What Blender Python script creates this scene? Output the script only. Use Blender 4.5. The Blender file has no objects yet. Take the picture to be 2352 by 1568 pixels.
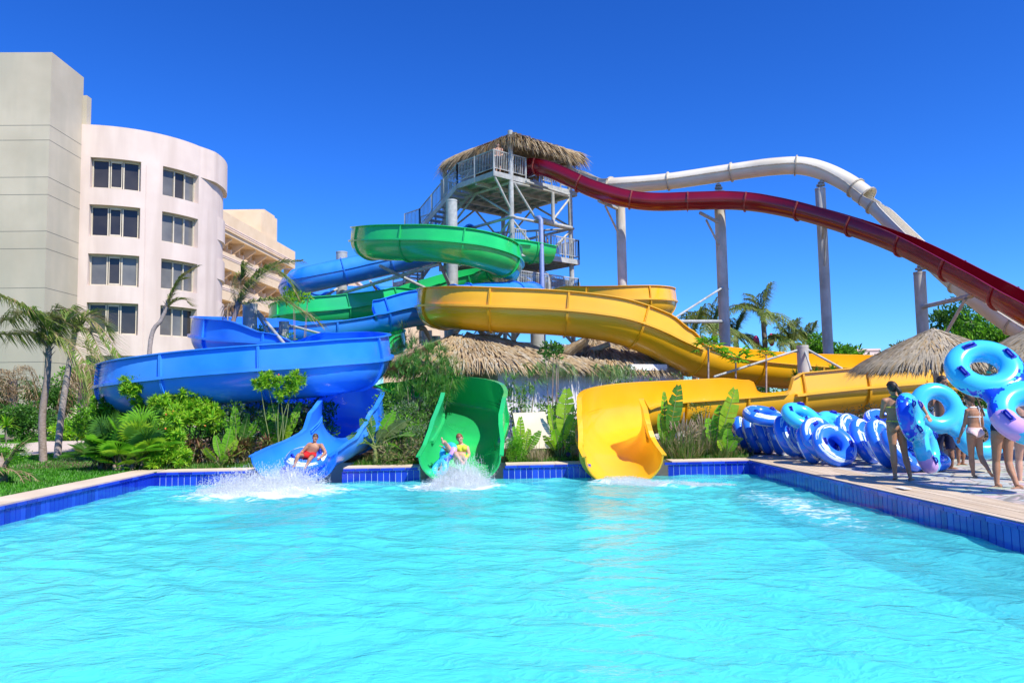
import bpy, bmesh, math, random
import numpy as np
from mathutils import Vector, Matrix, noise
R = math.radians
rnd = random.Random(7)
sc = bpy.context.scene
COL = sc.collection
# ---------------------------------------------------------------- camera
FPX, CX, CY = 1735.0, 1176.0, 784.0          # focal length and centre, in a 2352 x 1568 frame
CAM = Vector((0.0, 0.0, 1.5))
cd = bpy.data.cameras.new('camera')
cam = bpy.data.objects.new('camera', cd)
COL.objects.link(cam)
cd.sensor_width = 36.0
cd.lens = 36.0 * FPX / 2352.0
cd.clip_start = 0.1
cd.clip_end = 4000.0
MCAM = Matrix.Rotation(R(-1.8), 3, 'Z') @ Matrix.Rotation(R(90 + 4.4), 3, 'X') @ Matrix.Rotation(R(-1.0), 3, 'Z')
cam.matrix_world = Matrix.Translation(CAM) @ MCAM.to_4x4()
sc.camera = cam
# ---------------------------------------------------------------- sky and sun
SUN_AZ, SUN_EL = 139.0, 51.0                 # compass bearing from +Y towards +X, elevation
w = bpy.data.worlds.new('World')
sc.world = w
w.use_nodes = True
wn = w.node_tree.nodes
wl = w.node_tree.links
bg = wn['Background']
sky = wn.new('ShaderNodeTexSky')
sky.sky_type = 'NISHITA'
sky.sun_disc = False
sky.sun_elevation = R(SUN_EL)
sky.sun_rotation = R(SUN_AZ)
sky.air_density = 1.0
sky.dust_density = 0.15
sky.ozone_density = 3.0
hs = wn.new('ShaderNodeHueSaturation')
hs.inputs['Saturation'].default_value = 1.2
hs.inputs['Hue'].default_value = 0.5
wl.new(sky.outputs[0], hs.inputs['Color'])
tint = wn.new('ShaderNodeMix')
tint.data_type = 'RGBA'
tint.blend_type = 'MULTIPLY'
tint.inputs[0].default_value = 1.0
tint.inputs[7].default_value = (3.5, 7.4, 13.4, 1)
sc_in = wn.new('ShaderNodeVectorMath'); sc_in.operation = 'SCALE'; sc_in.inputs['Scale'].default_value = 0.15
gm = wn.new('ShaderNodeGamma'); gm.inputs['Gamma'].default_value = 1.25
wl.new(hs.outputs[0], sc_in.inputs[0])
wl.new(sc_in.outputs[0], gm.inputs['Color'])
wl.new(gm.outputs[0], tint.inputs[6])
wl.new(tint.outputs[2], bg.inputs['Color'])
bg.inputs['Strength'].default_value = 0.088
sl = bpy.data.lights.new('sun', 'SUN')
sl.energy = 5.0
sl.angle = R(0.5)
sl.color = (1.0, 0.93, 0.81)
so = bpy.data.objects.new('sun', sl)
COL.objects.link(so)
SUND = Vector((math.sin(R(SUN_AZ)) * math.cos(R(SUN_EL)), math.cos(R(SUN_AZ)) * math.cos(R(SUN_EL)), math.sin(R(SUN_EL))))
so.rotation_euler = SUND.to_track_quat('Z', 'Y').to_euler()
sc.view_settings.view_transform = 'Standard'
sc.view_settings.look = 'None'
sc.view_settings.exposure = 0.36
sc.view_settings.gamma = 1.0
sc.render.engine = 'CYCLES'
cy = sc.cycles
cy.use_denoising = True
try:
    cy.denoiser = 'OPENIMAGEDENOISE'
except Exception:
    pass
cy.max_bounces = 8
cy.diffuse_bounces = 4
cy.glossy_bounces = 3
cy.transmission_bounces = 4
cy.transparent_max_bounces = 32
cy.caustics_reflective = False
cy.caustics_refractive = False
cy.sample_clamp_indirect = 6.0

# ---------------------------------------------------------------- helpers
def ray(u, v):
    return MCAM @ Vector(((u - CX) / FPX, (CY - v) / FPX, -1.0))
def P(u, v, Y):
    d = ray(u, v)
    return CAM + d * (Y / d.y)
def G(u, v, z=0.0):
    d = ray(u, v)
    return CAM + d * ((z - CAM.z) / d.z)
def U(p):
    d = MCAM.transposed() @ (Vector(p) - CAM)
    return (CX + FPX * d.x / -d.z, CY - FPX * d.y / -d.z)
def ground(u, Y):
    x = 0.0
    p = P(u, 918, Y)
    for _ in range(3):
        uu = U((p.x, Y, 0.0))[0]
        p.x += (u - uu) * Y / FPX
    return Vector((p.x, Y, 0.0))

def tag(o, label=None, cat=None, group=None, kind=None):
    if label: o['label'] = label
    if cat: o['category'] = cat
    if group: o['group'] = group
    if kind: o['kind'] = kind
    return o
def thing(name, loc, label, cat, group=None, rz=0.0):
    o = bpy.data.objects.new(name, None)
    o.empty_display_size = 0.2
    COL.objects.link(o)
    o.location = loc
    o.rotation_euler = (0, 0, rz)
    return tag(o, label, cat, group)
def wloc(o):
    p = Vector((0, 0, 0))
    while o is not None:
        p = p + Vector(o.location)
        o = o.parent
    return p
def kids(o):
    return [c for c in bpy.data.objects if c.parent == o]
CH = {}
def copy_tree(o, parent=None):
    c = o.copy()
    COL.objects.link(c)
    if parent is not None:
        c.parent = parent
    for ch in CH.get(o.name, []):
        k = copy_tree(ch, c)
        CH.setdefault(c.name, []).append(k)
    return c

class MB:
    def __init__(s):
        s.v = []; s.f = []; s.m = []; s.sm = []
    def add(s, vs, fs, mi=0, smooth=False):
        n = len(s.v)
        s.v.extend([tuple(p) for p in vs])
        for f in fs:
            s.f.append(tuple(i + n for i in f)); s.m.append(mi); s.sm.append(smooth)
    def quad(s, a, b, c, d, mi=0):
        s.add([a, b, c, d], [(0, 1, 2, 3)], mi)
    def box(s, c, size, rz=0.0, mi=0):
        cx, cy, cz = c; hx, hy, hz = size[0] / 2, size[1] / 2, size[2] / 2
        co, si = math.cos(rz), math.sin(rz)
        vs = []
        for z in (-hz, hz):
            for (x, y) in ((-hx, -hy), (hx, -hy), (hx, hy), (-hx, hy)):
                vs.append((cx + x * co - y * si, cy + x * si + y * co, cz + z))
        s.add(vs, [(3, 2, 1, 0), (4, 5, 6, 7), (0, 1, 5, 4), (1, 2, 6, 5), (2, 3, 7, 6), (3, 0, 4, 7)], mi)
    def beam(s, p, q, wd, ht, mi=0, up=(0, 0, 1)):
        p, q = Vector(p), Vector(q)
        t = (q - p).normalized()
        up = Vector(up)
        if abs(t.dot(up)) > 0.98: up = Vector((0, 1, 0))
        a = t.cross(up).normalized() * wd / 2
        b = a.cross(t).normalized() * ht / 2
        vs = []
        for e in (p, q):
            vs += [e - a - b, e + a - b, e + a + b, e - a + b]
        s.add(vs, [(0, 1, 2, 3), (7, 6, 5, 4), (1, 0, 4, 5), (2, 1, 5, 6), (3, 2, 6, 7), (0, 3, 7, 4)], mi)
    def tube(s, pts, rad, n=10, mi=0, caps=True, flat=1.0):
        pts = [Vector(p) for p in pts]
        k = len(pts)
        if not hasattr(rad, '__len__'): rad = [rad] * k
        vs = []; fs = []
        prev = None
        for i in range(k):
            t = (pts[min(i + 1, k - 1)] - pts[max(i - 1, 0)])
            if t.length < 1e-9: t = Vector((0, 0, 1))
            t.normalize()
            if prev is None:
                ref = Vector((0, 0, 1)) if abs(t.z) < 0.9 else Vector((1, 0, 0))
                a = t.cross(ref).normalized()
            else:
                a = (prev - t * prev.dot(t)).normalized()
            prev = a
            b = t.cross(a)
            for j in range(n):
                an = 2 * math.pi * j / n
                vs.append(pts[i] + (a * math.cos(an) + b * math.sin(an) * flat) * rad[i])
        for i in range(k - 1):
            for j in range(n):
                fs.append((i * n + j, i * n + (j + 1) % n, (i + 1) * n + (j + 1) % n, (i + 1) * n + j))
        s.add(vs, fs, mi, True)
        if caps:
            s.add([vs[j] for j in range(n)], [tuple(range(n - 1, -1, -1))], mi)
            s.add([vs[(k - 1) * n + j] for j in range(n)], [tuple(range(n))], mi)
    def bar(s, p, q, r, n=10, mi=0, r2=None):
        s.tube([p, q], [r, r if r2 is None else r2], n, mi)
    def ell(s, c, rad, nu=12, nv=8, mi=0, M=None):
        c = Vector(c)
        if not hasattr(rad, '__len__'): rad = (rad, rad, rad)
        vs = []; fs = []
        for i in range(nv + 1):
            ph = math.pi * i / nv
            for j in range(nu):
                th = 2 * math.pi * j / nu
                p = Vector((rad[0] * math.sin(ph) * math.cos(th), rad[1] * math.sin(ph) * math.sin(th), rad[2] * math.cos(ph)))
                if M is not None: p = M @ p
                vs.append(c + p)
        for i in range(nv):
            for j in range(nu):
                a, b, cc, d = i * nu + j, i * nu + (j + 1) % nu, (i + 1) * nu + (j + 1) % nu, (i + 1) * nu + j
                if i == 0: fs.append((a, d, cc))
                elif i == nv - 1: fs.append((a, d, b))
                else: fs.append((a, d, cc, b))
        s.add(vs, fs, mi, True)
    def lathe(s, c, prof, n=24, mi=0, smooth=True):
        c = Vector(c); vs = []; fs = []
        for (r, z) in prof:
            for j in range(n):
                a = 2 * math.pi * j / n
                vs.append(c + Vector((r * math.cos(a), r * math.sin(a), z)))
        for i in range(len(prof) - 1):
            for j in range(n):
                fs.append((i * n + j, i * n + (j + 1) % n, (i + 1) * n + (j + 1) % n, (i + 1) * n + j))
        s.add(vs, fs, mi, smooth)
    def prism(s, poly, vec, mi=0):
        vec = Vector(vec); n = len(poly)
        a = [Vector(p) for p in poly]; b = [p + vec for p in a]
        fs = [tuple(range(n - 1, -1, -1)), tuple(range(n, 2 * n))]
        for i in range(n):
            fs.append((i, (i + 1) % n, n + (i + 1) % n, n + i))
        s.add(a + b, fs, mi)
    def mesh(s, name, mats, off=None):
        me = bpy.data.meshes.new(name)
        vs = s.v
        if off is not None:
            ox, oy, oz = off
            vs = [(x - ox, y - oy, z - oz) for x, y, z in vs]
        me.from_pydata(vs, [], s.f)
        for m in (mats if isinstance(mats, (list, tuple)) else [mats]):
            me.materials.append(m)
        me.polygons.foreach_set('material_index', s.m)
        me.polygons.foreach_set('use_smooth', s.sm)
        me.update()
        return me
    def build(s, name, mats, parent=None, local=False, loc=None):
        off = None
        if parent is not None and not local: off = wloc(parent)
        if parent is None and loc is not None: off = loc
        o = bpy.data.objects.new(name, s.mesh(name, mats, off))
        COL.objects.link(o)
        if parent is not None:
            o.parent = parent
            CH.setdefault(parent.name, []).append(o)
        elif loc is not None:
            o.location = loc
        return o

# ---------------------------------------------------------------- materials
def pmat(name, c1, c2=None, scale=4.0, rough=0.6, spec=0.4, bump=0.0, bscale=30.0, stretch=None, coat=0.0, lo=0.35, hi=0.65, trans=0.0, c3=None, s3=0.6, metal=0.0, st3=None):
    m = bpy.data.materials.new(name)
    m.use_nodes = True
    nt = m.node_tree; N = nt.nodes; L = nt.links
    b = N['Principled BSDF']
    b.inputs['Roughness'].default_value = rough
    b.inputs['Specular IOR Level'].default_value = spec
    b.inputs['Metallic'].default_value = metal
    if coat: b.inputs['Coat Weight'].default_value = coat; b.inputs['Coat Roughness'].default_value = 0.08
    b.inputs['Base Color'].default_value = (*c1, 1)
    tc = N.new('ShaderNodeTexCoord')
    vec = tc.outputs['Object']
    if stretch:
        mp = N.new('ShaderNodeMapping'); mp.inputs['Scale'].default_value = stretch
        L.new(vec, mp.inputs['Vector']); vec = mp.outputs[0]
    out = None
    if c2 is not None:
        no = N.new('ShaderNodeTexNoise'); no.inputs['Scale'].default_value = scale; no.inputs['Detail'].default_value = 5.0
        L.new(vec, no.inputs['Vector'])
        rp = N.new('ShaderNodeValToRGB')
        rp.color_ramp.elements[0].position = lo; rp.color_ramp.elements[0].color = (*c1, 1)
        rp.color_ramp.elements[1].position = hi; rp.color_ramp.elements[1].color = (*c2, 1)
        L.new(no.outputs['Fac'], rp.inputs['Fac'])
        out = rp.outputs['Color']
        if c3 is not None:
            n3 = N.new('ShaderNodeTexNoise'); n3.inputs['Scale'].default_value = s3; n3.inputs['Detail'].default_value = 3.0
            v3 = tc.outputs['Object']
            if st3:
                m3 = N.new('ShaderNodeMapping'); m3.inputs['Scale'].default_value = st3
                L.new(v3, m3.inputs['Vector']); v3 = m3.outputs[0]
            L.new(v3, n3.inputs['Vector'])
            r3 = N.new('ShaderNodeValToRGB'); r3.color_ramp.elements[0].position = 0.45; r3.color_ramp.elements[1].position = 0.68
            L.new(n3.outputs['Fac'], r3.inputs['Fac'])
            mx = N.new('ShaderNodeMix'); mx.data_type = 'RGBA'
            L.new(r3.outputs['Color'], mx.inputs[0]); L.new(out, mx.inputs[6]); mx.inputs[7].default_value = (*c3, 1)
            out = mx.outputs[2]
        L.new(out, b.inputs['Base Color'])
    if bump:
        nb = N.new('ShaderNodeTexNoise'); nb.inputs['Scale'].default_value = bscale; nb.inputs['Detail'].default_value = 4.0
        L.new(vec, nb.inputs['Vector'])
        bp = N.new('ShaderNodeBump'); bp.inputs['Strength'].default_value = bump; bp.inputs['Distance'].default_value = 0.02
        L.new(nb.outputs['Fac'], bp.inputs['Height']); L.new(bp.outputs[0], b.inputs['Normal'])
    if trans:
        tr = N.new('ShaderNodeBsdfTranslucent')
        if out is not None: L.new(out, tr.inputs['Color'])
        else: tr.inputs['Color'].default_value = (*c1, 1)
        ms = N.new('ShaderNodeMixShader'); ms.inputs[0].default_value = trans
        L.new(b.outputs[0], ms.inputs[1]); L.new(tr.outputs[0], ms.inputs[2])
        L.new(ms.outputs[0], N['Material Output'].inputs['Surface'])
    return m

M = {}
M['blue'] = pmat('blue_gelcoat', (0.016, 0.205, 0.84), (0.024, 0.24, 0.90), 1.2, 0.22, 0.45, coat=0.3, c3=(0.06, 0.29, 0.84), s3=0.45)
M['green'] = pmat('green_gelcoat', (0.016, 0.50, 0.115), (0.025, 0.58, 0.14), 1.2, 0.22, 0.45, coat=0.3, c3=(0.03, 0.44, 0.15), s3=0.35)
M['yellow'] = pmat('yellow_gelcoat', (0.86, 0.43, 0.006), (0.92, 0.48, 0.012), 1.2, 0.25, 0.45, coat=0.3, c3=(0.84, 0.46, 0.03), s3=0.35)
M['red'] = pmat('red_gelcoat', (0.20, 0.002, 0.010), (0.25, 0.003, 0.012), 1.2, 0.2, 0.45, coat=0.3)
M['white_slide'] = pmat('white_gelcoat', (0.74, 0.69, 0.56), (0.80, 0.75, 0.62), 1.5, 0.25, 0.45, coat=0.2, c3=(0.66, 0.59, 0.45), s3=0.5)
M['steel'] = pmat('galvanised_steel', (0.36, 0.38, 0.37), (0.48, 0.50, 0.48), 6, 0.5, 0.5, c3=(0.30, 0.31, 0.28), s3=1.3, bump=0.1)
M['bluesteel'] = pmat('blue_painted_steel', (0.13, 0.2, 0.42), (0.19, 0.26, 0.48), 6, 0.5, 0.5)
M['concrete_post'] = pmat('concrete_column', (0.50, 0.49, 0.45), (0.60, 0.59, 0.54), 5, 0.85, 0.2, bump=0.25, c3=(0.4, 0.385, 0.34), s3=1.2, stretch=(1, 1, 0.25))
M['render'] = pmat('pale_render', (0.67, 0.555, 0.485), (0.72, 0.605, 0.53), 0.8, 0.9, 0.1, bump=0.08, bscale=40, c3=(0.60, 0.49, 0.42), s3=0.9, st3=(1, 1, .12))
M['render_grey'] = pmat('grey_green_render', (0.48, 0.425, 0.32), (0.58, 0.515, 0.395), 0.35, 0.9, 0.1, bump=0.12, bscale=30, c3=(0.45, 0.415, 0.32), s3=0.5, st3=(1, 1, .15))
M['cream'] = pmat('cream_render', (0.72, 0.55, 0.36), (0.78, 0.61, 0.42), 0.8, 0.9, 0.1)
M['cream_pink'] = pmat('pink_render', (0.74, 0.60, 0.53), (0.8, 0.66, 0.58), 0.8, 0.9, 0.1)
M['dark_joint'] = pmat('dark_wall_joint', (0.16, 0.15, 0.13), rough=0.9)
M['window_frame'] = pmat('beige_window_frame', (0.58, 0.51, 0.38), (0.64, 0.57, 0.44), 3, 0.5)
M['glass'] = pmat('window_glass', (0.03, 0.028, 0.03), (0.06, 0.055, 0.05), 0.4, 0.08, 0.35)
M['glass_grey'] = pmat('window_glass_blind', (0.12, 0.12, 0.12), (0.19, 0.19, 0.18), 0.6, 0.15, 0.35)
M['louvre'] = pmat('terracotta_louvre', (0.42, 0.19, 0.13), rough=0.8)
M['white_wall'] = pmat('white_wall', (0.78, 0.79, 0.8), (0.84, 0.84, 0.84), 1.2, 0.9, 0.1, bump=0.06, c3=(0.7, 0.7, 0.68), s3=0.5)
M['tile'] = pmat('blue_glazed_tile', (0.012, 0.04, 0.48), rough=0.12, spec=0.55)
M['tile2'] = pmat('blue_glazed_tile_light', (0.02, 0.065, 0.56), rough=0.12, spec=0.55)
M['tile3'] = pmat('blue_glazed_tile_dark', (0.008, 0.025, 0.38), rough=0.12, spec=0.55)
M['grout'] = pmat('pale_grout', (0.72, 0.78, 0.84), rough=0.9)
M['coping'] = pmat('sandstone_coping', (0.62, 0.50, 0.36), (0.74, 0.63, 0.48), 2.2, 0.75, 0.25, bump=0.15, bscale=60, stretch=(0.4, 3, 1), c3=(0.56, 0.46, 0.33), s3=0.8)
M['plank'] = pmat('weathered_plank', (0.46, 0.35, 0.23), (0.62, 0.50, 0.35), 3.0, 0.7, 0.25, bump=0.2, bscale=40, stretch=(7, 0.35, 1), c3=(0.55, 0.46, 0.34), s3=0.7)
M['plank2'] = pmat('weathered_plank_pale', (0.55, 0.44, 0.30), (0.68, 0.56, 0.41), 3.0, 0.7, 0.25, bump=0.2, bscale=40, stretch=(7, 0.35, 1))
M['straw'] = pmat('dry_thatch', (0.34, 0.235, 0.115), (0.54, 0.40, 0.22), 9, 0.85, 0.15, c3=(0.34, 0.27, 0.17), s3=1.6, trans=0.15)
M['straw2'] = pmat('dark_thatch', (0.26, 0.18, 0.10), (0.4, 0.3, 0.18), 9, 0.85, 0.15, trans=0.1)
M['straw_grey'] = pmat('grey_thatch', (0.36, 0.30, 0.20), (0.54, 0.47, 0.34), 9, 0.85, 0.15, c3=(0.36, 0.32, 0.24), s3=2.5, trans=0.15)
M['straw_grey2'] = pmat('dark_grey_thatch', (0.27, 0.23, 0.17), (0.38, 0.33, 0.25), 9, 0.85, 0.15)
M['bark'] = pmat('palm_bark', (0.22, 0.17, 0.13), (0.36, 0.30, 0.25), 12, 0.9, 0.1, bump=0.5, bscale=25, stretch=(1, 1, 2.5), c3=(0.3, 0.24, 0.22), s3=2)
M['bark_grey'] = pmat('pale_palm_bark', (0.32, 0.27, 0.24), (0.47, 0.41, 0.38), 10, 0.9, 0.1, bump=0.5, bscale=25, stretch=(1, 1, 2.5))
M['stem'] = pmat('green_stem', (0.16, 0.22, 0.06), (0.24, 0.28, 0.09), 12, 0.6)
def leafmat(name, a, b, c=None, trans=0.35, rough=0.45):
    return pmat(name, a, b, 7, rough, 0.35, trans=trans, c3=c, s3=2.0)
M['leaf'] = leafmat('mid_green_leaf', (0.06, 0.19, 0.018), (0.12, 0.31, 0.035))
M['leaf_bright'] = leafmat('bright_green_leaf', (0.14, 0.42, 0.012), (0.25, 0.58, 0.03))
M['leaf_lime'] = leafmat('lime_green_leaf', (0.27, 0.50, 0.015), (0.40, 0.62, 0.04))
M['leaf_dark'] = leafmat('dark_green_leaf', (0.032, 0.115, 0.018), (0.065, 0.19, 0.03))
M['leaf_olive'] = leafmat('olive_leaf', (0.14, 0.19, 0.04), (0.25, 0.28, 0.08))
M['leaf_grey'] = leafmat('grey_green_leaf', (0.17, 0.25, 0.12), (0.30, 0.38, 0.22))
M['leaf_blue'] = leafmat('wispy_green_leaf', (0.12, 0.33, 0.06), (0.23, 0.47, 0.11))
M['frond'] = leafmat('palm_frond_leaf', (0.11, 0.20, 0.025), (0.22, 0.31, 0.055), (0.27, 0.27, 0.08))
M['frond_dry'] = leafmat('dry_palm_frond', (0.34, 0.24, 0.12), (0.52, 0.40, 0.24))
M['frond_brown'] = leafmat('brown_palm_frond', (0.15, 0.09, 0.04), (0.26, 0.17, 0.09))
M['red_leaf'] = leafmat('reddish_leaf', (0.20, 0.08, 0.045), (0.30, 0.17, 0.09), (0.16, 0.18, 0.05))
M['flower'] = pmat('orange_flower', (0.8, 0.16, 0.05), rough=0.6)
M['magenta'] = pmat('magenta_flower', (0.55, 0.04, 0.16), rough=0.6)
M['plume'] = pmat('grass_plume', (0.45, 0.34, 0.22), (0.55, 0.44, 0.3), 9, 0.9, trans=0.3)
M['grassleaf'] = leafmat('lawn_blade', (0.05, 0.25, 0.008), (0.10, 0.38, 0.016))
M['grassleaf2'] = leafmat('lawn_blade_dark', (0.03, 0.15, 0.008), (0.06, 0.23, 0.012))
M['soil'] = pmat('planting_soil', (0.10, 0.07, 0.045), (0.17, 0.12, 0.08), 3, 0.95, 0.1, bump=0.5)
M['sand'] = pmat('sandy_path', (0.52, 0.43, 0.36), (0.62, 0.53, 0.45), 2, 0.95, 0.1, bump=0.3)
M['earth'] = pmat('dry_earth', (0.30, 0.24, 0.16), (0.40, 0.33, 0.23), 0.2, 0.95, 0.1)
# ---------------------------------------------------------------- setting: ground, pool, paving
PX0, PX1, PY0, PY1, WZ = -7.6, 6.0, -3.0, 17.5, -0.30
CL, CR, CF = 0.66, 0.95, 0.62               # coping widths left, right, far
def sheet_ring(name, mat, ox0, ox1, oy0, oy1, ix0, ix1, iy0, iy1, z):
    mb = MB()
    xs = [ox0, ix0, ix1, ox1]; ys = [oy0, iy0, iy1, oy1]
    for i in range(3):
        for j in range(3):
            if i == 1 and j == 1: continue
            mb.quad((xs[i], ys[j], z), (xs[i + 1], ys[j], z), (xs[i + 1], ys[j + 1], z), (xs[i], ys[j + 1], z))
    return tag(mb.build(name, mat), kind='structure')
sheet_ring('ground', M['earth'], -1800, 1800, -600, 2400, PX0 - 0.05, PX1 + 0.05, PY0, 19.25, -0.004)
def poly_sheet(name, mat, pts, z):
    mb = MB()
    mb.add([(x, y, z) for x, y in pts], [tuple(range(len(pts)))])
    return tag(mb.build(name, mat), kind='structure')
M['lawn'] = pmat('lawn_turf', (0.045, 0.19, 0.008), (0.09, 0.30, 0.016), 6, 0.9, 0.1, bump=0.4, bscale=60, c3=(0.05, 0.13, 0.015), s3=0.8)
poly_sheet('lawn', M['lawn'], [(-60, -6), (PX0 - CL, -6), (PX0 - CL, PY1), (PX0, PY1), (PX0, 19.3), (-13, 19.3), (-13, 60), (-60, 60)], 0.004)
GAPS = [(-5.35, -3.35), (-1.6, .36), (2.25, 4.2)]       # where the three run-outs cross the pool edge
xs_ = [PX0] + [q for g in GAPS for q in g] + [6.3]
mb = MB()
for k in range(0, len(xs_), 2):
    mb.quad((xs_[k], PY1 + .01, .003), (xs_[k + 1], PY1 + .01, .003), (xs_[k + 1], 19.28, .003), (xs_[k], 19.28, .003))
tag(mb.build('lawn', M['lawn']), kind='structure')
mb = MB()
for g in GAPS:
    a, b = g[0] - .02, g[1] + .02
    mb.quad((a, PY1 - .02, -.95), (b, PY1 - .02, -.95), (b, 19.3, -.95), (a, 19.3, -.95))
    for x in (a, b): mb.quad((x, PY1 + .02, -.95), (x, 19.3, -.95), (x, 19.3, 0), (x, PY1 + .02, 0))
    mb.quad((a, 19.3, -.95), (b, 19.3, -.95), (b, 19.3, 0), (a, 19.3, 0))
tag(mb.build('channel', M['grout']), kind='structure')
poly_sheet('planting_bed', M['soil'], [(-12.0, 19.2), (7.0, 19.2), (8.0, 20.2), (24, 20.2), (24, 44), (-12.0, 44)], 0.008)
pth = [G(-200, 1052), G(60, 1046), G(175, 1036), G(300, 1030), G(420, 1026), G(420, 1000), G(200, 1004), G(60, 1018), G(-200, 1022)]
poly_sheet('path', M['sand'], [(p.x, p.y) for p in pth], 0.012)

def stone_mat():
    m = bpy.data.materials.new('stone_paving'); m.use_nodes = True
    nt = m.node_tree; N = nt.nodes; L = nt.links; b = N['Principled BSDF']
    tc = N.new('ShaderNodeTexCoord')
    mp = N.new('ShaderNodeMapping'); mp.inputs['Scale'].default_value = (2.6, 3.4, 1); mp.inputs['Rotation'].default_value = (0, 0, 0.25)
    L.new(tc.outputs['Object'], mp.inputs['Vector'])
    vo = N.new('ShaderNodeTexVoronoi'); vo.feature = 'DISTANCE_TO_EDGE'; vo.inputs['Scale'].default_value = 1.0; vo.inputs['Randomness'].default_value = 0.8
    vc = N.new('ShaderNodeTexVoronoi'); vc.inputs['Scale'].default_value = 1.0; vc.inputs['Randomness'].default_value = 0.8
    no = N.new('ShaderNodeTexNoise'); no.inputs['Scale'].default_value = 5; no.inputs['Detail'].default_value = 8
    for t in (vo, vc): L.new(mp.outputs[0], t.inputs['Vector'])
    L.new(tc.outputs['Object'], no.inputs['Vector'])
    rp = N.new('ShaderNodeValToRGB')
    rp.color_ramp.elements[0].position = 0.3; rp.color_ramp.elements[0].color = (0.42, 0.40, 0.35, 1)
    rp.color_ramp.elements[1].position = 0.7; rp.color_ramp.elements[1].color = (0.74, 0.72, 0.65, 1)
    L.new(no.outputs['Fac'], rp.inputs['Fac'])
    tint = N.new('ShaderNodeMix'); tint.data_type = 'RGBA'; tint.blend_type = 'MULTIPLY'; tint.inputs[0].default_value = 0.25
    L.new(rp.outputs['Color'], tint.inputs[6]); L.new(vc.outputs['Color'], tint.inputs[7])
    jr = N.new('ShaderNodeValToRGB'); jr.color_ramp.elements[0].position = 0.02; jr.color_ramp.elements[1].position = 0.07
    L.new(vo.outputs['Distance'], jr.inputs['Fac'])
    mx = N.new('ShaderNodeMix'); mx.data_type = 'RGBA'
    L.new(jr.outputs['Color'], mx.inputs[0]); mx.inputs[6].default_value = (0.25, 0.24, 0.21, 1); L.new(tint.outputs[2], mx.inputs[7])
    L.new(mx.outputs[2], b.inputs['Base Color'])
    b.inputs['Roughness'].default_value = 0.55
    bp = N.new('ShaderNodeBump'); bp.inputs['Strength'].default_value = 0.5; bp.inputs['Distance'].default_value = 0.02
    ad = N.new('ShaderNodeMath'); ad.operation = 'ADD'
    L.new(jr.outputs['Color'], ad.inputs[0]); L.new(no.outputs['Fac'], ad.inputs[1]); L.new(ad.outputs[0], bp.inputs['Height'])
    L.new(bp.outputs[0], b.inputs['Normal'])
    return m
M['paving'] = stone_mat()
poly_sheet('paving', M['paving'], [(PX1 + CR - 0.02, -6), (60, -6), (60, 20.2), (5.6, 20.2), (5.6, PY1 + CF + .0), (PX1 + CR - 0.02, PY1 + CF)], 0.004)

# coping: stone slabs left and far, planks along the right side (all one kerb, 6 cm above the lawn)
mb = MB()
y = PY0
while y < PY1 + CF:
    l = min(1.15, PY1 + CF - y)
    mb.box((PX0 - CL / 2 - .01, y + l / 2, -0.012), (CL, l - 0.008, 0.06))
    y += l
x = PX0 + 0.05
while x < PX1:
    hit = [g for g in GAPS if g[0] - .01 <= x < g[1] - .01]
    if hit: x = hit[0][1]; continue
    l = min([1.15, PX1 - x] + [g[0] - x for g in GAPS if g[0] > x])
    mb.box((x + l / 2, PY1 + CF / 2 + .01, -0.012), (l - 0.008, CF, 0.06))
    x += l
tag(mb.build('coping', M['coping']), kind='structure')
mb = MB()
npl = 8
for k in range(npl):
    wd = CR / npl
    y = PY0 - rnd.random()
    while y < PY1 + CF:
        l = min(2.0 + rnd.random() * 1.6, PY1 + CF - y)
        mb.box((PX1 + 0.012 + wd * (k + 0.5), y + l / 2, -0.012 + rnd.uniform(-.002, .002)), (wd - 0.008, l - 0.006, 0.06), 0, rnd.choice((0, 0, 1)))
        y += l
tag(mb.build('deck_edge', [M['plank'], M['plank2']]), kind='structure')

# pool shell
M['pool_floor'] = pmat('pale_blue_pool_plaster', (0.10, 0.86, 0.93), (0.16, 0.92, 0.96), 0.8, 0.6, 0.2)
mb = MB()
z0, z1 = -0.95, -0.045
mb.quad((PX0, PY0, z0), (PX1, PY0, z0), (PX1, PY1, z0), (PX0, PY1, z0), 0)
zt = -0.40
for (a, b) in (((PX0, PY1), (PX1, PY1)), ((PX1, PY1), (PX1, PY0)), ((PX0, PY0), (PX0, PY1)), ((PX1, PY0), (PX0, PY0))):
    mb.quad((*a, z0), (*b, z0), (*b, zt), (*a, zt), 0)
    if a[1] == b[1] == PY1:
        xs = [PX0] + [q for g in GAPS for q in g] + [PX1]
        for k in range(0, len(xs), 2): mb.quad((xs[k], PY1, zt), (xs[k + 1], PY1, zt), (xs[k + 1], PY1, z1), (xs[k], PY1, z1), 1)
    else: mb.quad((*a, zt), (*b, zt), (*b, z1), (*a, z1), 1)
tag(mb.build('pool_basin', [M['pool_floor'], M['grout']]), kind='structure')
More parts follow.
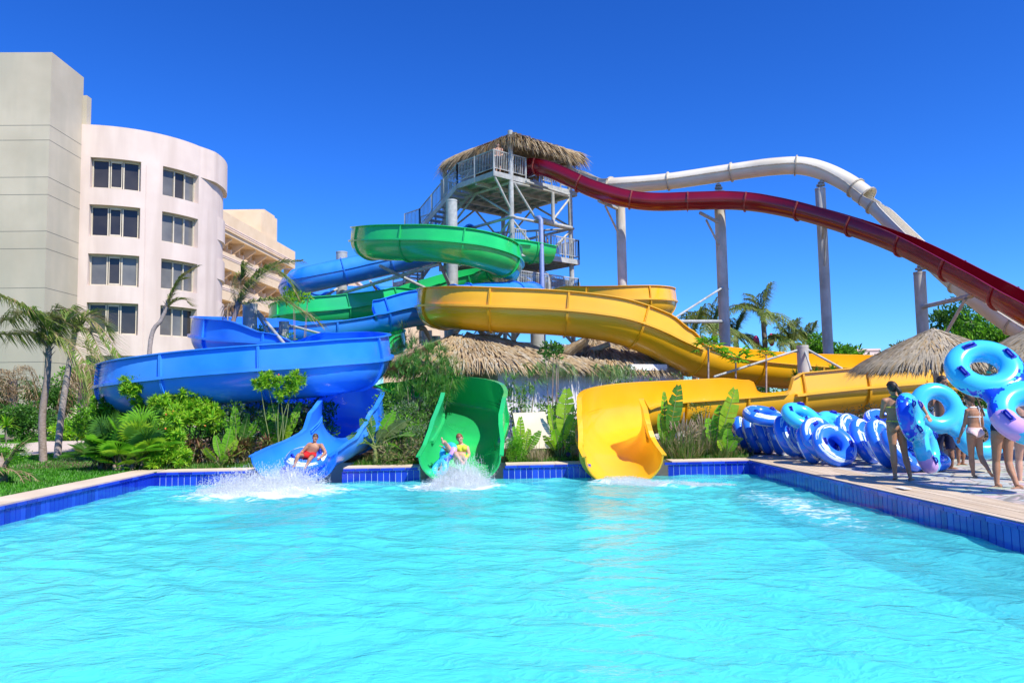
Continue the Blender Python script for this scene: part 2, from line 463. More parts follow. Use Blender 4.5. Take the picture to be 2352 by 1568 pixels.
# glazed tiles, proud of the grout, with a nosing row of long tiles under the coping
mb = MB()
def wall_tiles(p, q, nrm):
    p, q, nrm = Vector((*p, 0)), Vector((*q, 0)), Vector((*nrm, 0))
    d = q - p; L_ = d.length; d.normalize()
    n = int(L_ / 0.135); wt = L_ / n
    for k in range(n):
        c = p + d * (k + 0.5) * wt
        rz = math.atan2(d.y, d.x)
        if abs(d.x) > .5 and any(g[0] + .05 < c.x < g[1] - .05 for g in GAPS): continue
        mb.box((c.x + nrm.x * 0.004, c.y + nrm.y * 0.004, -0.2), (wt - 0.014, 0.012, 0.262), rz, rnd.choices((0, 1, 2), (5, 2, 2))[0])
    n = int(L_ / 0.28); wt = L_ / n
    for k in range(n):
        c = p + d * (k + 0.5) * wt
        if abs(d.x) > .5 and any(g[0] + .05 < c.x < g[1] - .05 for g in GAPS): continue
        mb.box((c.x + nrm.x * 0.016, c.y + nrm.y * 0.016, -0.032), (wt - 0.012, 0.05, 0.056), math.atan2(d.y, d.x), rnd.choices((0, 1, 2), (3, 2, 3))[0])
wall_tiles((PX0, PY1), (PX1, PY1), (0, -1))
wall_tiles((PX0, PY0), (PX0, PY1), (1, 0))
wall_tiles((PX1, PY0), (PX1, PY1), (-1, 0))
tag(mb.build('pool_tiles', [M['tile'], M['tile2'], M['tile3']]), kind='structure')

# ---------------------------------------------------------------- water
SPL = [(-4.55, 15.9, 1.5, 0.95), (-0.75, 16.2, 1.0, 0.85), (2.6, 16.3, 0.7, 0.5), (3.4, 15.6, 0.7, 0.45), (4.2, 15.2, 0.6, 0.35)]   # x, y, radius, strength
def water():
    rg = np.random.default_rng(3)
    nx, ny = 300, 470
    xs = np.linspace(PX0, PX1, nx)
    t = np.linspace(0, 1, ny)
    ys = PY0 + (PY1 - PY0) * t
    X, Y = np.meshgrid(xs, ys)
    Z = np.zeros_like(X)
    # slow domain warp so that the wave fronts wander
    WX = X + 0.35 * np.sin(0.9 * Y + 0.5 * X) + 0.22 * np.sin(1.7 * X - 1.1 * Y + 2)
    WY = Y + 0.35 * np.sin(0.8 * X - 0.6 * Y + 1) + 0.2 * np.sin(2.1 * Y + 1.3 * X)
    for i in range(70):
        wl_ = 0.20 * (8.0 ** rg.random())
        a = rg.normal(math.pi / 2, 0.95)
        k = 2 * math.pi / wl_
        ph = rg.random() * 6.28
        amp = 0.0018 * (wl_ / 0.5) ** 0.8
        s = np.sin(k * (WX * math.cos(a) + WY * math.sin(a)) + ph)
        mod = 0.55 + 0.45 * np.sin(0.5 * X * math.cos(i) + 0.45 * Y * math.sin(i * 1.7) + i)
        Z += amp * mod * (s + 0.35 * (s * s - 0.5) * 1.0)
    foam = np.zeros_like(X)
    for (sx, sy, r, st) in SPL:
        d2 = ((X - sx) ** 2 + (Y - sy) ** 2 * 1.3) / r ** 2
        e = np.exp(-d2)
        foam = np.maximum(foam, e * st * .82)
        Z += e * 0.05 * st * (0.4 + np.sin(5.1 * X + 3 * Y) * np.sin(6.3 * Y - 2 * X) + 0.6 * np.sin(9 * X + 11 * Y))
        dd = np.sqrt((X - sx) ** 2 + (Y - sy) ** 2)
        Z += 0.022 * st * np.sin(dd * 6.0) * np.exp(-dd / 2.2)
    # choppy water along the right-hand wall
    Z += 0.016 * np.exp(-((X - 5.0) / 1.1) ** 2) * np.sin(3.3 * X + 2.6 * Y + np.sin(1.1 * Y)) * (0.6 + 0.4 * np.sin(4.4 * Y - 2 * X))
    foam = np.maximum(foam, 0.30 * np.exp(-((X - 5.0) / 0.75) ** 2 - ((Y - 12.2) / 2.8) ** 2) )
    me = bpy.data.meshes.new('water')
    V = np.stack([X, Y, WZ + Z], -1).reshape(-1, 3)
    idx = np.arange(nx * ny).reshape(ny, nx)
    Fq = np.stack([idx[:-1, :-1], idx[:-1, 1:], idx[1:, 1:], idx[1:, :-1]], -1).reshape(-1, 4)
    me.vertices.add(len(V)); me.vertices.foreach_set('co', V.ravel())
    me.loops.add(Fq.size); me.loops.foreach_set('vertex_index', Fq.ravel())
    me.polygons.add(len(Fq)); me.polygons.foreach_set('loop_start', np.arange(len(Fq)) * 4)
    me.update(calc_edges=True)
    me.polygons.foreach_set('use_smooth', np.ones(len(Fq), bool))
    at = me.attributes.new('foam', 'FLOAT', 'POINT'); at.data.foreach_set('value', foam.ravel().astype(np.float32))
    o = bpy.data.objects.new('water', me); COL.objects.link(o)
    m = bpy.data.materials.new('pool_water'); m.use_nodes = True
    nt = m.node_tree; N = nt.nodes; L = nt.links
    N.remove(N['Principled BSDF'])
    out = N['Material Output']
    tc = N.new('ShaderNodeTexCoord')
    mp = N.new('ShaderNodeMapping'); mp.inputs['Scale'].default_value = (1.0, 1.5, 1.0)
    L.new(tc.outputs['Object'], mp.inputs['Vector'])
    n1 = N.new('ShaderNodeTexNoise'); n1.inputs['Scale'].default_value = 3.2; n1.inputs['Detail'].default_value = 4; n1.inputs['Distortion'].default_value = 1.2
    L.new(mp.outputs[0], n1.inputs['Vector'])
    bp = N.new('ShaderNodeBump'); bp.inputs['Strength'].default_value = 0.5; bp.inputs['Distance'].default_value = 0.05
    L.new(n1.outputs['Fac'], bp.inputs['Height'])
    df = N.new('ShaderNodeBsdfDiffuse'); df.inputs['Color'].default_value = (0.15, 0.95, 0.99, 1)
    rf = N.new('ShaderNodeBsdfRefraction'); rf.inputs['Color'].default_value = (0.7, 1.0, 1.0, 1); rf.inputs['IOR'].default_value = 1.33; rf.inputs['Roughness'].default_value = 0.0
    tr = N.new('ShaderNodeBsdfTransparent'); tr.inputs['Color'].default_value = (0.85, 1.0, 1.0, 1)
    gl = N.new('ShaderNodeBsdfGlossy'); gl.inputs['Roughness'].default_value = 0.12
    fr = N.new('ShaderNodeFresnel'); fr.inputs['IOR'].default_value = 1.14
    nr_ = N.new('ShaderNodeTexNoise'); nr_.inputs['Scale'].default_value = 2.6; nr_.inputs['Detail'].default_value = 3; nr_.inputs['Distortion'].default_value = 1.6
    L.new(mp.outputs[0], nr_.inputs['Vector'])
    s_ = N.new('ShaderNodeMath'); s_.operation = 'SUBTRACT'; s_.inputs[1].default_value = .5; L.new(nr_.outputs['Fac'], s_.inputs[0])
    a_ = N.new('ShaderNodeMath'); a_.operation = 'ABSOLUTE'; L.new(s_.outputs[0], a_.inputs[0])
    p_ = N.new('ShaderNodeMath'); p_.operation = 'POWER'; p_.inputs[1].default_value = .75; L.new(a_.outputs[0], p_.inputs[0])
    b2 = N.new('ShaderNodeBump'); b2.invert = True; b2.inputs['Strength'].default_value = 0.42; b2.inputs['Distance'].default_value = 0.14
    L.new(p_.outputs[0], b2.inputs['Height']); L.new(bp.outputs[0], b2.inputs['Normal'])
    L.new(b2.outputs[0], df.inputs['Normal'])
    for n_ in (gl, fr, rf): L.new(bp.outputs[0], n_.inputs['Normal'])
    m1 = N.new('ShaderNodeMixShader'); m1.inputs[0].default_value = 0.64
    m0 = N.new('ShaderNodeMixShader'); m0.inputs[0].default_value = 0.36
    L.new(tr.outputs[0], m0.inputs[1]); L.new(rf.outputs[0], m0.inputs[2])
    L.new(df.outputs[0], m1.inputs[1]); L.new(m0.outputs[0], m1.inputs[2])
    m2 = N.new('ShaderNodeMixShader'); L.new(fr.outputs[0], m2.inputs[0]); L.new(m1.outputs[0], m2.inputs[1]); L.new(gl.outputs[0], m2.inputs[2])
    # foam floating on the surface
    fa = N.new('ShaderNodeAttribute'); fa.attribute_name = 'foam'
    n2 = N.new('ShaderNodeTexNoise'); n2.inputs['Scale'].default_value = 5.0; n2.inputs['Detail'].default_value = 8; n2.inputs['Roughness'].default_value = 0.7; n2.inputs['Distortion'].default_value = 0.6
    L.new(mp.outputs[0], n2.inputs['Vector'])
    ad = N.new('ShaderNodeMath'); ad.operation = 'ADD'; L.new(fa.outputs['Fac'], ad.inputs[0]); L.new(n2.outputs['Fac'], ad.inputs[1])
    rp = N.new('ShaderNodeValToRGB'); rp.color_ramp.elements[0].position = 0.72; rp.color_ramp.elements[1].position = 1.22
    L.new(ad.outputs[0], rp.inputs['Fac'])
    fd = N.new('ShaderNodeBsdfDiffuse'); fd.inputs['Color'].default_value = (0.86, 0.93, 0.96, 1)
    m3 = N.new('ShaderNodeMixShader'); L.new(rp.outputs['Color'], m3.inputs[0]); L.new(m2.outputs[0], m3.inputs[1]); L.new(fd.outputs[0], m3.inputs[2])
    L.new(m3.outputs[0], out.inputs['Surface'])
    me.materials.append(m)
    return tag(o, kind='structure')
water()
# ---------------------------------------------------------------- flumes
def catmull(pts, step):
    """pts: list of (Vector, extras tuple); returns sampled list"""
    k = len(pts)
    dense = []
    for i in range(k - 1):
        p0, p1, p2, p3 = pts[max(i - 1, 0)], pts[i], pts[i + 1], pts[min(i + 2, k - 1)]
        for s in range(24):
            t = s / 24.0
            def cr(a, b, c, d): return 0.5 * ((2 * b) + (c - a) * t + (2 * a - 5 * b + 4 * c - d) * t * t + (3 * b - a - 3 * c + d) * t ** 3)
            pos = Vector([cr(p0[0][j], p1[0][j], p2[0][j], p3[0][j]) for j in range(3)])
            tt = t * t * (3 - 2 * t)
            ex = tuple(a + (b - a) * tt for a, b in zip(p1[1], p2[1]))
            dense.append((pos, ex))
    dense.append(pts[-1])
    out = [dense[0]]; acc = 0.0
    for i in range(1, len(dense)):
        acc += (dense[i][0] - dense[i - 1][0]).length
        if acc >= step:
            out.append(dense[i]); acc = 0.0
    if (out[-1][0] - dense[-1][0]).length > 1e-4:
        if (out[-1][0] - dense[-1][0]).length < step * 0.4: out[-1] = dense[-1]
        else: out.append(dense[-1])
    return out
def frames(path):
    fr = []
    k = len(path)
    for i in range(k):
        t = (path[min(i + 1, k - 1)][0] - path[max(i - 1, 0)][0]).normalized()
        s = t.cross(Vector((0, 0, 1)))
        if s.length < 1e-4: s = Vector((1, 0, 0))
        s.normalize()
        b = path[i][1][4] if len(path[i][1]) > 4 else 0.0
        n = s.cross(t)
        if b:
            s2 = s * math.cos(b) + n * math.sin(b); n = s2.cross(t).normalized(); s = s2
        fr.append((path[i][0], t, s, n))
    return fr
NA = 16; NW = 5
def profile(r, hL, hR, d, ew=0.0):
    pts = []; r = r + ew
    for i in range(NW, 0, -1):
        t = i / NW; pts.append((-r + 0.10 * hL * t * t, hL * t))
    for i in range(NA + 1):
        a = -math.pi / 2 + math.pi * i / NA
        pts.append((r * math.sin(a), -d * math.cos(a)))
    for i in range(1, NW + 1):
        t = i / NW; pts.append((r - 0.10 * hR * t * t, hR * t))
    return pts
def offset(pts, th):
    out = []
    k = len(pts)
    for i in range(k):
        a, b = pts[max(i - 1, 0)], pts[min(i + 1, k - 1)]
        tx, ty = b[0] - a[0], b[1] - a[1]
        l = math.hypot(tx, ty) or 1.0
        out.append((pts[i][0] + ty / l * th, pts[i][1] - tx / l * th))
    return out
def strip(mb, rows, mi=0, smooth=True, flip=False):
    n = len(rows[0]); vs = [p for r_ in rows for p in r_]; fs = []
    for i in range(len(rows) - 1):
        for j in range(n - 1):
            q = (i * n + j, i * n + j + 1, (i + 1) * n + j + 1, (i + 1) * n + j)
            fs.append(q[::-1] if flip else q)
    mb.add(vs, fs, mi, smooth)
def to3(f, p): return f[0] + f[2] * p[0] + f[3] * p[1]
def open_flume(parent, mat, cps, r, joint=2.3, th=0.035, rim=0.125, step=0.16, jmat=None, lip=True):
    path = catmull(cps, step)
    fr = frames(path)
    prof = [profile(r, max(p[1][0], .035), max(p[1][1], .035), p[1][2], p[1][3]) for p in path]
    outp = [offset(q, th) for q in prof]
    mb = MB()
    strip(mb, [[to3(f, p) for p in q] for f, q in zip(fr, prof)])
    strip(mb, [[to3(f, p) for p in q] for f, q in zip(fr, outp)], flip=True)
    for e in (0, -1):
        strip(mb, [[to3(f, q[e]) for f, q in zip(fr, prof)], [to3(f, q[e]) for f, q in zip(fr, outp)]], flip=(e == 0), smooth=False)
    for e, fl in ((0, False), (-1, True)):
        strip(mb, [[to3(fr[e], p) for p in prof[e]], [to3(fr[e], p) for p in outp[e]]], smooth=False, flip=fl)
    mb.build('trough', mat, parent)
    # rolled rim along both top edges
    mb = MB()
    def ribbon(pa, pb, tk):
        a = [to3(f, p) for f, p in zip(fr, pa)]; b = [to3(f, p) for f, p in zip(fr, pb)]
        n3 = [f[3] * tk for f in fr]
        a2 = [p - q for p, q in zip(a, n3)]; b2 = [p - q for p, q in zip(b, n3)]
        strip(mb, [a, b], smooth=False); strip(mb, [b, b2], smooth=False); strip(mb, [b2, a2], smooth=False)
        strip(mb, [a2, a], smooth=False)
        for e in (0, -1): mb.add([a[e], b[e], b2[e], a2[e]], [(0, 1, 2, 3)])
    ribbon([(q[0][0], q[0][1] + .012) for q in prof], [(q[0][0] - rim * (1 - p_[1][3] * 5) - p_[1][3] * .35, q[0][1] + .012) for q, p_ in zip(prof, path)], 0.03)
    ribbon([(q[-1][0], q[-1][1] + .012) for q in prof], [(q[-1][0] + rim * (1 - p_[1][3] * 5) + p_[1][3] * .35, q[-1][1] + .012) for q, p_ in zip(prof, path)], 0.03)
    mb.build('rim', mat, parent)
    # long flange where the raised side wall is bolted on
    mb = MB()
    if lip:
        for sgn, ix in ((-1, 0), (1, 1)):
            run = []
            for i in range(len(path) + 1):
                if i < len(path) and path[i][1][ix] > 0.16: run.append(i)
                else:
                    if len(run) > 2:
                        sub = [fr[j] for j in run]
                        a = [to3(f, (sgn * (r + .01), 0.025)) for f in sub]; b = [to3(f, (sgn * (r + .14), 0.025)) for f in sub]
                        a2 = [to3(f, (sgn * (r + .01), -0.05)) for f in sub]; b2 = [to3(f, (sgn * (r + .14), -0.05)) for f in sub]
                        for u_, v_ in ((a, b), (b, b2), (b2, a2)): strip(mb, [u_, v_], smooth=False)
                        for e in (0, -1): mb.add([a[e], b[e], b2[e], a2[e]], [(0, 1, 2, 3)])
                    run = []
        if mb.v: mb.build('side_flange', mat, parent)
    # bolted joints
    acc = joint * 0.6
    for i in range(1, len(path) - 1):
        acc += (path[i][0] - path[i - 1][0]).length
        if acc >= joint:
            acc = 0.0
            band(parent, mat, fr[i], outp[i], offset(prof[i], th + 0.07), jmat)
    return fr
def band(parent, mat, f, a, b, jmat=None):
    mb = MB()
    for off in (-0.03, 0.006):
        t0 = f[1] * off; t1 = f[1] * (off + 0.024)
        A0 = [to3(f, p) + t0 for p in a]; B0 = [to3(f, p) + t0 for p in b]
        A1 = [to3(f, p) + t1 for p in a]; B1 = [to3(f, p) + t1 for p in b]
        strip(mb, [A0, B0], smooth=False); strip(mb, [B0, B1]); strip(mb, [B1, A1], smooth=False)
    mb.build('joint_flange', jmat or mat, parent)
def tube_flume(parent, mat, cps, r, joint=2.4, step=0.16, seam=False, jmat=None, name='tube', rise=0.07):
    path = catmull(cps, step)
    fr = frames(path)
    n = 24
    circ = [(r * math.sin(2 * math.pi * i / n), -r * math.cos(2 * math.pi * i / n)) for i in range(n + 1)]
    big = [(x * (1 + rise / r), y * (1 + rise / r)) for x, y in circ]
    inn = [(x * (1 - .03 / r), y * (1 - .03 / r)) for x, y in circ]
    mb = MB()
    strip(mb, [[to3(f, p) for p in circ] for f in fr], flip=True)
    strip(mb, [[to3(f, p) for p in inn] for f in fr])
    for e in (0, -1): strip(mb, [[to3(fr[e], p) for p in circ], [to3(fr[e], p) for p in inn]], smooth=False)
    mb.build(name, mat, parent)
    if seam:
        for sg in (-1, 1):
            mb = MB()
            a = [to3(f, (sg * r * 0.98, .02)) for f in fr]; b = [to3(f, (sg * (r + .05), .02)) for f in fr]
            a2 = [to3(f, (sg * r * 0.98, -.02)) for f in fr]; b2 = [to3(f, (sg * (r + .05), -.02)) for f in fr]
            for u_, v_ in ((a, b), (b, b2), (b2, a2)): strip(mb, [u_, v_], smooth=False)
            mb.build('side_seam', jmat or mat, parent)
    acc = joint
    for i in range(0, len(path)):
        if i: acc += (path[i][0] - path[i - 1][0]).length
        if acc >= joint or i == len(path) - 1:
            acc = 0.0
            band(parent, mat, fr[i], circ, big, jmat)
    return fr
def CP(lst):
    out = []
    for c in lst:
        u, v, Y = c[:3]
        e = c[3:]
        out.append((P(u, v, Y), tuple(e) if e else (0.0, 0.0, 0.0, 0.0)))
    return out
W = 0.62
# ---- blue slide: enclosed start, two open curves, runs out on the left
RB = 0.76
blue = thing('water_slide', (-5.5, 24, 0), 'blue spiral water slide whose run-out with the boy ends at the far pool edge', 'water slide', 'spiral water slides with open chutes')
tube_flume(blue, M['blue'], CP([(1085, 548, 41), (960, 585, 43), (850, 611, 43), (745, 634, 42.6), (690, 648, 43), (672, 664, 44.8), (710, 678, 46.6), (800, 684, 47), (900, 686, 46.6),
    (1060, 690, 45.5), (1180, 690, 43), (1222, 687, 39.5), (1208, 685, 35.5), (1130, 687, 33), (1045, 696, 32)]), RB, 2.6, seam=True)
h = .035; d = RB
open_flume(blue, M['blue'], CP([(1060, 697, 32.15, W, W, d, 0), (1000, 701, 31.5, W, .5, d, 0), (932, 709, 31, W, h, d, 0), (862, 726, 30.5, W * .9, h, d, 0), (842, 731, 30.4, h, h, d, 0), (737, 747, 29.3, h, .2, d, 0), (640, 757, 28.6, h, .5, d, 0), (560, 762, 28.3, h, W, d, 0),
    (505, 766, 27.2, h, W, d, 0), (500, 774, 25.6, h, W, d, 0), (560, 784, 24.3, h, W, d, 0), (640, 790, 23.7, .15, .3, d, 0), (720, 796, 23.4, W * .8, h, d, 0), (800, 806, 22.8, W, h, d, 0), (832, 818, 21.6, W, h, d, 0), (800, 832, 20.5, W, h, d, 0),
    (722, 843, 20.1, W, h, d, 0), (600, 852, 20.0, W, h, d, 0), (447, 865, 20.2, W, h, d, 0), (335, 880, 20.7, W, h, d, 0), (290, 890, 22.0, W, h, d, 0), (310, 899, 23.4, W, h, d, 0), (400, 908, 23.9, W, h, d, 0),
    (560, 917, 23.6, W, h, d, 0), (690, 925, 22.9, W, h, d, 0), (770, 935, 21.8, W, .1, d, 0), (806, 949, 20.7, W, .5, d, .02), (806, 966, 19.8, W, .5, d * .95, .04), (788, 984, 19.05, W * .75, .42, d * .88, .05), (766, 997, 18.6, .2, .06, d * .84, .07), (740, 1010, 18.15, h, h, d * .82, .09), (706, 1027, 17.6, h, h, d * .8, .12), (664, 1051, 16.8, h, h, d * .8, .13)]), RB, 2.3)
# ---- green slide: broad upper curl, runs out in the middle
RG = 0.76
green = thing('water_slide', (-2, 28, 0), 'green spiral water slide whose run-out carries the woman into the middle of the pool', 'water slide', 'spiral water slides with open chutes')
open_flume(green, M['green'], CP([(1260, 573, 40.2, h, h, d, 0), (1180, 566, 39.3, .2, .3, d, 0), (1080, 556, 38.8, h, W, d, 0), (960, 552, 38.3, h, W, d, 0), (880, 552, 37.3, h, W, d, 0), (845, 554, 35.3, h, W, d, 0), (868, 556, 33.2, h, W, d, 0), (940, 557, 32.2, h, W, d, 0), (1010, 560, 31.8, h, W, d, 0),
    (1090, 571, 31.9, h, W, d, 0), (1148, 592, 33.0, h, W, d, 0), (1158, 614, 35.2, h, W, d, 0), (1120, 632, 37, h, W, d, 0), (1040, 648, 37.4, h, W, d, 0), (960, 669, 36.8, h, .5, d, 0), (880, 690, 35.6, .5, h, d, 0), (785, 711, 34.2, W, h, d, 0), (705, 721, 33.8, W, h, d, 0),
    (662, 731, 34.6, W, h, d, 0), (668, 742, 36.2, W, h, d, 0), (740, 755, 37, W, h, d, 0), (820, 770, 36.4, W, h, d, 0), (875, 783, 34.6, W, h, d, 0), (888, 793, 32.4, W, h, d, 0), (868, 808, 30.4, W, h, d, 0), (820, 830, 28.8, h, W * .7, d, 0), (775, 856, 27.6, h, W, d, 0), (768, 876, 26.2, h, W, d, 0),
    (800, 892, 25.0, h, W, d, 0), (870, 899, 24.3, .3, .3, d, 0), (960, 906, 23.3, W, h, d, 0), (1035, 917, 21.8, W, h, d, 0), (1078, 930, 20.7, W, .2, d, .04), (1090, 952, 19.8, W, .6, d, .06), (1086, 974, 19.1, W, .55, d, .05), (1077, 996, 18.4, .55, .42, d * .9, .06), (1070, 1012, 18.0, .4, .2, d * .86, .08), (1064, 1027, 17.55, .1, h, d * .84, .11), (1056, 1050, 16.8, h, h, d * .82, .12)]), RG, 2.3)
# ---- yellow slide: right-hand loops, runs out at the right
RY = 0.76
yellow = thing('water_slide', (6, 25, 0), 'yellow spiral water slide with an empty run-out at the far pool edge beside the tubes', 'water slide', 'spiral water slides with open chutes')
open_flume(yellow, M['yellow'], CP([(1225, 668, 40.5, h, h, d, 0), (1275, 678, 38.4, h, .1, d, 0), (1330, 689, 36.3, h, W, d, 0), (1420, 692, 35, h, W, d, 0), (1490, 691, 35.2, h, W, d, 0), (1514, 694, 36.8, h, W, d, 0), (1480, 702, 38.6, h, W, d, 0), (1390, 708, 38.6, h, W, d, 0), (1250, 711, 37, h, W, d, 0),
    (1100, 710, 33.8, h, W, d, 0), (1022, 706, 30.4, h, W, d, 0), (1008, 703, 27.6, h, W, d, 0), (1050, 704, 26, h, W, d, 0), (1140, 709, 25.4, h, W, d, 0), (1277, 716, 25.2, h, W, d, 0), (1370, 726, 25.2, h, W, d, 0), (1433, 739, 25.3, h, W, d, 0), (1500, 764, 25.5, h, W, d, 0), (1550, 790, 25.7, .15, .45, d, 0), (1600, 812, 26, .4, .1, d, 0),
    (1680, 830, 26.6, W, h, d, 0), (1850, 846, 27.6, W, h, d, 0), (2000, 850, 28.2, W, h, d, 0), (2120, 856, 28, W, h, d, 0), (2172, 864, 26.6, W, h, d, 0), (2160, 871, 24.9, W, h, d, 0), (2080, 879, 24.1, W, h, d, 0), (1921, 893, 23.6, W, h, d, 0), (1810, 904, 23.1, W, h, d, 0), (1785, 907, 22.9, W * .9, .1, d, 0), (1760, 909, 22.75, h, W * .8, d, 0), (1690, 915, 22.3, h, W, d, 0), (1590, 922, 21.5, h, W, d, 0),
    (1480, 931, 20.5, h, W, d, 0), (1424, 944, 19.7, .05, W, d, .02), (1404, 964, 18.9, .52, W, d, .0), (1407, 988, 18.25, .46, W * .85, d * .95, .02), (1409, 1006, 17.9, .36, .5, d * .92, .03), (1415, 1020, 17.6, .16, .24, d * .9, .05), (1423, 1034, 17.25, .06, .06, d * .88, .09), (1434, 1050, 16.7, h, h, d * .86, .08)]), RY, 2.3)
# ---- red and white speed slides
redr = 0.44
red = thing('water_slide', (8, 36, 0), 'dark red open speed slide swooping down from the tower in front of the white one', 'water slide', 'speed slides from the top deck')
open_flume(red, M['red'], CP([(1212, 388, 40.7, .33, .33, redr, 0), (1232, 381, 39.9, .33, .33, redr, 0), (1256, 386, 39.3, .33, .33, redr, 0), (1300, 404, 38.8, .33, .33, redr, 0), (1365, 434, 38.2, .33, .33, redr, 0), (1431, 454, 37.8, .33, .33, redr, 0), (1500, 463, 37.4, .33, .33, redr, 0), (1595, 461, 36.9, .33, .33, redr, 0), (1682, 460, 36.4, .33, .33, redr, 0), (1771, 469, 35.5, .33, .33, redr, 0), (1893, 497, 33.6, .33, .33, redr, 0), (2062, 556, 30.6, .33, .33, redr, 0), (2242, 648, 26.8, .33, .33, redr, 0), (2352, 709, 24.6, .33, .33, redr, 0), (2480, 784, 22.6, .33, .33, redr, 0)]),
    redr, 2.7, jmat=pmat('worn_red_flange', (0.42, 0.12, 0.10), (0.3, 0.03, 0.03), 8, 0.6), lip=False, rim=0.05)
wr = 0.43
white = thing('water_slide', (10, 38, 0), 'cream white enclosed speed slide arching over the red one from the tower', 'water slide', 'speed slides from the top deck')
jm = pmat('weathered_flange', (0.42, 0.37, 0.28), (0.6, 0.55, 0.44), 8, 0.7)
open_flume(white, M['white_slide'], CP([(1285, 392, 42.6, .2, .2, wr, 0), (1318, 395, 42, .2, .2, wr, 0), (1350, 409, 41.2, .2, .2, wr, 0), (1385, 424, 40.4, .25, .25, wr, 0), (1405, 427, 40, .3, .3, wr, 0)]), wr, 1.3, jmat=jm, lip=False, rim=0.07)
tube_flume(white, M['white_slide'], CP([(1403, 427, 40), (1423, 426, 39.7), (1526, 418, 38.6), (1645, 401, 37.5), (1720, 390, 36.7), (1777, 383, 36), (1838, 381, 35.5), (1893, 394, 35), (1948, 421, 34.3), (1992, 452, 33.6)]), wr, 3.05, seam=True, jmat=jm)
open_flume(white, M['white_slide'], CP([(1975, 441, 33.9, .02, .02, wr * 1.02, 0), (1992, 453, 33.6, .02, .02, wr, 0), (2010, 468, 33.3, .1, .1, wr, 0), (2030, 486, 33, .14, .14, wr, 0), (2112, 566, 31.6, .14, .14, wr, 0), (2200, 646, 30.2, .14, .14, wr, 0), (2290, 715, 28.8, .14, .14, wr, 0), (2380, 772, 27.6, .14, .14, wr, 0), (2480, 815, 26.4, .14, .14, wr, 0)]), wr, 2.6, jmat=jm, lip=False, rim=0.06)
# ---------------------------------------------------------------- slide tower
TO = Vector((0.4, 38.0, 0)); TX = Vector((0.758, 0.652, 0)); TY = Vector((-0.652, 0.758, 0))
def T(a, b, z): return TO + TX * a + TY * b + Vector((0, 0, z))
TRZ = math.atan2(TX.y, TX.x)
tower = thing('slide_tower', T(3.4, 2.8, 0), 'tall grey steel slide tower with stairs, railed decks and a shaggy thatched roof', 'slide tower')
ZD, ZM, ZL = 13.24, 9.25, 7.1
LA, LB = (1.2, 5.7), (0.0, 5.66)
roofz = {(0, 0): 15.9, (1, 0): 15.2, (0, 1): 15.3, (1, 1): 15.3}
for i, a in enumerate(LA):
    for j, b in enumerate(LB):
        mb = MB(); mb.bar(T(a, b, 0), T(a, b, 15.6 if (i, j) == (0, 0) else 15.3), 0.135, 14)
        for z in (3.2, 6.6, 11.0): mb.bar(T(a, b, z - .04), T(a, b, z + .04), 0.22, 14)
        mb.build('leg', M['steel'], tower)
def part(name, mat, fn):
    mb = MB(); fn(mb); return mb.build(name, mat, tower)
# decks: a slab on joists, edge beam all round
def deck(z, a0, a1, b0, b1):
    def f(mb):
        c = T((a0 + a1) / 2, (b0 + b1) / 2, z - 0.05)
        mb.box(c, (a1 - a0, b1 - b0, 0.06), TRZ)
        for (p, q) in (((a0, b0), (a1, b0)), ((a1, b0), (a1, b1)), ((a1, b1), (a0, b1)), ((a0, b1), (a0, b0))):
            mb.beam(T(*p, z - 0.17), T(*q, z - 0.17), 0.08, 0.27)
        n = 8
        for k in range(1, n):
            a = a0 + (a1 - a0) * k / n
            mb.beam(T(a, b0 + .05, z - 0.16), T(a, b1 - .05, z - 0.16), 0.07, 0.15)
        mb.beam(T(a0 + .05, (b0 + b1) / 2, z - 0.33), T(a1 - .05, (b0 + b1) / 2, z - 0.33), 0.12, 0.2)
    part('deck', M['steel'], f)
deck(ZD, 0, 6.2, -0.05, 3.0)
deck(ZD, 1.2, 6.2, 3.02, 6.0)
deck(ZM, 1.0, 6.0, -0.3, 6.0)
deck(ZL, 1.0, 6.0, -0.2, 6.0)
def railing(parent, mat, pts, hgt=1.08, sp=0.125, post=1.25):
    mb = MB()
    pts = [Vector(p) for p in pts]
    for a, b in zip(pts[:-1], pts[1:]):
        L_ = (b - a).length
        up = Vector((0, 0, 1))
        mb.beam(a + up * hgt, b + up * hgt, .05, .05)
        mb.beam(a + up * 0.14, b + up * 0.14, .035, .035)
        n = max(1, round(L_ / sp))
        for k in range(1, n):
            p = a.lerp(b, k / n)
            mb.beam(p + up * 0.14, p + up * hgt, .032, .032, up=(0, 1, 0))
        n = max(1, round(L_ / post))
        for k in range(n + 1):
            p = a.lerp(b, k / n)
            mb.beam(p - up * 0.3, p + up * (hgt + .03), .075, .055, up=(0, 1, 0))
    return mb.build('railing', mat, parent)
railing(tower, M['steel'], [T(0, 0, ZD), T(0, 3.0, ZD)])
railing(tower, M['steel'], [T(0, -.05, ZD), T(2.25, -.05, ZD)])
railing(tower, M['steel'], [T(3.35, -.05, ZD), T(4.2, -.05, ZD)])
railing(tower, M['steel'], [T(4.9, -.05, ZD), T(6.2, -.05, ZD)])
railing(tower, M['steel'], [T(1.3, 6.0, ZD), T(6.2, 6.0, ZD), T(6.2, 3.4, ZD)])
railing(tower, M['steel'], [T(1.2, 3.0, ZD), T(1.2, 6.0, ZD)])
railing(tower, M['steel'], [T(1.0, -.3, ZM), T(1.9, -.3, ZM)])
railing(tower, M['steel'], [T(2.7, -.3, ZM), T(6.0, -.3, ZM), T(6.0, 6.0, ZM)])
railing(tower, M['steel'], [T(1.4, -.2, ZL), T(6.0, -.2, ZL), T(6.0, 6.0, ZL)])
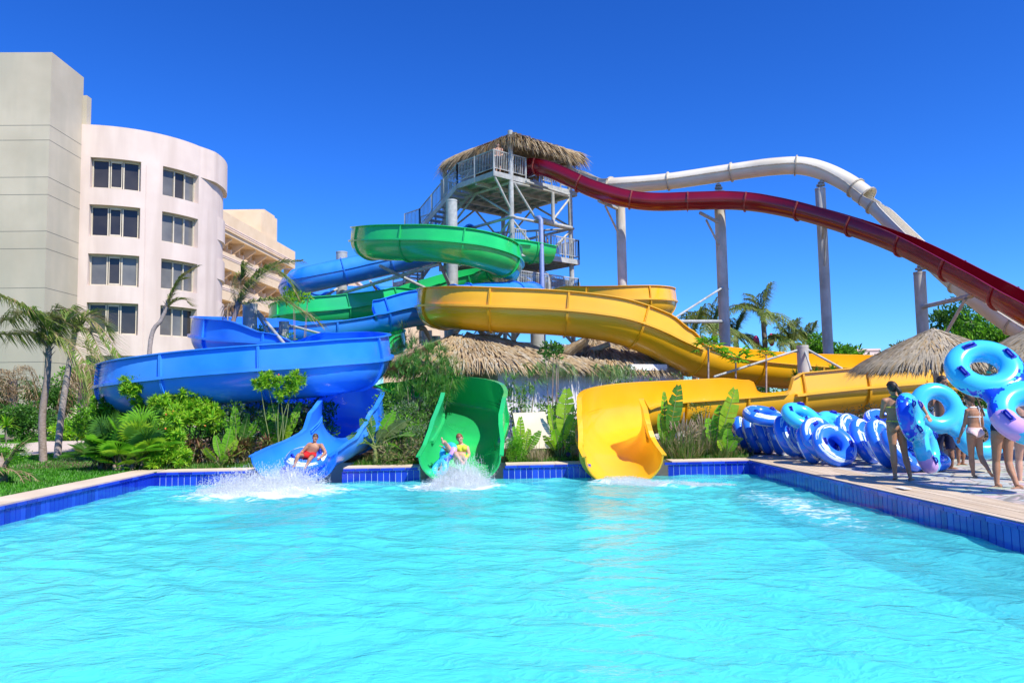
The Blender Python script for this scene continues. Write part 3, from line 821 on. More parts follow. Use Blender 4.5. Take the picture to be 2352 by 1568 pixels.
# staircases
def stair(a0, a1, b0, b1, z0, z1, axis='b', land=1.3):
    """from (b0, z0) down to (b1, z1), treads spanning a0..a1"""
    Q = (lambda a, b, z: T(a, b, z)) if axis == 'b' else (lambda a, b, z: T(b, a, z))
    n = max(3, round(abs(z0 - z1) / 0.19))
    mb = MB()
    for k in range(n):
        t = (k + .5) / n
        mb.beam(Q(a0 + .04, b0 + (b1 - b0) * t, z0 - (z0 - z1) * (k + 1) / (n + 1)), Q(a1 - .04, b0 + (b1 - b0) * t, z0 - (z0 - z1) * (k + 1) / (n + 1)), abs(b1 - b0) / n * 1.05, .05)
    for a in (a0, a1):
        mb.beam(Q(a, b0, z0 - .14), Q(a, b1, z1 - .14), .06, .28)
    if land:
        s = 1 if b1 > b0 else -1
        ang = TRZ
        c = Q((a0 + a1) / 2, b1 + s * land / 2, z1 - .05)
        mb.box(c, (a1 - a0, land, .07) if axis == 'b' else (land, a1 - a0, .07), ang)
        for a in (a0, a1): mb.beam(Q(a, b1, z1 - .17), Q(a, b1 + s * land, z1 - .17), .06, .26)
        mb.beam(Q(a0, b1 + s * land, z1 - .17), Q(a1, b1 + s * land, z1 - .17), .06, .26)
    st = mb.build('staircase', M['steel'], tower)
    for a in (a0, a1):
        pts = [Q(a, b0, z0), Q(a, b1, z1)]
        if land: pts.append(Q(a, b1 + (1 if b1 > b0 else -1) * land, z1))
        railing(st, M['steel'], pts, sp=0.14)
    return st
stair(0.0, 1.15, 3.0, 6.5, ZD, 11.45, land=1.5)
stair(2.2, 3.3, 8.2, 11.4, 11.45, ZM, axis='b', land=1.2)
stair(6.2, 7.2, 5.6, 1.8, ZM, ZL, land=1.0)
stair(6.2, 7.2, 6.2, 9.4, ZL, 4.6, land=1.2)
stair(3.4, 4.5, 6.2, 10.2, ZM, ZL - .2, land=1.0)
part('cross_beam', M['steel'], lambda mb: mb.bar(T(1.2, 7.95, 11.25), T(1.2, 7.95, 0), .1))
# girts between the legs and bracing
def ring(z, r):
    for (p, q) in (((LA[0], 0), (LA[1], 0)), ((LA[1], 0), (LA[1], LB[1])), ((LA[1], LB[1]), (LA[0], LB[1])), ((LA[0], LB[1]), (LA[0], 0))):
        part('cross_beam', M['steel'], lambda mb: mb.bar(T(*p, z), T(*q, z), r, 12))
for z in (11.0, 8.0, 4.4): ring(z, 0.08)
ring(12.85, .08)
for z in (11.0, 8.0):
    part('cross_beam', M['steel'], lambda mb: mb.bar(T(LA[0], 0, z), T(LA[1], LB[1], z), .06, 8))
    part('cross_beam', M['steel'], lambda mb: mb.bar(T(LA[1], 0, z), T(LA[0], LB[1], z), .06, 8))
FACES = [((LA[0], 0), (LA[1], 0)), ((LA[1], 0), (LA[1], LB[1])), ((LA[1], LB[1]), (LA[0], LB[1])), ((LA[0], LB[1]), (LA[0], 0))]
for fi, (p, q) in enumerate(FACES):
    for (zb, zt) in ((11.0, 12.85), (8.0, 9.0), (8.95, 11.0), (4.4, 7.0)):
        if zt == 9.0: continue
        pm = ((p[0] + q[0]) / 2, (p[1] + q[1]) / 2)
        if zb == 11.0 and fi == 0:
            for e, o_ in ((p, 0.38), (q, 0.62)):
                m_ = (p[0] + (q[0] - p[0]) * o_, 0)
                part('brace', M['steel'], lambda mb: mb.bar(T(*e, zt - .1) if e == q else T(0.05, 0, zt + .1), T(*p, zb + .3) if e == p else T(*m_, zb), .065, 8))
            part('brace', M['steel'], lambda mb: mb.bar(T(1.35, 0, zt + .05), T(3.1, 0, zb), .065, 8))
            continue
        for e in (p, q):
            if zb == 8.95: part('brace', M['steel'], lambda mb: mb.bar(T(*pm, zb + .1), T(*e, zt - .1), .06, 8))
            else: part('brace', M['steel'], lambda mb: mb.bar(T(*e, zb + .1), T(*pm, zt), .06, 8))
# start post for the red slide and the blue feed pipe
part('hanger', M['steel'], lambda mb: (mb.bar(T(4.05, -.25, 12.75), T(4.05, -.25, 11.0), .1, 12), mb.bar(T(2.0, -.3, 12.95), T(5.2, -.3, 12.8), .07, 12)))
def pipe(mb):
    mb.tube([T(2.6, -.75, 0), T(2.6, -.75, 10.9), T(2.62, -.6, 11.05), T(2.75, -.35, 11.1)], .13, 14)
part('feed_pipe', M['bluesteel'], pipe)
part('water_pipe', M['steel'], lambda mb: (mb.bar(T(2.75, -.3, 11.1), T(4.3, -.18, 11.02), .15, 14), mb.bar(T(4.3, -.18, 11.02), T(5.6, -.18, 11.0), .1, 14)))
# thatched roof: hipped, ragged palm fronds hanging over the edge
def thatch_strip(mb, p, d, n, l, wd, sag, mi):
    """one dry leaf blade: from p along d, drooping by sag"""
    s = d.cross(n)
    if s.length < 1e-4: return
    s = s.normalized() * wd / 2
    q = p + d * l * .55 + Vector((0, 0, -sag * .3)); r_ = p + d * l + Vector((0, 0, -sag))
    mb.add([p - s, p + s, q + s * .9, q - s * .9, r_], [(0, 1, 2, 3), (3, 2, 4)], mi)
def hip_thatch(mb, c, ex, ey, lx, ly, h, ridge, n, rng, leaf=0.8, wd=.05, drop=.55, mats=3, over=0.5):
    """solid hip + blades.  c centre at eave height"""
    ex, ey = ex.normalized(), ey.normalized(); up = Vector((0, 0, 1))
    hx, hy = lx / 2, ly / 2; r = ridge / 2
    A = [c - ex * hx - ey * hy, c + ex * hx - ey * hy, c + ex * hx + ey * hy, c - ex * hx + ey * hy]
    Rr = [c - ex * r + up * h, c + ex * r + up * h]
    sides = [(A[0], A[1], Rr[1], Rr[0]), (A[1], A[2], Rr[1], Rr[1]), (A[2], A[3], Rr[0], Rr[1]), (A[3], A[0], Rr[0], Rr[0])]
    base = []
    for (a, b, cc, dd) in sides:
        off = up * -.06
        mb.add([a + off, b + off, cc + off, dd + off] if cc is not dd else [a + off, b + off, cc + off], [(0, 1, 2, 3)] if cc is not dd else [(0, 1, 2)], mats - 1)
        area = (b - a).length
        base.append(area)
    tot = sum(base)
    for (a, b, cc, dd), wgt in zip(sides, base):
        k = int(n * wgt / tot)
        for i in range(k):
            t = rng.random(); s_ = rng.random() ** .75
            if rng.random() < .3: s_ = rng.random() * .08
            lo = a.lerp(b, t); hi = dd.lerp(cc, t)
            p = lo.lerp(hi, s_)
            d = (lo - hi).normalized()
            side = (b - a).normalized()
            d = (d + side * rng.gauss(0, .22)).normalized()
            nr = side.cross(up).normalized() + up * .4
            p = p + up * rng.uniform(0, .12)
            l = leaf * rng.uniform(.6, 1.3)
            edge = max(0, 1 - s_ * 3)
            thatch_strip(mb, p, d, nr, l * (0.75 + .3 * edge), wd * rng.uniform(.6, 1.4), drop * edge * rng.uniform(.3, 1.5) + .05, rng.choices(range(mats), (5, 3, 2)[:mats])[0])
def troof(mb):
    c = T(3.65, 2.55, 15.42)
    hip_thatch(mb, c, TX, TY, 4.7, 5.3, .5, 1.8, 7500, random.Random(5), leaf=.95, wd=.07, drop=.78)
mb = MB(); troof(mb)
mb.build('thatched_roof', [M['straw'], M['straw_grey'], M['straw2']], tower)
part('roof_frame', M['steel'], lambda mb: [mb.beam(T(*p, 15.0), T(*q, 15.0), .1, .14) for p, q in FACES] + [mb.beam(T(LA[0], 0, 14.95), T(LA[1], LB[1], 14.95), .08, .1), mb.beam(T(LA[1], 0, 14.95), T(LA[0], LB[1], 14.95), .08, .1)])

# ---------------------------------------------------------------- support columns
def column(label, base, top, rad, mat, cap=True, arms=(), neck=None, group='columns holding up the slides'):
    b = Vector(base); o = thing('support_column', b, label, 'support column', group)
    mb = MB(); mb.bar(b - Vector((0, 0, .3)), Vector((b.x, b.y, top)), rad, 20); mb.build('shaft', mat, o)
    if cap:
        mb = MB(); mb.bar((b.x, b.y, top - .02), (b.x, b.y, top + .06), rad * 1.04, 20); mb.build('cap', mat, o)
    if neck:
        mb = MB(); nz = Vector(neck); t0 = Vector((b.x, b.y, top + .05))
        mb.bar(t0, nz, .085, 10); m_ = t0.lerp(nz, .4); mb.bar(m_ - Vector((0, 0, .04)), m_ + Vector((0, 0, .04)), .2, 12)
        m_ = t0.lerp(nz, .72); mb.bar(m_ - Vector((0, 0, .03)), m_ + Vector((0, 0, .03)), .15, 12)
        mb.build('neck', M['steel'], o)
    for arm in arms:
        p, q, r = arm[:3]
        mb = MB(); mb.bar(p, q, r, 10); mb.build('arm' if r > .06 else 'brace', M['steel'], o)
    return o
def colY(u, v, Y): p = P(u, v, Y); return Vector((p.x, Y, 0)), p.z
b, z = colY(1425, 480, 39.2); z = P(1424, 471, 39.2).z
column('concrete column under the red slide nearest the tower', b, z, .25, M['concrete_post'], arms=[(P(1375, 461, 38.0), P(1418, 480, 39.1), .09), (P(1390, 473, 38.2), P(1420, 535, 39.1), .055)])
b, z = colY(1658, 600, 37.6); z = P(1654, 442, 37.6).z
column('tall pale column carrying the white tube beyond the upper yellow curl', b, z, .27, M['concrete_post'], neck=P(1649, 421, 37.5), arms=[(P(1608, 489, 36.8), P(1652, 512, 37.5), .09), (P(1622, 505, 36.9), P(1655, 570, 37.5), .055), (P(1660, 660, 37.4), P(1545, 733, 33.5), .05), (P(1660, 738, 37.4), P(1535, 738, 33.5), .085)])
b, z = colY(1893, 620, 35.0); z = P(1884, 436, 35.0).z
column('slim tall column under the highest bend of the white tube', b, z, .235, M['concrete_post'], neck=P(1887, 414, 35.0), arms=[(P(1893, 512, 33.7), P(1889, 545, 34.8), .08), (P(1897, 522, 33.8), P(1893, 610, 34.8), .05)])
b, z = colY(2115, 680, 31.2); z = P(2113, 628, 31.2).z
column('short dark column behind the big thatched parasol, arm reaching to the red slide', b, z, .235, M['concrete_post'], neck=P(2116, 606, 31.4), arms=[(P(2118, 705, 31.1), P(2228, 680, 27.2), .09), (P(2218, 686, 27.3), P(2170, 770, 28.5), .06), (P(2228, 680, 27.2), P(2240, 672, 26.9), .11)])
b, z = colY(1038, 560, 35.2); z = P(1038, 463, 35.2).z
column('thick grey column standing inside the upper green curl', b, z, .27, M['steel'], arms=[(P(1010, 606, 32.2), P(1035, 660, 35), .08), (P(1010, 606, 32.2), P(930, 630, 33.5), .08), (P(930, 630, 33.5), P(790, 672, 36.5), .08), (P(872, 610, 33), P(990, 668, 35), .07), (P(1090, 740, 30), P(1046, 758, 34.8), .1)])
b, z = colY(785, 620, 44.6); z = P(783, 581, 44.6).z
column('distant grey column inside the enclosed blue bend', b, z, .33, M['steel'], arms=[(P(725, 693, 43.5), P(780, 660, 44.5), .08), (P(850, 645, 42.5), P(872, 676, 44), .07)])
b, z = colY(574, 740, 25.4); z = P(573, 702, 25.4).z
column('grey steel column with two stays among the foreground blue curves', b, z, .235, M['steel'], arms=[(P(592, 715, 25.3), P(690, 835, 20.6), .05), (P(592, 722, 25.3), P(632, 790, 23.8), .045), (P(690, 835, 20.6), P(700, 850, 20.3), .07)])
b, z = colY(652, 770, 26.4); z = P(654, 742, 26.4).z
column('short grey post beneath the lower blue straight with one long stay', b, z, .17, M['steel'], arms=[(P(665, 747, 26.4), P(795, 782, 29.5), .045), (P(660, 748, 26.4), P(640, 762, 28.2), .06)])
b, z = colY(1233, 720, 26.3); z = P(1233, 672, 27.4).z
b2 = Vector((P(1233, 720, 27.4).x, 27.4, 0))
column('pale column rising through the hut thatch under the front yellow curve', b2, z, .25, M['steel'], arms=[(P(1070, 768, 26.5), P(1228, 828, 27.2), .12), (P(1100, 755, 26.2), P(1120, 780, 26.5), .1), (P(1240, 850, 27.2), P(1400, 790, 26.0), .1), (P(1120, 785, 26.6), P(1190, 812, 27.0), .13), (P(1260, 850, 27.2), P(1420, 842, 27.5), .11)])
b, z = colY(1845, 840, 25.2); z = P(1843, 797, 25.2).z
column('stubby concrete post with wire stays between the two lower yellow runs', b, z, .19, M['concrete_post'], arms=[(P(1838, 802, 25.2), P(1640, 865, 24.4), .04), (P(1850, 800, 25.2), P(1935, 847, 24.5), .04), (P(1848, 803, 25.1), P(1863, 850, 24.4), .035)])
b, z = colY(1000, 790, 33.0); z = P(1000, 775, 33.0).z
column('dark column behind the hut roof carrying the blue tube bracket', b, z, .22, M['steel'], arms=[(P(960, 752, 31.2), P(975, 755, 31.5), .1), (P(975, 755, 31.5), P(995, 790, 33), .09)])
for (u, Y, r) in ((1088, 43, .14), (1180, 36, .12), (1203, 37, .13)):
    pass
# ---------------------------------------------------------------- hotel
# blank stair tower on the left
ht = thing('hotel_tower', (-31, 50, 0), 'tall blank grey rendered tower block with thin horizontal joints at the left edge', 'building')
tx0, tx1, ty0, ty1, tz = -48.0, -26.1, 45.0, 48.42, 22.9
mb = MB(); mb.box(((tx0 + tx1) / 2, (ty0 + 48.6) / 2, tz / 2 - .1), (tx1 - tx0, 48.6 - ty0, tz + .2)); mb.build('wall', M['render_grey'], ht)
mb = MB()
for v in (287, 321, 406, 446, 530, 570, 660, 830):
    z = P(60, v + 1, ty0).z
    mb.box(((tx0 + tx1) / 2, ty0 - .001, z), (tx1 - tx0, .012, .02)); mb.box((tx1 + .001, (ty0 + 48.6) / 2, z), (.012, 48.6 - ty0, .02))
mb.build('joint_strip', M['dark_joint'], ht)  # thin dark strips drawn along the horizontal wall joints
mb = MB(); mb.box((tx1 + .1, 48.85, 10.8), (.3, .55, 21.6 + .2)); mb.build('pilaster', M['render_grey'], ht)
# rounded wing: quarter drum with two columns of window bays
hc = Vector((-26.6, 55.32, 0)); HR = 6.82
drum = thing('hotel_wing', (hc.x, hc.y, 0), 'rounded pale pink hotel wing with stacked ribbon windows beside the grey tower', 'building')
FL = [(15.6, 17.6), (12.45, 14.5), (9.25, 11.3), (6.1, 8.15), (2.0, 4.75)]
bays = [(9.0, 34.0, 0.32), (45.5, 69.0, 0.32)]
A0, A1, STEP = -1.0, 118.0, 1.0
HT = 19.75
def dp(th, r, z): t = R(th); return Vector((hc.x + r * math.sin(t), hc.y - r * math.cos(t), z))
ths = sorted(set([A0 + i * 1.5 for i in range(int((A1 - A0) / 1.5) + 1)] + [A1] + [b[0] for b in bays] + [b[1] for b in bays]))
zs = sorted(set([-0.2, HT] + [z for f in FL for z in f]))
mb = MB()
def isopen(t0, t1, z0, z1):
    tm, zm = (t0 + t1) / 2, (z0 + z1) / 2
    return any(b[0] < tm < b[1] for b in bays) and any(f[0] < zm < f[1] for f in FL)
for i in range(len(ths) - 1):
    for j in range(len(zs) - 1):
        if not isopen(ths[i], ths[i + 1], zs[j], zs[j + 1]):
            mb.add([dp(ths[i], HR, zs[j]), dp(ths[i + 1], HR, zs[j]), dp(ths[i + 1], HR, zs[j + 1]), dp(ths[i], HR, zs[j + 1])], [(0, 1, 2, 3)], 0, False)
RI = HR - 0.42
for b in bays:
    tt = [t for t in ths if b[0] <= t <= b[1]]
    for f in FL:
        for i in range(len(tt) - 1):
            for z, fl in ((f[0], 0), (f[1], 1)):
                q = [dp(tt[i], HR, z), dp(tt[i + 1], HR, z), dp(tt[i + 1], RI, z), dp(tt[i], RI, z)]
                mb.add(q if fl == 0 else q[::-1], [(0, 1, 2, 3)])
        for t in (b[0], b[1]):
            mb.add([dp(t, HR, f[0]), dp(t, RI, f[0]), dp(t, RI, f[1]), dp(t, HR, f[1])], [(0, 1, 2, 3)])
# roof slab and hidden back
n = len(ths)
mb.add([dp(t, HR, HT) for t in ths] + [dp(t, HR - .5, HT) for t in ths] + [dp(t, HR - .5, HT - .8) for t in ths], [(i, i + 1, n + i + 1, n + i) for i in range(n - 1)] + [(n + i, n + i + 1, 2 * n + i + 1, 2 * n + i) for i in range(n - 1)])
mb.add([dp(t, HR - .5, HT - .8) for t in ths] + [Vector((hc.x, hc.y, HT - .8))], [tuple(range(n)) + (n,)])
mb.build('wall', M['render'], drum)
# pale raised strip standing in for the groove between the bays + projecting parapet hood at the right
mb = MB()
mb.beam(dp(36.6, HR + .005, 0), dp(36.6, HR + .005, 17.45), .07, .04, up=(0, 1, 0))
mb.build('groove_strip', M['cream_pink'], drum)
mb = MB()
tt = [t for t in ths if 66 <= t]
nn = len(tt)
for z0, z1, ro in ((HT - 2.2, HT + .01, HR + .28), (14.5 - 1.25 + 1.25 - .9, 15.3, HR + .16), (11.3 - .6, 12.2, HR + .16), (8.15 - .6, 9.0, HR + .16)):
    t2 = tt if z1 > 18 else [t for t in tt if t >= 84]
    k = len(t2)
    ring_ = lambda r, z: [dp(t, r, z) for t in t2]
    rr = [HR - .1 + (ro - HR + .1) * min(1, (t - t2[0]) / 14.0) for t in t2]
    a = [dp(t, r_, z0) for t, r_ in zip(t2, rr)]; b_ = [dp(t, r_, z1) for t, r_ in zip(t2, rr)]
    c_ = ring_(HR - .3, z0); d_ = ring_(HR - .3, z1)
    mb.add(a + b_ + c_ + d_, [(i, i + 1, k + i + 1, k + i) for i in range(k - 1)] + [(2 * k + i, 2 * k + i + 1, i + 1, i) for i in range(k - 1)] + [(k + i, k + i + 1, 3 * k + i + 1, 3 * k + i) for i in range(k - 1)])
    mb.add([a[-1], b_[-1], d_[-1], c_[-1]], [(0, 1, 2, 3)])
mb.build('hood', M['render'], drum)
for bi, b in enumerate(bays):
    for fi, f in enumerate(FL):
        cuts = [b[0], b[0] + (b[1] - b[0]) * .36, b[0] + (b[1] - b[0]) * .66, b[1]]
        fr_ = MB()
        z0, z1 = f[0] + .02, f[1] - .02
        if fi == 4: z0 = f[0]
        hw = .055
        ri = RI + .02
        for t in cuts:
            tt_ = min(max(t, b[0] + .5), b[1] - .5)
            fr_.beam(dp(tt_, ri, z0), dp(tt_, ri, z1), .075, .1, up=dp(tt_, 1, 0) - dp(tt_, 0, 0))
        for z in (z0 + .05, z1 - .05):
            for i in range(3):
                fr_.beam(dp(cuts[i] + .5, ri, z), dp(cuts[i + 1] - .5, ri, z), .1, .1)
        # the middle casement has its own inner frame
        if bi == 0:
            for t in (cuts[1] + 1.0, cuts[2] - 1.0): fr_.beam(dp(t, ri + .03, z0 + .1), dp(t, ri + .03, z1 - .1), .05, .06, up=dp(t, 1, 0) - dp(t, 0, 0))
            for z in (z0 + .14, z1 - .14): fr_.beam(dp(cuts[1] + 1, ri + .03, z), dp(cuts[2] - 1, ri + .03, z), .06, .09)
        wdw = fr_.build('window', M['window_frame'], drum)
        for i in range(3):
            g = MB()
            g.add([dp(cuts[i], RI - .03, z0), dp(cuts[i + 1], RI - .03, z0), dp(cuts[i + 1], RI - .03, z1), dp(cuts[i], RI - .03, z1)], [(0, 1, 2, 3)])
            blind = (bi, fi, i) in ((1, 0, 0), (1, 0, 2), (1, 1, 0), (1, 1, 1), (1, 1, 2), (0, 2, 0), (0, 2, 2), (1, 2, 0), (1, 2, 1), (1, 2, 2), (1, 3, 0), (1, 3, 1))
            g.build('pane', M['glass_grey'] if blind else M['glass'], wdw)
# long balcony wing running away behind the drum
lw = thing('hotel_wing', (-24, 68, 0), 'long cream hotel wing with three balcony bands on stepped brackets', 'building')
wy0, wy1 = 57.5, 78.0
def fx(y): return -21.35 + (y - 60) * 0.082          # outer face of the balcony bands
def band_box(mb, y0, y1, z0, z1, dep=1.6, dx=0.0, mi=0):
    a = [Vector((fx(y0) + dx, y0, z0)), Vector((fx(y1) + dx, y1, z0)), Vector((fx(y1) + dx - dep, y1, z0)), Vector((fx(y0) + dx - dep, y0, z0))]
    mb.prism(a, (0, 0, z1 - z0), mi)
mb = MB()
band_box(mb, wy0, wy1, -.2, 17.0, 8, -1.9)
mb.build('wall', M['cream'], lw)
bands = [(15.35, 17.15), (12.55, 13.85), (9.95, 11.2), (7.4, 8.6), (4.6, 5.8)]
for k, (z0, z1) in enumerate(bands):
    mb = MB()
    band_box(mb, wy0, wy1, z0, z1, 1.9)
    if k == 0: band_box(mb, wy0, wy1 - 2, z0 + .3, z0 + .42, .3, .12)
    mb.build('balcony_band', M['cream'] if k != 1 else M['cream'], lw)
    mb = MB()
    for zz in (z0 + (.55 if k == 0 else .8), z0 + (.72 if k == 0 else .95)): band_box(mb, wy0, wy1, zz, zz + .07, .2, .035)
    mb.build('moulding', M['cream_pink'], lw)
ys_ = [59.0 + 2.55 * i for i in range(8)]
for k, (z0, z1) in enumerate(bands[:4]):
    zb = bands[k + 1][1]
    for y in ys_:
        if y > wy1 - 1: continue
        # stepped fin wall between the balconies
        mb = MB()
        x = fx(y)
        st = [(x - 1.95, zb), (x - .45, zb), (x - .45, zb + .35), (x - .75, zb + .35), (x - .75, zb + .75), (x - 1.1, zb + .75), (x - 1.1, z0), (x - 1.95, z0)]
        mb.prism([Vector((a, y, z)) for a, z in st], (0, .3, 0))
        mb.build('fin_wall', M['cream'], lw)
        mb = MB()
        st = [(x - 1.1, z0), (x - .1, z0), (x - .1, z0 - .22), (x - 1.1, z0 - .95)]
        mb.prism([Vector((a, y + 1.25, z)) for a, z in st], (0, .26, 0))
        mb.build('bracket', M['cream'], lw)
        mb = MB(); mb.box((x - 1.87, y + .75, (zb + z0) / 2 - .1), (.1, .55, (z0 - zb) * .62)); mb.build('louvre', M['louvre'], lw)
mb = MB()
band_box(mb, 69.5, 73.5, 17.15, 19.3, 5.5, -.25); band_box(mb, 70.2, 72.8, 19.3, 19.65, 4.6, -.25); band_box(mb, 72.9, 73.5, 19.3, 19.5, 4.6, -.25)
mb.build('roof_block', M['cream'], lw)
mb = MB(); band_box(mb, wy1, wy1 + 8, -.2, 14.9, 6, -1.2); mb.build('end_wall', M['cream'], lw)
# farther cream blocks glimpsed between the slides
def block(label, u0, u1, vtop, Y, dep, cat='building', mat='cream', steps=()):
    a, b = P(u0, vtop, Y), P(u1, vtop, Y)
    o = thing('distant_building', ((a.x + b.x) / 2, Y + dep / 2, 0), label, cat, 'distant hotel buildings')
    mb = MB(); z = a.z
    mb.prism([(a.x, Y, -.2), (b.x, Y, -.2), (b.x, Y + dep, -.2), (a.x, Y + dep, -.2)], (0, 0, z + .2)); mb.build('wall', M[mat], o)
    mb = MB(); mb.prism([(a.x - .15, Y - .15, z), (b.x + .15, Y - .15, z), (b.x + .15, Y + dep + .15, z), (a.x - .15, Y + dep + .15, z)], (0, 0, .35)); mb.build('parapet', M['cream_pink'], o)
    nw = max(2, int((b.x - a.x) / 3.2))
    nf = max(1, int(z / 3.2))
    for f in range(nf):
        for i in range(nw):
            xx = a.x + (b.x - a.x) * (i + .5) / nw
            mb = MB(); mb.box((xx, Y - .02, z - 1.7 - f * 3.2), (1.5, .1, 1.5)); mb.build('window', M['glass'], o)
    return o
block('cream building block glimpsed beneath the upper blue bend', 640, 815, 648, 95, 12)
block('cream building glimpsed behind the hut under the yellow curve', 880, 1010, 742, 90, 12)
block('low pinkish building far away on the right horizon', 1940, 2020, 806, 130, 14, mat='cream_pink')
block('low cream block far behind the yellow rear curl', 1130, 1260, 800, 120, 14)
# ---------------------------------------------------------------- plants
UPV = Vector((0, 0, 1))
def rdir(rng):
    while True:
        v = Vector((rng.uniform(-1, 1), rng.uniform(-1, 1), rng.uniform(-1, 1)))
        if 0.05 < v.length < 1: return v.normalized()
def leaf(mb, p, d, n, l, wd, mi=0, fold=0.25):
    """a leaf: two halves folded along the midrib"""
    s = d.cross(n)
    if s.length < 1e-3: s = d.cross(Vector((.3, .8, .2)))
    s = s.normalized() * wd * .5
    up = s.cross(d).normalized() * wd * fold
    m_ = p + d * l * .45
    mb.add([p, m_ + s + up, p + d * l, m_ - s + up], [(0, 1, 2), (0, 2, 3)], mi)
def blade(mb, pts, wd, mi=0, side=None, taper=True):
    k = len(pts); vs = []
    for i, p in enumerate(pts):
        t = (pts[min(i + 1, k - 1)] - pts[max(i - 1, 0)])
        s = (t.cross(UPV) if side is None else side)
        if s.length < 1e-4: s = Vector((1, 0, 0))
        s = s.normalized() * wd * .5 * (1 - (i / (k - 1)) ** 2 * (.95 if taper else .3))
        vs += [p - s, p + s]
    mb.add(vs, [(2 * i, 2 * i + 1, 2 * i + 3, 2 * i + 2) for i in range(k - 1)], mi)
def arc(p, d, l, sag, k=5):
    return [p + d * (l * i / (k - 1)) - UPV * (sag * (i / (k - 1)) ** 2) for i in range(k)]
def curve3(pts, n):
    pp = catmull([(Vector(p), (0.0,)) for p in pts], 1e-6)
    return [pp[round(i * (len(pp) - 1) / (n - 1))][0] for i in range(n)]
def frond(mb, pts, ll, n, wind=Vector((0, 0, -.5)), wd=.03, mi=0, mis=1, rng=rnd, sweep=.8, rach=.018):
    c = curve3(pts, n)
    mb.tube(c[::3] + [c[-1]], [rach * (1 - .8 * i / (len(c[::3]))) for i in range(len(c[::3]) + 1)], 5, mis, caps=False)
    for i in range(2, n):
        t = (c[min(i + 1, n - 1)] - c[i - 1]).normalized()
        s = t.cross(UPV)
        s = s.normalized() if s.length > .05 else Vector((1, 0, 0))
        f = i / (n - 1)
        L_ = ll * (0.45 + .75 * math.sin(math.pi * min(1, f * .85 + .12))) * rng.uniform(.75, 1.15)
        for sg in (-1, 1):
            d = (t * sweep + s * sg * rng.uniform(.5, 1.0) + UPV * rng.uniform(-.1, .25)).normalized()
            p = c[i]
            q = p + d * L_ * .45
            d2 = (d * .6 + wind * rng.uniform(.6, 1.3)).normalized()
            q2 = q + d2 * L_ * .6
            sd = d.cross(UPV + t * .4)
            sd = (sd.normalized() if sd.length > .01 else s) * wd * .5
            m_ = mi if rng.random() < .85 else mis
            mb.add([p - sd * .6, p + sd * .6, q + sd, q - sd, q2], [(0, 1, 2, 3), (3, 2, 4)], m_)
def leaf_cloud(mb, c, rad, n, ll, lw, rng, mats=(0,), wts=None, up=.35, shell=.55):
    c = Vector(c)
    for _ in range(n):
        d = rdir(rng)
        r_ = (shell + (1 - shell) * rng.random()) if rng.random() < .8 else rng.random()
        p = c + Vector((d.x * rad[0], d.y * rad[1], d.z * rad[2])) * r_
        ld = (d + rdir(rng) * .8 + UPV * up).normalized()
        leaf(mb, p, ld, rdir(rng), ll * rng.uniform(.6, 1.3), lw * rng.uniform(.7, 1.2), rng.choices(mats, wts)[0])
def clumps(mb, c, rad, k, cr, n, ll, lw, rng, mats=(0,), wts=None, up=.35):
    """uneven crown: k leafy clumps spread through the volume"""
    out = []
    for i in range(k):
        d = rdir(rng); rr = rng.random() ** .5
        q = Vector(c) + Vector((d.x * rad[0], d.y * rad[1], d.z * rad[2])) * rr
        s = cr * rng.uniform(.6, 1.3)
        leaf_cloud(mb, q, (s, s, s * .8), int(n * rng.uniform(.7, 1.2)), ll, lw, rng, mats, wts, up)
        out.append(q)
    return out
def rosette(mb, p, ax, n, l, wd, rng, mats=(0,), wts=None, spread=1.0):
    for i in range(n):
        d = (rdir(rng) * spread + ax * .7).normalized()
        leaf(mb, p, d, ax, l * rng.uniform(.7, 1.2), wd * 1.25, rng.choices(mats, wts)[0])
def bush(name, label, base, rad, h, mats, cat='bush', k=14, cr=.28, n=90, ll=.1, lw=.045, group=None, seed=1, wts=None, stems=5, lift=.0, up=.35, flowers=0):
    rng = random.Random(seed)
    base = Vector(base)
    o = thing(name, base, label, cat, group)
    c = base + UPV * (h * .55 + lift)
    mb = MB()
    tips = clumps(mb, c, (rad, rad, h * .42), k, cr, n, ll, lw, rng, tuple(range(len(mats))), wts, up)
    mb.build('foliage', [M[m] for m in mats], o)
    mb = MB()
    for i in range(stems):
        t = tips[i % len(tips)]
        mid = base.lerp(t, .5) + rdir(rng) * .06
        mb.tube([base + Vector((rng.uniform(-.08, .08), rng.uniform(-.08, .08), -.05)), mid, t], [.022, .016, .007], 5)
    mb.build('stem', M['bark'], o)
    if flowers:
        mb = MB()
        for i in range(flowers):
            q = rng.choice(tips) + rdir(rng) * cr * .9
            mb.ell(q, .028, 6, 4)
        mb.build('flower', M['flower'], o)
    return o
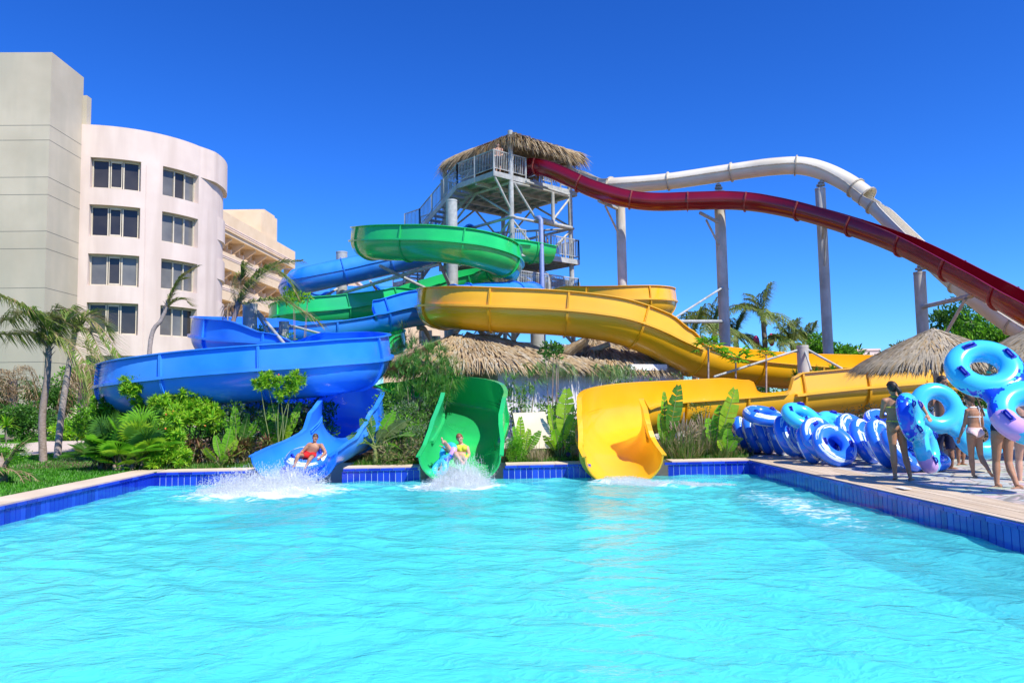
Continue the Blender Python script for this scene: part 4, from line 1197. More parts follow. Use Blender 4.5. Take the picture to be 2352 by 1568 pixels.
def whorl_shrub(label, base, tips, mats=('leaf_bright', 'leaf_lime'), seed=1, l=.16, n=16, k=1, cr=.2, flowers=0, stem_r=.016, group='bright narrow-leaved shrubs'):
    """stems ending in starry whorls of narrow leaves; tips = list of (point, radius, count)"""
    rng = random.Random(seed)
    base = Vector(base); o = thing('shrub', base, label, 'shrub', group)
    mb = MB(); ms = MB(); FL_ = []
    for (q, r_, cnt) in tips:
        q = Vector(q)
        b = base + Vector((rng.uniform(-.12, .12), rng.uniform(-.12, .12), -.04))
        mid = b.lerp(q, .55) + Vector((rng.uniform(-.08, .08), rng.uniform(-.05, .05), .05))
        ms.tube([b, mid, q], [stem_r, stem_r * .75, stem_r * .4], 5)
        for i in range(int(cnt * 1.7)):
            d = rdir(rng)
            p = q + Vector((d.x * r_, d.y * r_, d.z * r_ * .85)) * 1.12 * rng.random() ** .45
            ax = (d + UPV * .6).normalized()
            rosette(mb, p, ax, n, l, l * .17, rng, tuple(range(len(mats))))
            if i % 3 == 0: ms.tube([q, p], [stem_r * .4, stem_r * .2], 4, caps=False)
    for i in range(flowers):
        q, r_, _ = rng.choice(tips)
        d = rdir(rng); d.y = -abs(d.y)
        FL_.append(Vector(q) + d * r_ * 1.12)
    mb.build('foliage', [M[m] for m in mats], o); ms.build('stem', M['stem'], o)
    for q in FL_:
        mf = MB(); mf.ell(q, .024, 6, 4); mf.build('flower', M['flower'], o)
    return o
def big_leaf(mb, p, d, l, wd, droop, rng, mi=0, mr=1, slits=True, tilt=0.0):
    """banana or strelitzia leaf on its stalk: midrib arc with slit blade halves"""
    k = 14
    side = d.cross(UPV)
    side = side.normalized() if side.length > .05 else Vector((1, 0, 0))
    if d.z > .7:
        side = Vector((1, rng.uniform(-.35, .35), 0)); side = (side - d * side.dot(d)).normalized()
    else: side = (side * math.cos(tilt) + UPV * math.sin(tilt)).normalized()
    st = l * .35
    pts = []
    for i in range(k + 1):
        t = i / k
        pts.append(p + d * (st + l) * t - UPV * droop * t ** 2.4)
    mb.tube(pts, [.02 * (1 - .8 * i / k) + .003 for i in range(k + 1)], 5, mr, caps=False)
    for i in range(4, k):
        t = (i - 4) / (k - 4); t2 = (i + 1 - 4) / (k - 4)
        wa = wd * .5 * math.sin(math.pi * (t * .93 + .05)) ** .6; wb = wd * .5 * math.sin(math.pi * (min(t2, .98) * .93 + .05)) ** .6
        tt = (pts[i + 1] - pts[i])
        for sg in (-1, 1):
            lift = UPV * .22 if d.z < .7 else Vector((0, -.25, 0))
            dr = rng.uniform(-.05, .1) * wd
            a, b = pts[i], pts[i + 1]
            if slits: b = a.lerp(b, .9)
            c_ = b + (side * sg + lift) * wb + tt * .55 - UPV * dr; e_ = a + (side * sg + lift) * wa + tt * .55 - UPV * dr
            mb.add([a, b, c_, e_], [(0, 1, 2, 3)], mi)
def banana(label, base, leaves, seed=1, mats=('leaf_bright', 'leaf_lime'), stem=.0, name='banana_plant', cat='plant', group='broad-leaved plants along the pool'):
    """leaves = list of (tip point, width, droop)"""
    rng = random.Random(seed); base = Vector(base)
    o = thing(name, base, label, cat, group)
    if stem:
        mb = MB(); mb.tube([base - UPV * .05, base + UPV * stem], [.06, .045], 8); mb.build('stem', M['stem'], o)
    for (tip, wd, droop) in leaves:
        mb = MB(); tip = Vector(tip)
        b = base + UPV * stem * .9 + Vector((rng.uniform(-.05, .05), rng.uniform(-.05, .05), 0))
        v = tip + UPV * droop - b
        L_ = v.length / 1.35
        big_leaf(mb, b, v.normalized(), L_, wd, droop, rng, 0, 1, True, rng.uniform(-.5, .5))
        mb.build('leaf', [M[mats[rng.randrange(len(mats))]], M['stem']], o)
    return o
def fan_palm(label, base, n, rad, h, mats, seed=1, group='clumping fan palms by the pool', dead=0):
    rng = random.Random(seed); base = Vector(base)
    o = thing('fan_palm', base, label, 'fan palm', group)
    mb = MB(); ms = MB()
    for i in range(n):
        a = rng.random() * 6.28
        el = rng.uniform(.05, 1.45)
        d = Vector((math.cos(a) * math.cos(el), math.sin(a) * math.cos(el), math.sin(el)))
        pl = rad * rng.uniform(.5, .8)
        b = base + UPV * h * rng.uniform(.15, .8) + Vector((rng.uniform(-.2, .2), rng.uniform(-.15, .15), 0))
        hub = b + d * pl
        ms.tube([b, hub], [.012, .007], 4, caps=False)
        nb = 22
        side = d.cross(UPV); side = side.normalized() if side.length > .05 else Vector((1, 0, 0))
        nrm = side.cross(d)
        bl = rad * rng.uniform(.42, .6)
        mi = rng.choices(range(len(mats)), [5, 3, 1][:len(mats)])[0]
        for j in range(nb):
            an = (j / (nb - 1) - .5) * R(250)
            e = (d * math.cos(an) + side * math.sin(an) + nrm * .12).normalized()
            L_ = bl * (.75 + .25 * math.cos(an * .6))
            q = hub + e * L_ * .6; q2 = hub + e * L_ - UPV * L_ * .18
            sd = e.cross(nrm).normalized() * .014
            mb.add([hub, q + sd, q2, q - sd], [(0, 1, 2), (0, 2, 3)], mi)
    for i in range(dead):
        a = rng.random() * 6.28
        b = base + Vector((rng.uniform(-.25, .25), rng.uniform(-.2, .05), h * rng.uniform(.2, .8)))
        blade(mb, arc(b, Vector((math.cos(a), math.sin(a), -.2)), .35, .25), .05, len(mats))
    mb.build('foliage', [M[m] for m in mats] + [M['frond_brown']], o); ms.build('stem', M['stem'], o)
    mb = MB()
    for i in range(7):
        x, y = rng.uniform(-.3, .3), rng.uniform(-.2, .2)
        mb.tube([base + Vector((x, y, -.05)), base + Vector((x * 1.3, y * 1.3, h * .7))], [.045, .035], 7)
    mb.build('trunk', M['bark'], o)
    return o
def cordyline(label, base, h, seed=1, mats=('red_leaf', 'leaf_olive'), l=.38, n=34, heads=3, group='reddish cordylines in the bed', name='cordyline', spread=.16):
    rng = random.Random(seed); base = Vector(base)
    o = thing(name, base, label, 'plant', group)
    mb = MB(); ms = MB()
    for k in range(heads):
        top = base + Vector((rng.uniform(-spread, spread), rng.uniform(-spread, spread), h * rng.uniform(.55, 1)))
        ms.tube([base + (top - base) * .02, top], [.016, .012], 5)
        for i in range(n):
            a = rng.random() * 6.28; el = rng.uniform(.1, 1.3)
            d = Vector((math.cos(a) * math.cos(el), math.sin(a) * math.cos(el), math.sin(el)))
            blade(mb, arc(top - UPV * rng.uniform(0, .12), d, l * rng.uniform(.7, 1.1), l * .45 * (1.2 - el * .6), 4), .045, rng.choices(range(len(mats)), [3, 2, 1][:len(mats)])[0])
    mb.build('foliage', [M[m] for m in mats], o); ms.build('stem', M['bark'], o)
    return o
def grass_clump(label, base, rad, h, n, mats, seed=1, wd=.012, plumes=0, name='ornamental_grass', cat='grass clump', group='clumps of tall grass'):
    rng = random.Random(seed); base = Vector(base)
    o = thing(name, base, label, cat, group)
    mb = MB()
    for i in range(n):
        a = rng.random() * 6.28; r_ = rad * .45 * rng.random() ** .5
        b = base + Vector((math.cos(a) * r_, math.sin(a) * r_, -.02))
        a += rng.gauss(0, .5)
        out = rng.uniform(.05, .65)
        d = Vector((math.cos(a) * out, math.sin(a) * out, 1)).normalized()
        l = h * rng.uniform(.5, 1.2)
        blade(mb, arc(b, d, l, l * out * .8, 5), wd, rng.choices(range(len(mats)), [4, 3, 2][:len(mats)])[0])
    mb.build('foliage', [M[m] for m in mats], o)
    if plumes:
        mb = MB()
        for i in range(plumes):
            a = rng.random() * 6.28; out = rng.uniform(.1, .6)
            d = Vector((math.cos(a) * out, math.sin(a) * out, 1)).normalized()
            l = h * rng.uniform(1.0, 1.35)
            pts = arc(base, d, l, l * out * .9, 8)
            mb.tube(pts, [.004] * 8, 4, caps=False)
            mb.tube(pts[5:], [.008, .02, .006], 5)
        mb.build('plume', M['plume'], o)
    return o
def wispy(label, base, pts_r, seed=1, mats=('leaf_blue', 'leaf'), dens=1.0, l=.34, name='casuarina_bush', cat='bush', group=None, hang=.35):
    """feathery shrub: sprays of hair-thin needles"""
    rng = random.Random(seed); base = Vector(base)
    o = thing(name, base, label, cat, group)
    mb = MB(); ms = MB()
    for (q, r_, cnt) in pts_r:
        q = Vector(q)
        ms.tube([base + Vector((rng.uniform(-.1, .1), 0, -.05)), base.lerp(q, .5) + rdir(rng) * .1, q], [.03, .02, .008], 5)
        for i in range(int(cnt * dens)):
            d = rdir(rng)
            p = q + Vector((d.x * r_, d.y * r_ * .8, d.z * r_ * .8)) * rng.random() ** .5
            ax = (d + Vector((.5, 0, .25)) + rdir(rng) * .5).normalized()
            for j in range(16):
                e = (ax + rdir(rng) * .45).normalized()
                blade(mb, arc(p, e, l * rng.uniform(.5, 1.2), l * hang * rng.random(), 3), .011, rng.choices(range(len(mats)), [3, 2, 1][:len(mats)])[0])
    mb.build('foliage', [M[m] for m in mats], o); ms.build('stem', M['bark'], o)
    return o
def palm(label, base, trunk, rad, fronds, ll=.5, n=34, seed=1, mats=('frond', 'frond_dry'), wind=Vector((.6, 0, -.45)), wd=.035, group=None, bark='bark', dry=0, name='palm_tree', sweep=.8, rach=.025):
    rng = random.Random(seed); base = Vector(base)
    o = thing(name, base, label, 'palm tree', group)
    c = curve3([base - UPV * .1] + [Vector(p) for p in trunk], 26)
    mb = MB()
    mb.tube(c, [rad * (1.25 - .35 * i / 25) * (1 + .07 * (i % 2)) for i in range(26)], 10)
    # old leaf bases below the crown
    for i in range(18):
        a = rng.random() * 6.28
        p = c[-1] - (c[-1] - c[-5]) * rng.uniform(0, 1.2)
        d = Vector((math.cos(a) * .5, math.sin(a) * .5, 1)).normalized()
        blade(mb, [p, p + d * .2, p + d * .35 + Vector((d.x, d.y, 0)) * .1], .09, 0)
    mb.build('trunk', M[bark], o)
    for f in fronds:
        mb = MB()
        frond(mb, [c[-1]] + [Vector(p) for p in f], ll, int(n * 1.6), wind, wd, 0, 1, rng, sweep, rach)
        mb.build('frond', [M[mats[0]], M[mats[1]]], o)
    if dry:
        mb = MB()
        for i in range(dry):
            a = rng.random() * 6.28
            p = c[-1]
            q = p + Vector((math.cos(a) * .35, math.sin(a) * .35, -.1)); q2 = q + Vector((math.cos(a) * .1, math.sin(a) * .1, -.8))
            frond(mb, [p, q, q2], ll * .7, 14, Vector((0, 0, -1)), wd, 0, 0, rng, .6, rach * .7)
        mb.build('dry_frond', [M['frond_dry']], o)
    return o
def radial(c, n, l, rng, lo=-.2, hi=1.2, sag=.8):
    out = []
    for i in range(n):
        a = 2.4 * i + rng.uniform(-.3, .3); el = lo + (hi - lo) * ((i * .618) % 1)
        d = Vector((math.cos(a) * math.cos(el), math.sin(a) * math.cos(el), math.sin(el)))
        L_ = l * rng.uniform(.8, 1.1)
        out.append([c + d * L_ * .35, c + d * L_ * .7 - UPV * L_ * sag * .15, c + d * L_ - UPV * L_ * sag * (.5 - .2 * math.sin(el))])
    return out
# ---------------------------------------------------------------- the garden left of the slides
b1 = G(100, 1052); b1 = Vector((b1.x, 21.6, 0)); 
def PL(lst, Y, dy=None):
    out = []
    for k, (u, v) in enumerate(lst):
        out.append(P(u, v, Y + (dy[k] if dy else 0)))
    return out
WR = Vector((.75, -.1, -.5))
g1 = ground(100, 21.6)
palm('wind-blown palm with the darker trunk in front, left of its twin on the lawn', g1, PL([(97, 960), (108, 870), (112, 800)], 21.6), .082,
    [PL([(105, 752), (70, 715), (-10, 672)], 21.6, [-.1, -.3, -.5]), PL([(85, 770), (40, 768), (-40, 765)], 21.6, [.1, .3, .6]), PL([(135, 775), (170, 795), (205, 850), (212, 905)], 21.6, [-.2, -.5, -.8, -.9]), PL([(150, 740), (128, 735), (118, 770)], 21.6, [.2, .4, .5]), PL([(90, 735), (55, 720), (20, 735)], 21.6, [.4, .9, 1.2])],
    ll=.9, n=50, seed=3, wind=Vector((.55, 0, -.75)), wd=.036, group='palms leaning on the lawn')
g2 = ground(131, 23.0)
palm('wind-blown palm with the pale slanting trunk behind its darker twin on the lawn', g2, PL([(140, 960), (155, 860), (172, 765)], 23.0), .08,
    [PL([(190, 735), (225, 745), (265, 800), (275, 815)], 23, [-.1, -.3, -.5, -.5]), PL([(160, 728), (120, 730), (100, 755)], 23, [-.1, -.2, -.3]), PL([(200, 755), (222, 790), (245, 840)], 23, [-.4, -.7, -.9]), PL([(200, 722), (235, 735), (250, 765)], 23, [.3, .6, .7]), PL([(160, 715), (150, 712), (135, 735)], 23, [.4, .6, .7])],
    ll=.75, n=44, seed=4, wind=Vector((.6, 0, -.7)), wd=.034, bark='bark_grey', group='palms leaning on the lawn')
palm('slender palm with one long frond blown across the rounded hotel wing', ground(338, 31), PL([(345, 790), (370, 735), (385, 705)], 31), .075,
    [PL([(398, 670), (420, 635), (455, 612)], 31, [-.1, -.2, -.3]), PL([(405, 690), (425, 688), (440, 700)], 31, [-.2, -.3, -.4]), PL([(392, 680), (405, 650), (425, 640)], 31, [.2, .3, .4])], ll=.5, n=40, seed=5, wind=Vector((.9, 0, -.25)), wd=.03, bark='bark_grey', sweep=1.1)
palm('tall palm bent by wind behind the blue curves, fronds streaming right', ground(517, 24.6), PL([(522, 800), (535, 740), (548, 700)], 24.6), .075,
    [PL([(575, 655), (620, 620), (660, 635), (680, 675)], 24.6, [-.2, -.4, -.6, -.6]), PL([(600, 690), (650, 690), (700, 715), (735, 742)], 24.6, [-.3, -.6, -.8, -.9]), PL([(565, 660), (590, 630), (640, 605), (690, 600)], 24.6, [.2, .3, .4, .4]), PL([(550, 670), (553, 640), (560, 610)], 24.6, [.1, .2, .2])],
    ll=.75, n=60, seed=6, wind=Vector((.6, 0, -.8)), wd=.034, dry=2)
# shaggy dead palm skirts and shrubs against the hotel
def shaggy(label, base, rad, h, seed):
    rng = random.Random(seed); base = Vector(base)
    o = thing('palm_stump', base, label, 'dead palm', 'shaggy dead palms by the hotel')
    mb = MB(); mb.tube([base - UPV * .1, base + UPV * h * .85], [.28, .2], 10); mb.build('trunk', M['bark'], o)
    mb = MB()
    for i in range(46):
        a = rng.random() * 6.28
        t = base + UPV * h * rng.uniform(.55, 1.0)
        q = t + Vector((math.cos(a) * rad * .6, math.sin(a) * rad * .6, .1)); q2 = q + Vector((math.cos(a) * rad * .35, math.sin(a) * rad * .35, -h * rng.uniform(.35, .75)))
        frond(mb, [t, q, q2], .45, 14, Vector((.15, 0, -1)), .03, rng.choice((0, 0, 1)), 1, rng, .5, .012)
    mb.build('dry_frond', [M['frond_dry'], M['frond_brown']], o)
    return o
shaggy('shaggy dead palm with hanging brown fronds at the left edge', ground(25, 37.5), 1.35, 3.4, 1)
shaggy('shaggy dead palm with hanging brown fronds right of the leaning trunks', ground(188, 37.5), 1.2, 3.4, 2)
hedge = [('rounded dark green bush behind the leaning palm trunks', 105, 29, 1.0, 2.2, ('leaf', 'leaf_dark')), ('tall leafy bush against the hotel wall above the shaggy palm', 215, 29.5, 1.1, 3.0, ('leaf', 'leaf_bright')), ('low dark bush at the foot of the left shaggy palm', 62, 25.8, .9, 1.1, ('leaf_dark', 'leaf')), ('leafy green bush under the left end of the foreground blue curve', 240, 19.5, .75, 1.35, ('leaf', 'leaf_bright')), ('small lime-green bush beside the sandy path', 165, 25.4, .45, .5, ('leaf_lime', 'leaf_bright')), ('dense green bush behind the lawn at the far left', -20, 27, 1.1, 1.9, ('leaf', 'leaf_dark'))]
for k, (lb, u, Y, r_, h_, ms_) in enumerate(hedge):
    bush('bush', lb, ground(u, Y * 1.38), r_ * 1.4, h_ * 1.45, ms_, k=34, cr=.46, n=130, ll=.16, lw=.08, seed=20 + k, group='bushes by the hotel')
bush('bush', 'olive bush close to the hotel wall below the ground floor window', ground(285, 40), 1.3, 2.8, ('leaf_olive', 'leaf'), k=26, cr=.34, n=100, ll=.13, lw=.05, seed=31, group='bushes by the hotel')
# left corner plants
cordyline('yellow-green dracaena standing at the left edge above the corner plants', ground(12, 19.5), 1.15, 11, ('leaf_lime', 'leaf_bright'), l=.5, n=30, heads=2, name='dracaena', group=None)
bush('bush', 'clipped bright green bush at the left picture edge', ground(8, 18.0), .42, .75, ('leaf_bright', 'grassleaf'), k=18, cr=.2, n=160, ll=.06, lw=.02, seed=12)
palm('low feathery cycad palm in the bottom left corner of the lawn', ground(5, 16.0), [ground(5, 16.0) + UPV * .22], .09, radial(ground(5, 16.0) + UPV * .25, 15, 1.05, random.Random(4), -.1, 1.2, .9), ll=.22, n=34, seed=8, mats=('leaf', 'frond_dry'), wind=Vector((.2, 0, -.5)), wd=.024, name='cycad')
fan_palm('dark clumping fan palm with dead brown leaves at its heart', ground(245, 18.6), 34, .8, .6, ('leaf', 'leaf_dark', 'leaf_olive'), 3, dead=40)
fan_palm('bright fan palm with stiff upright green fans', ground(312, 18.5), 60, .95, .6, ('leaf_bright', 'leaf', 'leaf_lime'), 4)
fan_palm('small pale fan palm at the foot of the bright one by the coping', ground(296, 18.25), 9, .5, .2, ('leaf_lime', 'leaf_bright'), 5)
whorl_shrub('tall thin-stemmed shrub with a round bright crown before the blue curve', ground(318, 20), [(P(310, 890, 19.9), .3, 40), (P(300, 880, 20), .25, 25), (P(335, 900, 20), .22, 20), (P(318, 925, 20), .15, 9)], seed=1)
whorl_shrub('wide bushy bright green shrub with orange flowers before the blue curve', ground(430, 19.6), [(P(385, 935, 19.6), .4, 70), (P(430, 925, 19.7), .4, 70), (P(470, 945, 19.6), .36, 60), (P(420, 955, 19.4), .36, 60), (P(462, 915, 19.8), .26, 30), (P(395, 965, 19.3), .28, 35), (P(485, 965, 19.4), .28, 36)], seed=2, flowers=8, stem_r=.03)
whorl_shrub('slim shrub with one tufted head rising above the wide flowering shrub', ground(412, 20), [(P(412, 893, 20), .2, 26), (P(405, 882, 20), .14, 10), (P(385, 915, 20), .14, 12)], seed=3)
whorl_shrub('low bright shrub with red flowers right at the coping', ground(372, 18.35), [(P(372, 1030, 18.3), .27, 36), (P(395, 1000, 18.5), .3, 42), (P(360, 1062, 18.25), .2, 22), (P(415, 1050, 18.3), .2, 22), (P(398, 965, 18.6), .2, 18)], seed=4, flowers=9)
whorl_shrub('thin shrub with two airy pale crowns on bare stems before the blue underside', ground(640, 19.0), [(P(612, 873, 19), .2, 24), (P(598, 885, 19), .16, 12), (P(680, 870, 19), .2, 24), (P(668, 890, 19), .18, 18), (P(642, 878, 19), .17, 16), (P(645, 905, 19), .14, 9)], seed=5, l=.13, flowers=4)
whorl_shrub('leafy green shrub at the left end of the foreground blue curve', ground(265, 21.0), [(P(250, 935, 21), .35, 44), (P(235, 960, 21), .3, 34), (P(275, 960, 21), .25, 26), (P(262, 905, 21.2), .25, 26)], mats=('leaf_bright', 'leaf'), seed=6)
RC = [('reddish cordyline cluster beneath the wide flowering shrub', 468, 19.0, .5), ('tall purple cordyline in front of the dark bush', 562, 19.2, .75), ('reddish cordyline nearest the blue run-out', 602, 18.9, .7), ('dark cordyline half hidden left of the broad lime leaves', 440, 19.3, .7), ('short rusty cordyline between the lime leaves and the run-out', 548, 18.6, .4)]
for k, (lb, u, Y, h_) in enumerate(RC):
    cordyline(lb, ground(u, Y), h_, 40 + k, l=.36, heads=4)
def tips(*a): return [(P(u, v, Y), wd, dr) for (u, v, Y, wd, dr) in a]
banana('low plant with broad lime leaves left of the blue run-out', ground(510, 18.55), tips((470, 1030, 18.4, .24, .08), (495, 1000, 18.5, .2, .05), (530, 985, 18.6, .26, .05), (545, 1010, 18.5, .24, .06), (520, 1045, 18.2, .22, .1), (560, 1035, 18.4, .16, .1)), 7, ('leaf_lime', 'leaf_bright'))
banana('broad-leaved plant with tall upright leaves before the dark bush', ground(545, 19.4), tips((540, 935, 19.4, .26, .05), (570, 950, 19.3, .24, .08), (520, 960, 19.4, .22, .05), (590, 965, 19.3, .24, .1)), 8, ('leaf_bright', 'leaf'))
banana('banana plant with one broad backlit leaf beside the blue run-out', ground(640, 19.7), tips((625, 930, 19.8, .42, .05), (655, 955, 19.5, .36, .15), (600, 960, 19.6, .3, .2), (690, 925, 19.9, .22, .1), (645, 985, 19.3, .3, .2)), 9, ('leaf_bright', 'leaf_lime'))
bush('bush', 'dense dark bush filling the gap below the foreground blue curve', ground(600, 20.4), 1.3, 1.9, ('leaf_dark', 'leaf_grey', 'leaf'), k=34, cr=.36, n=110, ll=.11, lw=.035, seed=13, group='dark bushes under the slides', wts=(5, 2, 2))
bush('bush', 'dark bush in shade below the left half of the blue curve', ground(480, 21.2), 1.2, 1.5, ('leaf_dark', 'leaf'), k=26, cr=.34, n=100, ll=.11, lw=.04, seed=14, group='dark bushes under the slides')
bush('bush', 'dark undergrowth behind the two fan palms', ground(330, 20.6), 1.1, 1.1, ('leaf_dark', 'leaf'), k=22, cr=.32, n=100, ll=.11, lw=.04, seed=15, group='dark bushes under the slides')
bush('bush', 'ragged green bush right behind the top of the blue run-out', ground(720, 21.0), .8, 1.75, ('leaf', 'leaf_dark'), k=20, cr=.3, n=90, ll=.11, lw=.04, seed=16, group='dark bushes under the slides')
o = bush('small_tree', 'light green leafy branches sprouting between the blue curves near the grey column', ground(610, 25.0), .9, 1.1, ('leaf_bright', 'leaf'), cat='tree', k=16, cr=.2, n=34, ll=.12, lw=.05, seed=17, lift=3.05, stems=8)
o = bush('small_tree', 'light green leaf clump crossing the frond of the bent palm', ground(685, 25.6), .45, .6, ('leaf_bright', 'leaf_lime'), cat='tree', k=9, cr=.2, n=44, ll=.13, lw=.055, seed=18, lift=4.75, stems=4)
# ---------------------------------------------------------------- between the blue and green run-outs
banana('banana plant with arching torn leaves between the blue and green run-outs', ground(862, 18.35), tips((905, 945, 18.3, .28, .15), (935, 965, 18.1, .3, .25), (950, 1000, 18.0, .3, .35), (830, 960, 18.4, .26, .1), (800, 1000, 18.2, .28, .3), (815, 1025, 18.0, .26, .3), (885, 985, 18.2, .24, .15), (850, 950, 18.6, .22, .1), (925, 1035, 18.1, .24, .3)), 21, ('leaf', 'leaf_bright', 'leaf_olive'), stem=.45)
wispy('big feathery casuarina bush between the blue and green run-outs', ground(945, 20.6), [(P(935, 870, 20.6), .5, 60), (P(985, 850, 20.8), .5, 60), (P(1005, 885, 20.7), .42, 44), (P(950, 830, 21), .4, 40), (P(1020, 835, 21.2), .3, 26), (P(985, 812, 21.4), .4, 34), (P(955, 805, 21.6), .36, 30), (P(1015, 812, 21.4), .36, 30), (P(1035, 850, 21.0), .36, 34), (P(915, 850, 21.2), .4, 36), (P(955, 915, 20.3), .5, 55), (P(905, 900, 20.6), .3, 26)], 1)
bush('bush', 'grey-green leafy bush under the casuarina left of the green run-out', ground(940, 19.7), .75, 1.55, ('leaf', 'leaf_grey', 'leaf_dark'), k=34, cr=.3, n=130, ll=.07, lw=.03, seed=22, wts=(4, 3, 2))
bush('bush', 'small pale leafy bush touching the left rim of the green run-out', ground(965, 18.5), .35, 1.0, ('leaf_grey', 'leaf'), k=12, cr=.2, n=70, ll=.07, lw=.025, seed=23)
bush('bush', 'tangled dry undergrowth at the foot of the casuarina', ground(925, 18.5), .7, .55, ('leaf_olive', 'frond_dry', 'leaf'), k=18, cr=.24, n=80, ll=.12, lw=.02, seed=24)
bush('bush', 'leafy sprig over the top rim of the blue run-out', ground(882, 20.2), .4, 2.0, ('leaf_bright', 'leaf'), k=14, cr=.2, n=60, ll=.08, lw=.035, seed=25)
wispy('feathery pale green shrub behind the slides left of the hut', ground(935, 28), [(P(935, 775, 28), .6, 26), (P(945, 800, 28), .7, 34), (P(925, 820, 28), .6, 26)], 3, mats=('leaf_grey', 'leaf'), l=.5)
wispy('feathery bush leaning over the upper left of the green run-out', ground(1000, 20.3), [(P(1022, 885, 20.2), .32, 34), (P(1005, 915, 19.9), .3, 30), (P(1040, 868, 20.6), .3, 28), (P(985, 940, 19.7), .3, 30)], 5)
bush('bush', 'bright leafy bush low between the casuarina and the green run-out', ground(930, 19.2), .6, 1.2, ('leaf_bright', 'leaf', 'leaf_grey'), k=26, cr=.26, n=110, ll=.08, lw=.035, seed=51)
# ---------------------------------------------------------------- in front of the hut
wispy('feathery creeper-like bush climbing the hut wall beside the green run-out', ground(1215, 21.4), [(P(1180, 880, 21.4), .3, 26), (P(1230, 868, 21.6), .34, 30), (P(1205, 915, 21.2), .28, 22)], 6, dens=.9)
bush('bush', 'mid-green bush at the hut wall behind the leaning board', ground(1225, 20.0), .5, 1.35, ('leaf', 'leaf_bright', 'leaf_grey'), k=20, cr=.24, n=80, ll=.1, lw=.045, seed=52)
bush('bush', 'leafy bush at the hut wall left of the yellow run-out', ground(1285, 20.9), .34, 1.5, ('leaf', 'leaf_dark', 'leaf_bright'), k=18, cr=.2, n=80, ll=.1, lw=.045, seed=53)
bush('bush', 'bright green fern ball low beside the green run-out', ground(1188, 18.4), .27, .62, ('leaf_bright', 'grassleaf'), k=14, cr=.2, n=260, ll=.05, lw=.012, seed=26)
banana('tall plant with one upright ribbed leaf before the white hut wall', ground(1288, 18.8), tips((1302, 893, 18.9, .46, .0), (1262, 930, 19, .2, .03), (1320, 965, 18.6, .34, .06), (1335, 1015, 18.5, .3, .2), (1275, 985, 18.7, .3, .08), (1250, 1000, 18.5, .22, .2)), 27, ('leaf_bright', 'leaf_lime'))
banana('young banana with pale yellow-green leaves before the leaning board', ground(1200, 18.7), tips((1195, 958, 18.7, .22, .03), (1180, 980, 18.6, .18, .05), (1215, 985, 18.6, .2, .05), (1240, 990, 18.5, .22, .1)), 28, ('leaf_lime', 'leaf_bright'))
grass_clump('dry reddish grass clump between fern ball and tall plant', ground(1235, 18.4), .5, .5, 300, ('plume', 'leaf_olive'), 29)
grass_clump('dry reddish grass tuft touching the right rim of the green run-out', ground(1155, 18.7), .35, .6, 220, ('plume', 'red_leaf', 'leaf_olive'), 30)
banana('dark low leaves in shade left of the yellow run-out', ground(1312, 18.6), tips((1328, 985, 18.9, .3, .15), (1310, 1000, 18.5, .26, .15), (1322, 1020, 18.4, .24, .2)), 31, ('leaf_grey', 'leaf_dark'))
def sapling(label, u, Y, tops, seed):
    base = ground(u, Y); rng = random.Random(seed)
    o = thing('shrub', base, label, 'shrub', 'thin shrubs along the hut wall')
    ms = MB(); mb = MB()
    for (uu, vv) in tops:
        t = P(uu, vv, Y)
        ms.tube([base - UPV * .05, base.lerp(t, .5) + rdir(rng) * .12, t], [.015, .011, .005], 5)
        for i in range(4):
            leaf_cloud(mb, base.lerp(t, .62 + .13 * i) + rdir(rng) * .12, (.16, .16, .13), 26, .1, .05, rng, (0, 1))
    mb.build('foliage', [M['leaf'], M['leaf_grey']], o); ms.build('stem', M['bark_grey'], o)
sapling('thin leafy shrub against the hut wall right of the green run-out', 1195, 20.5, [(1180, 905), (1165, 930), (1200, 890)], 1)
sapling('thin leafy shrub against the hut wall behind the tall ribbed leaf', 1275, 20.8, [(1260, 920), (1240, 945), (1300, 900)], 2)
sapling('leafy shrub beside the yellow run-out near the hut wall', 1340, 20.6, [(1335, 905), (1355, 920), (1325, 930)], 3)
sapling('straggly climbing shrub with long stems on the right hut wall', 1440, 23.2, [(1410, 875), (1450, 850), (1470, 865), (1430, 890), (1500, 885), (1550, 875)], 4)
o = bush('small_tree', 'dark leafy sprigs beside the pale column on the hut roof', ground(1275, 21.9), .5, .6, ('leaf', 'leaf_dark'), cat='tree', k=12, cr=.15, n=36, ll=.12, lw=.06, seed=32, lift=2.55, stems=6)
# ---------------------------------------------------------------- right of the yellow run-out
grass_clump('big clump of plumed grass right of the yellow run-out', ground(1565, 18.6), 1.2, 1.0, 900, ('leaf_olive', 'leaf', 'plume'), 33, plumes=70)
grass_clump('second clump of plumed grass before the broad-leaved plants', ground(1620, 18.9), .9, 1.0, 600, ('leaf_olive', 'leaf', 'plume'), 34, plumes=40)
grass_clump('dark low grass between the plumed grass and tube pile', ground(1660, 18.4), .7, .5, 400, ('leaf_olive', 'leaf_dark'), 35)
banana('tall ribbed-leaf plant rising from the plumed grass beside the yellow run-out', ground(1530, 18.5), tips((1558, 885, 18.5, .42, .0), (1525, 900, 18.7, .2, .02), (1515, 950, 18.6, .2, .1), (1548, 985, 18.3, .2, .2)), 36, ('leaf', 'leaf_bright'))
banana('tall ribbed-leaf plant leaning right beside the tube pile', ground(1640, 18.5), tips((1688, 893, 18.4, .46, .04), (1655, 930, 18.6, .34, .05), (1702, 1005, 18.1, .3, .4), (1675, 970, 18.3, .34, .15), (1625, 960, 18.6, .3, .1)), 37, ('leaf', 'leaf_bright', 'leaf_lime'))
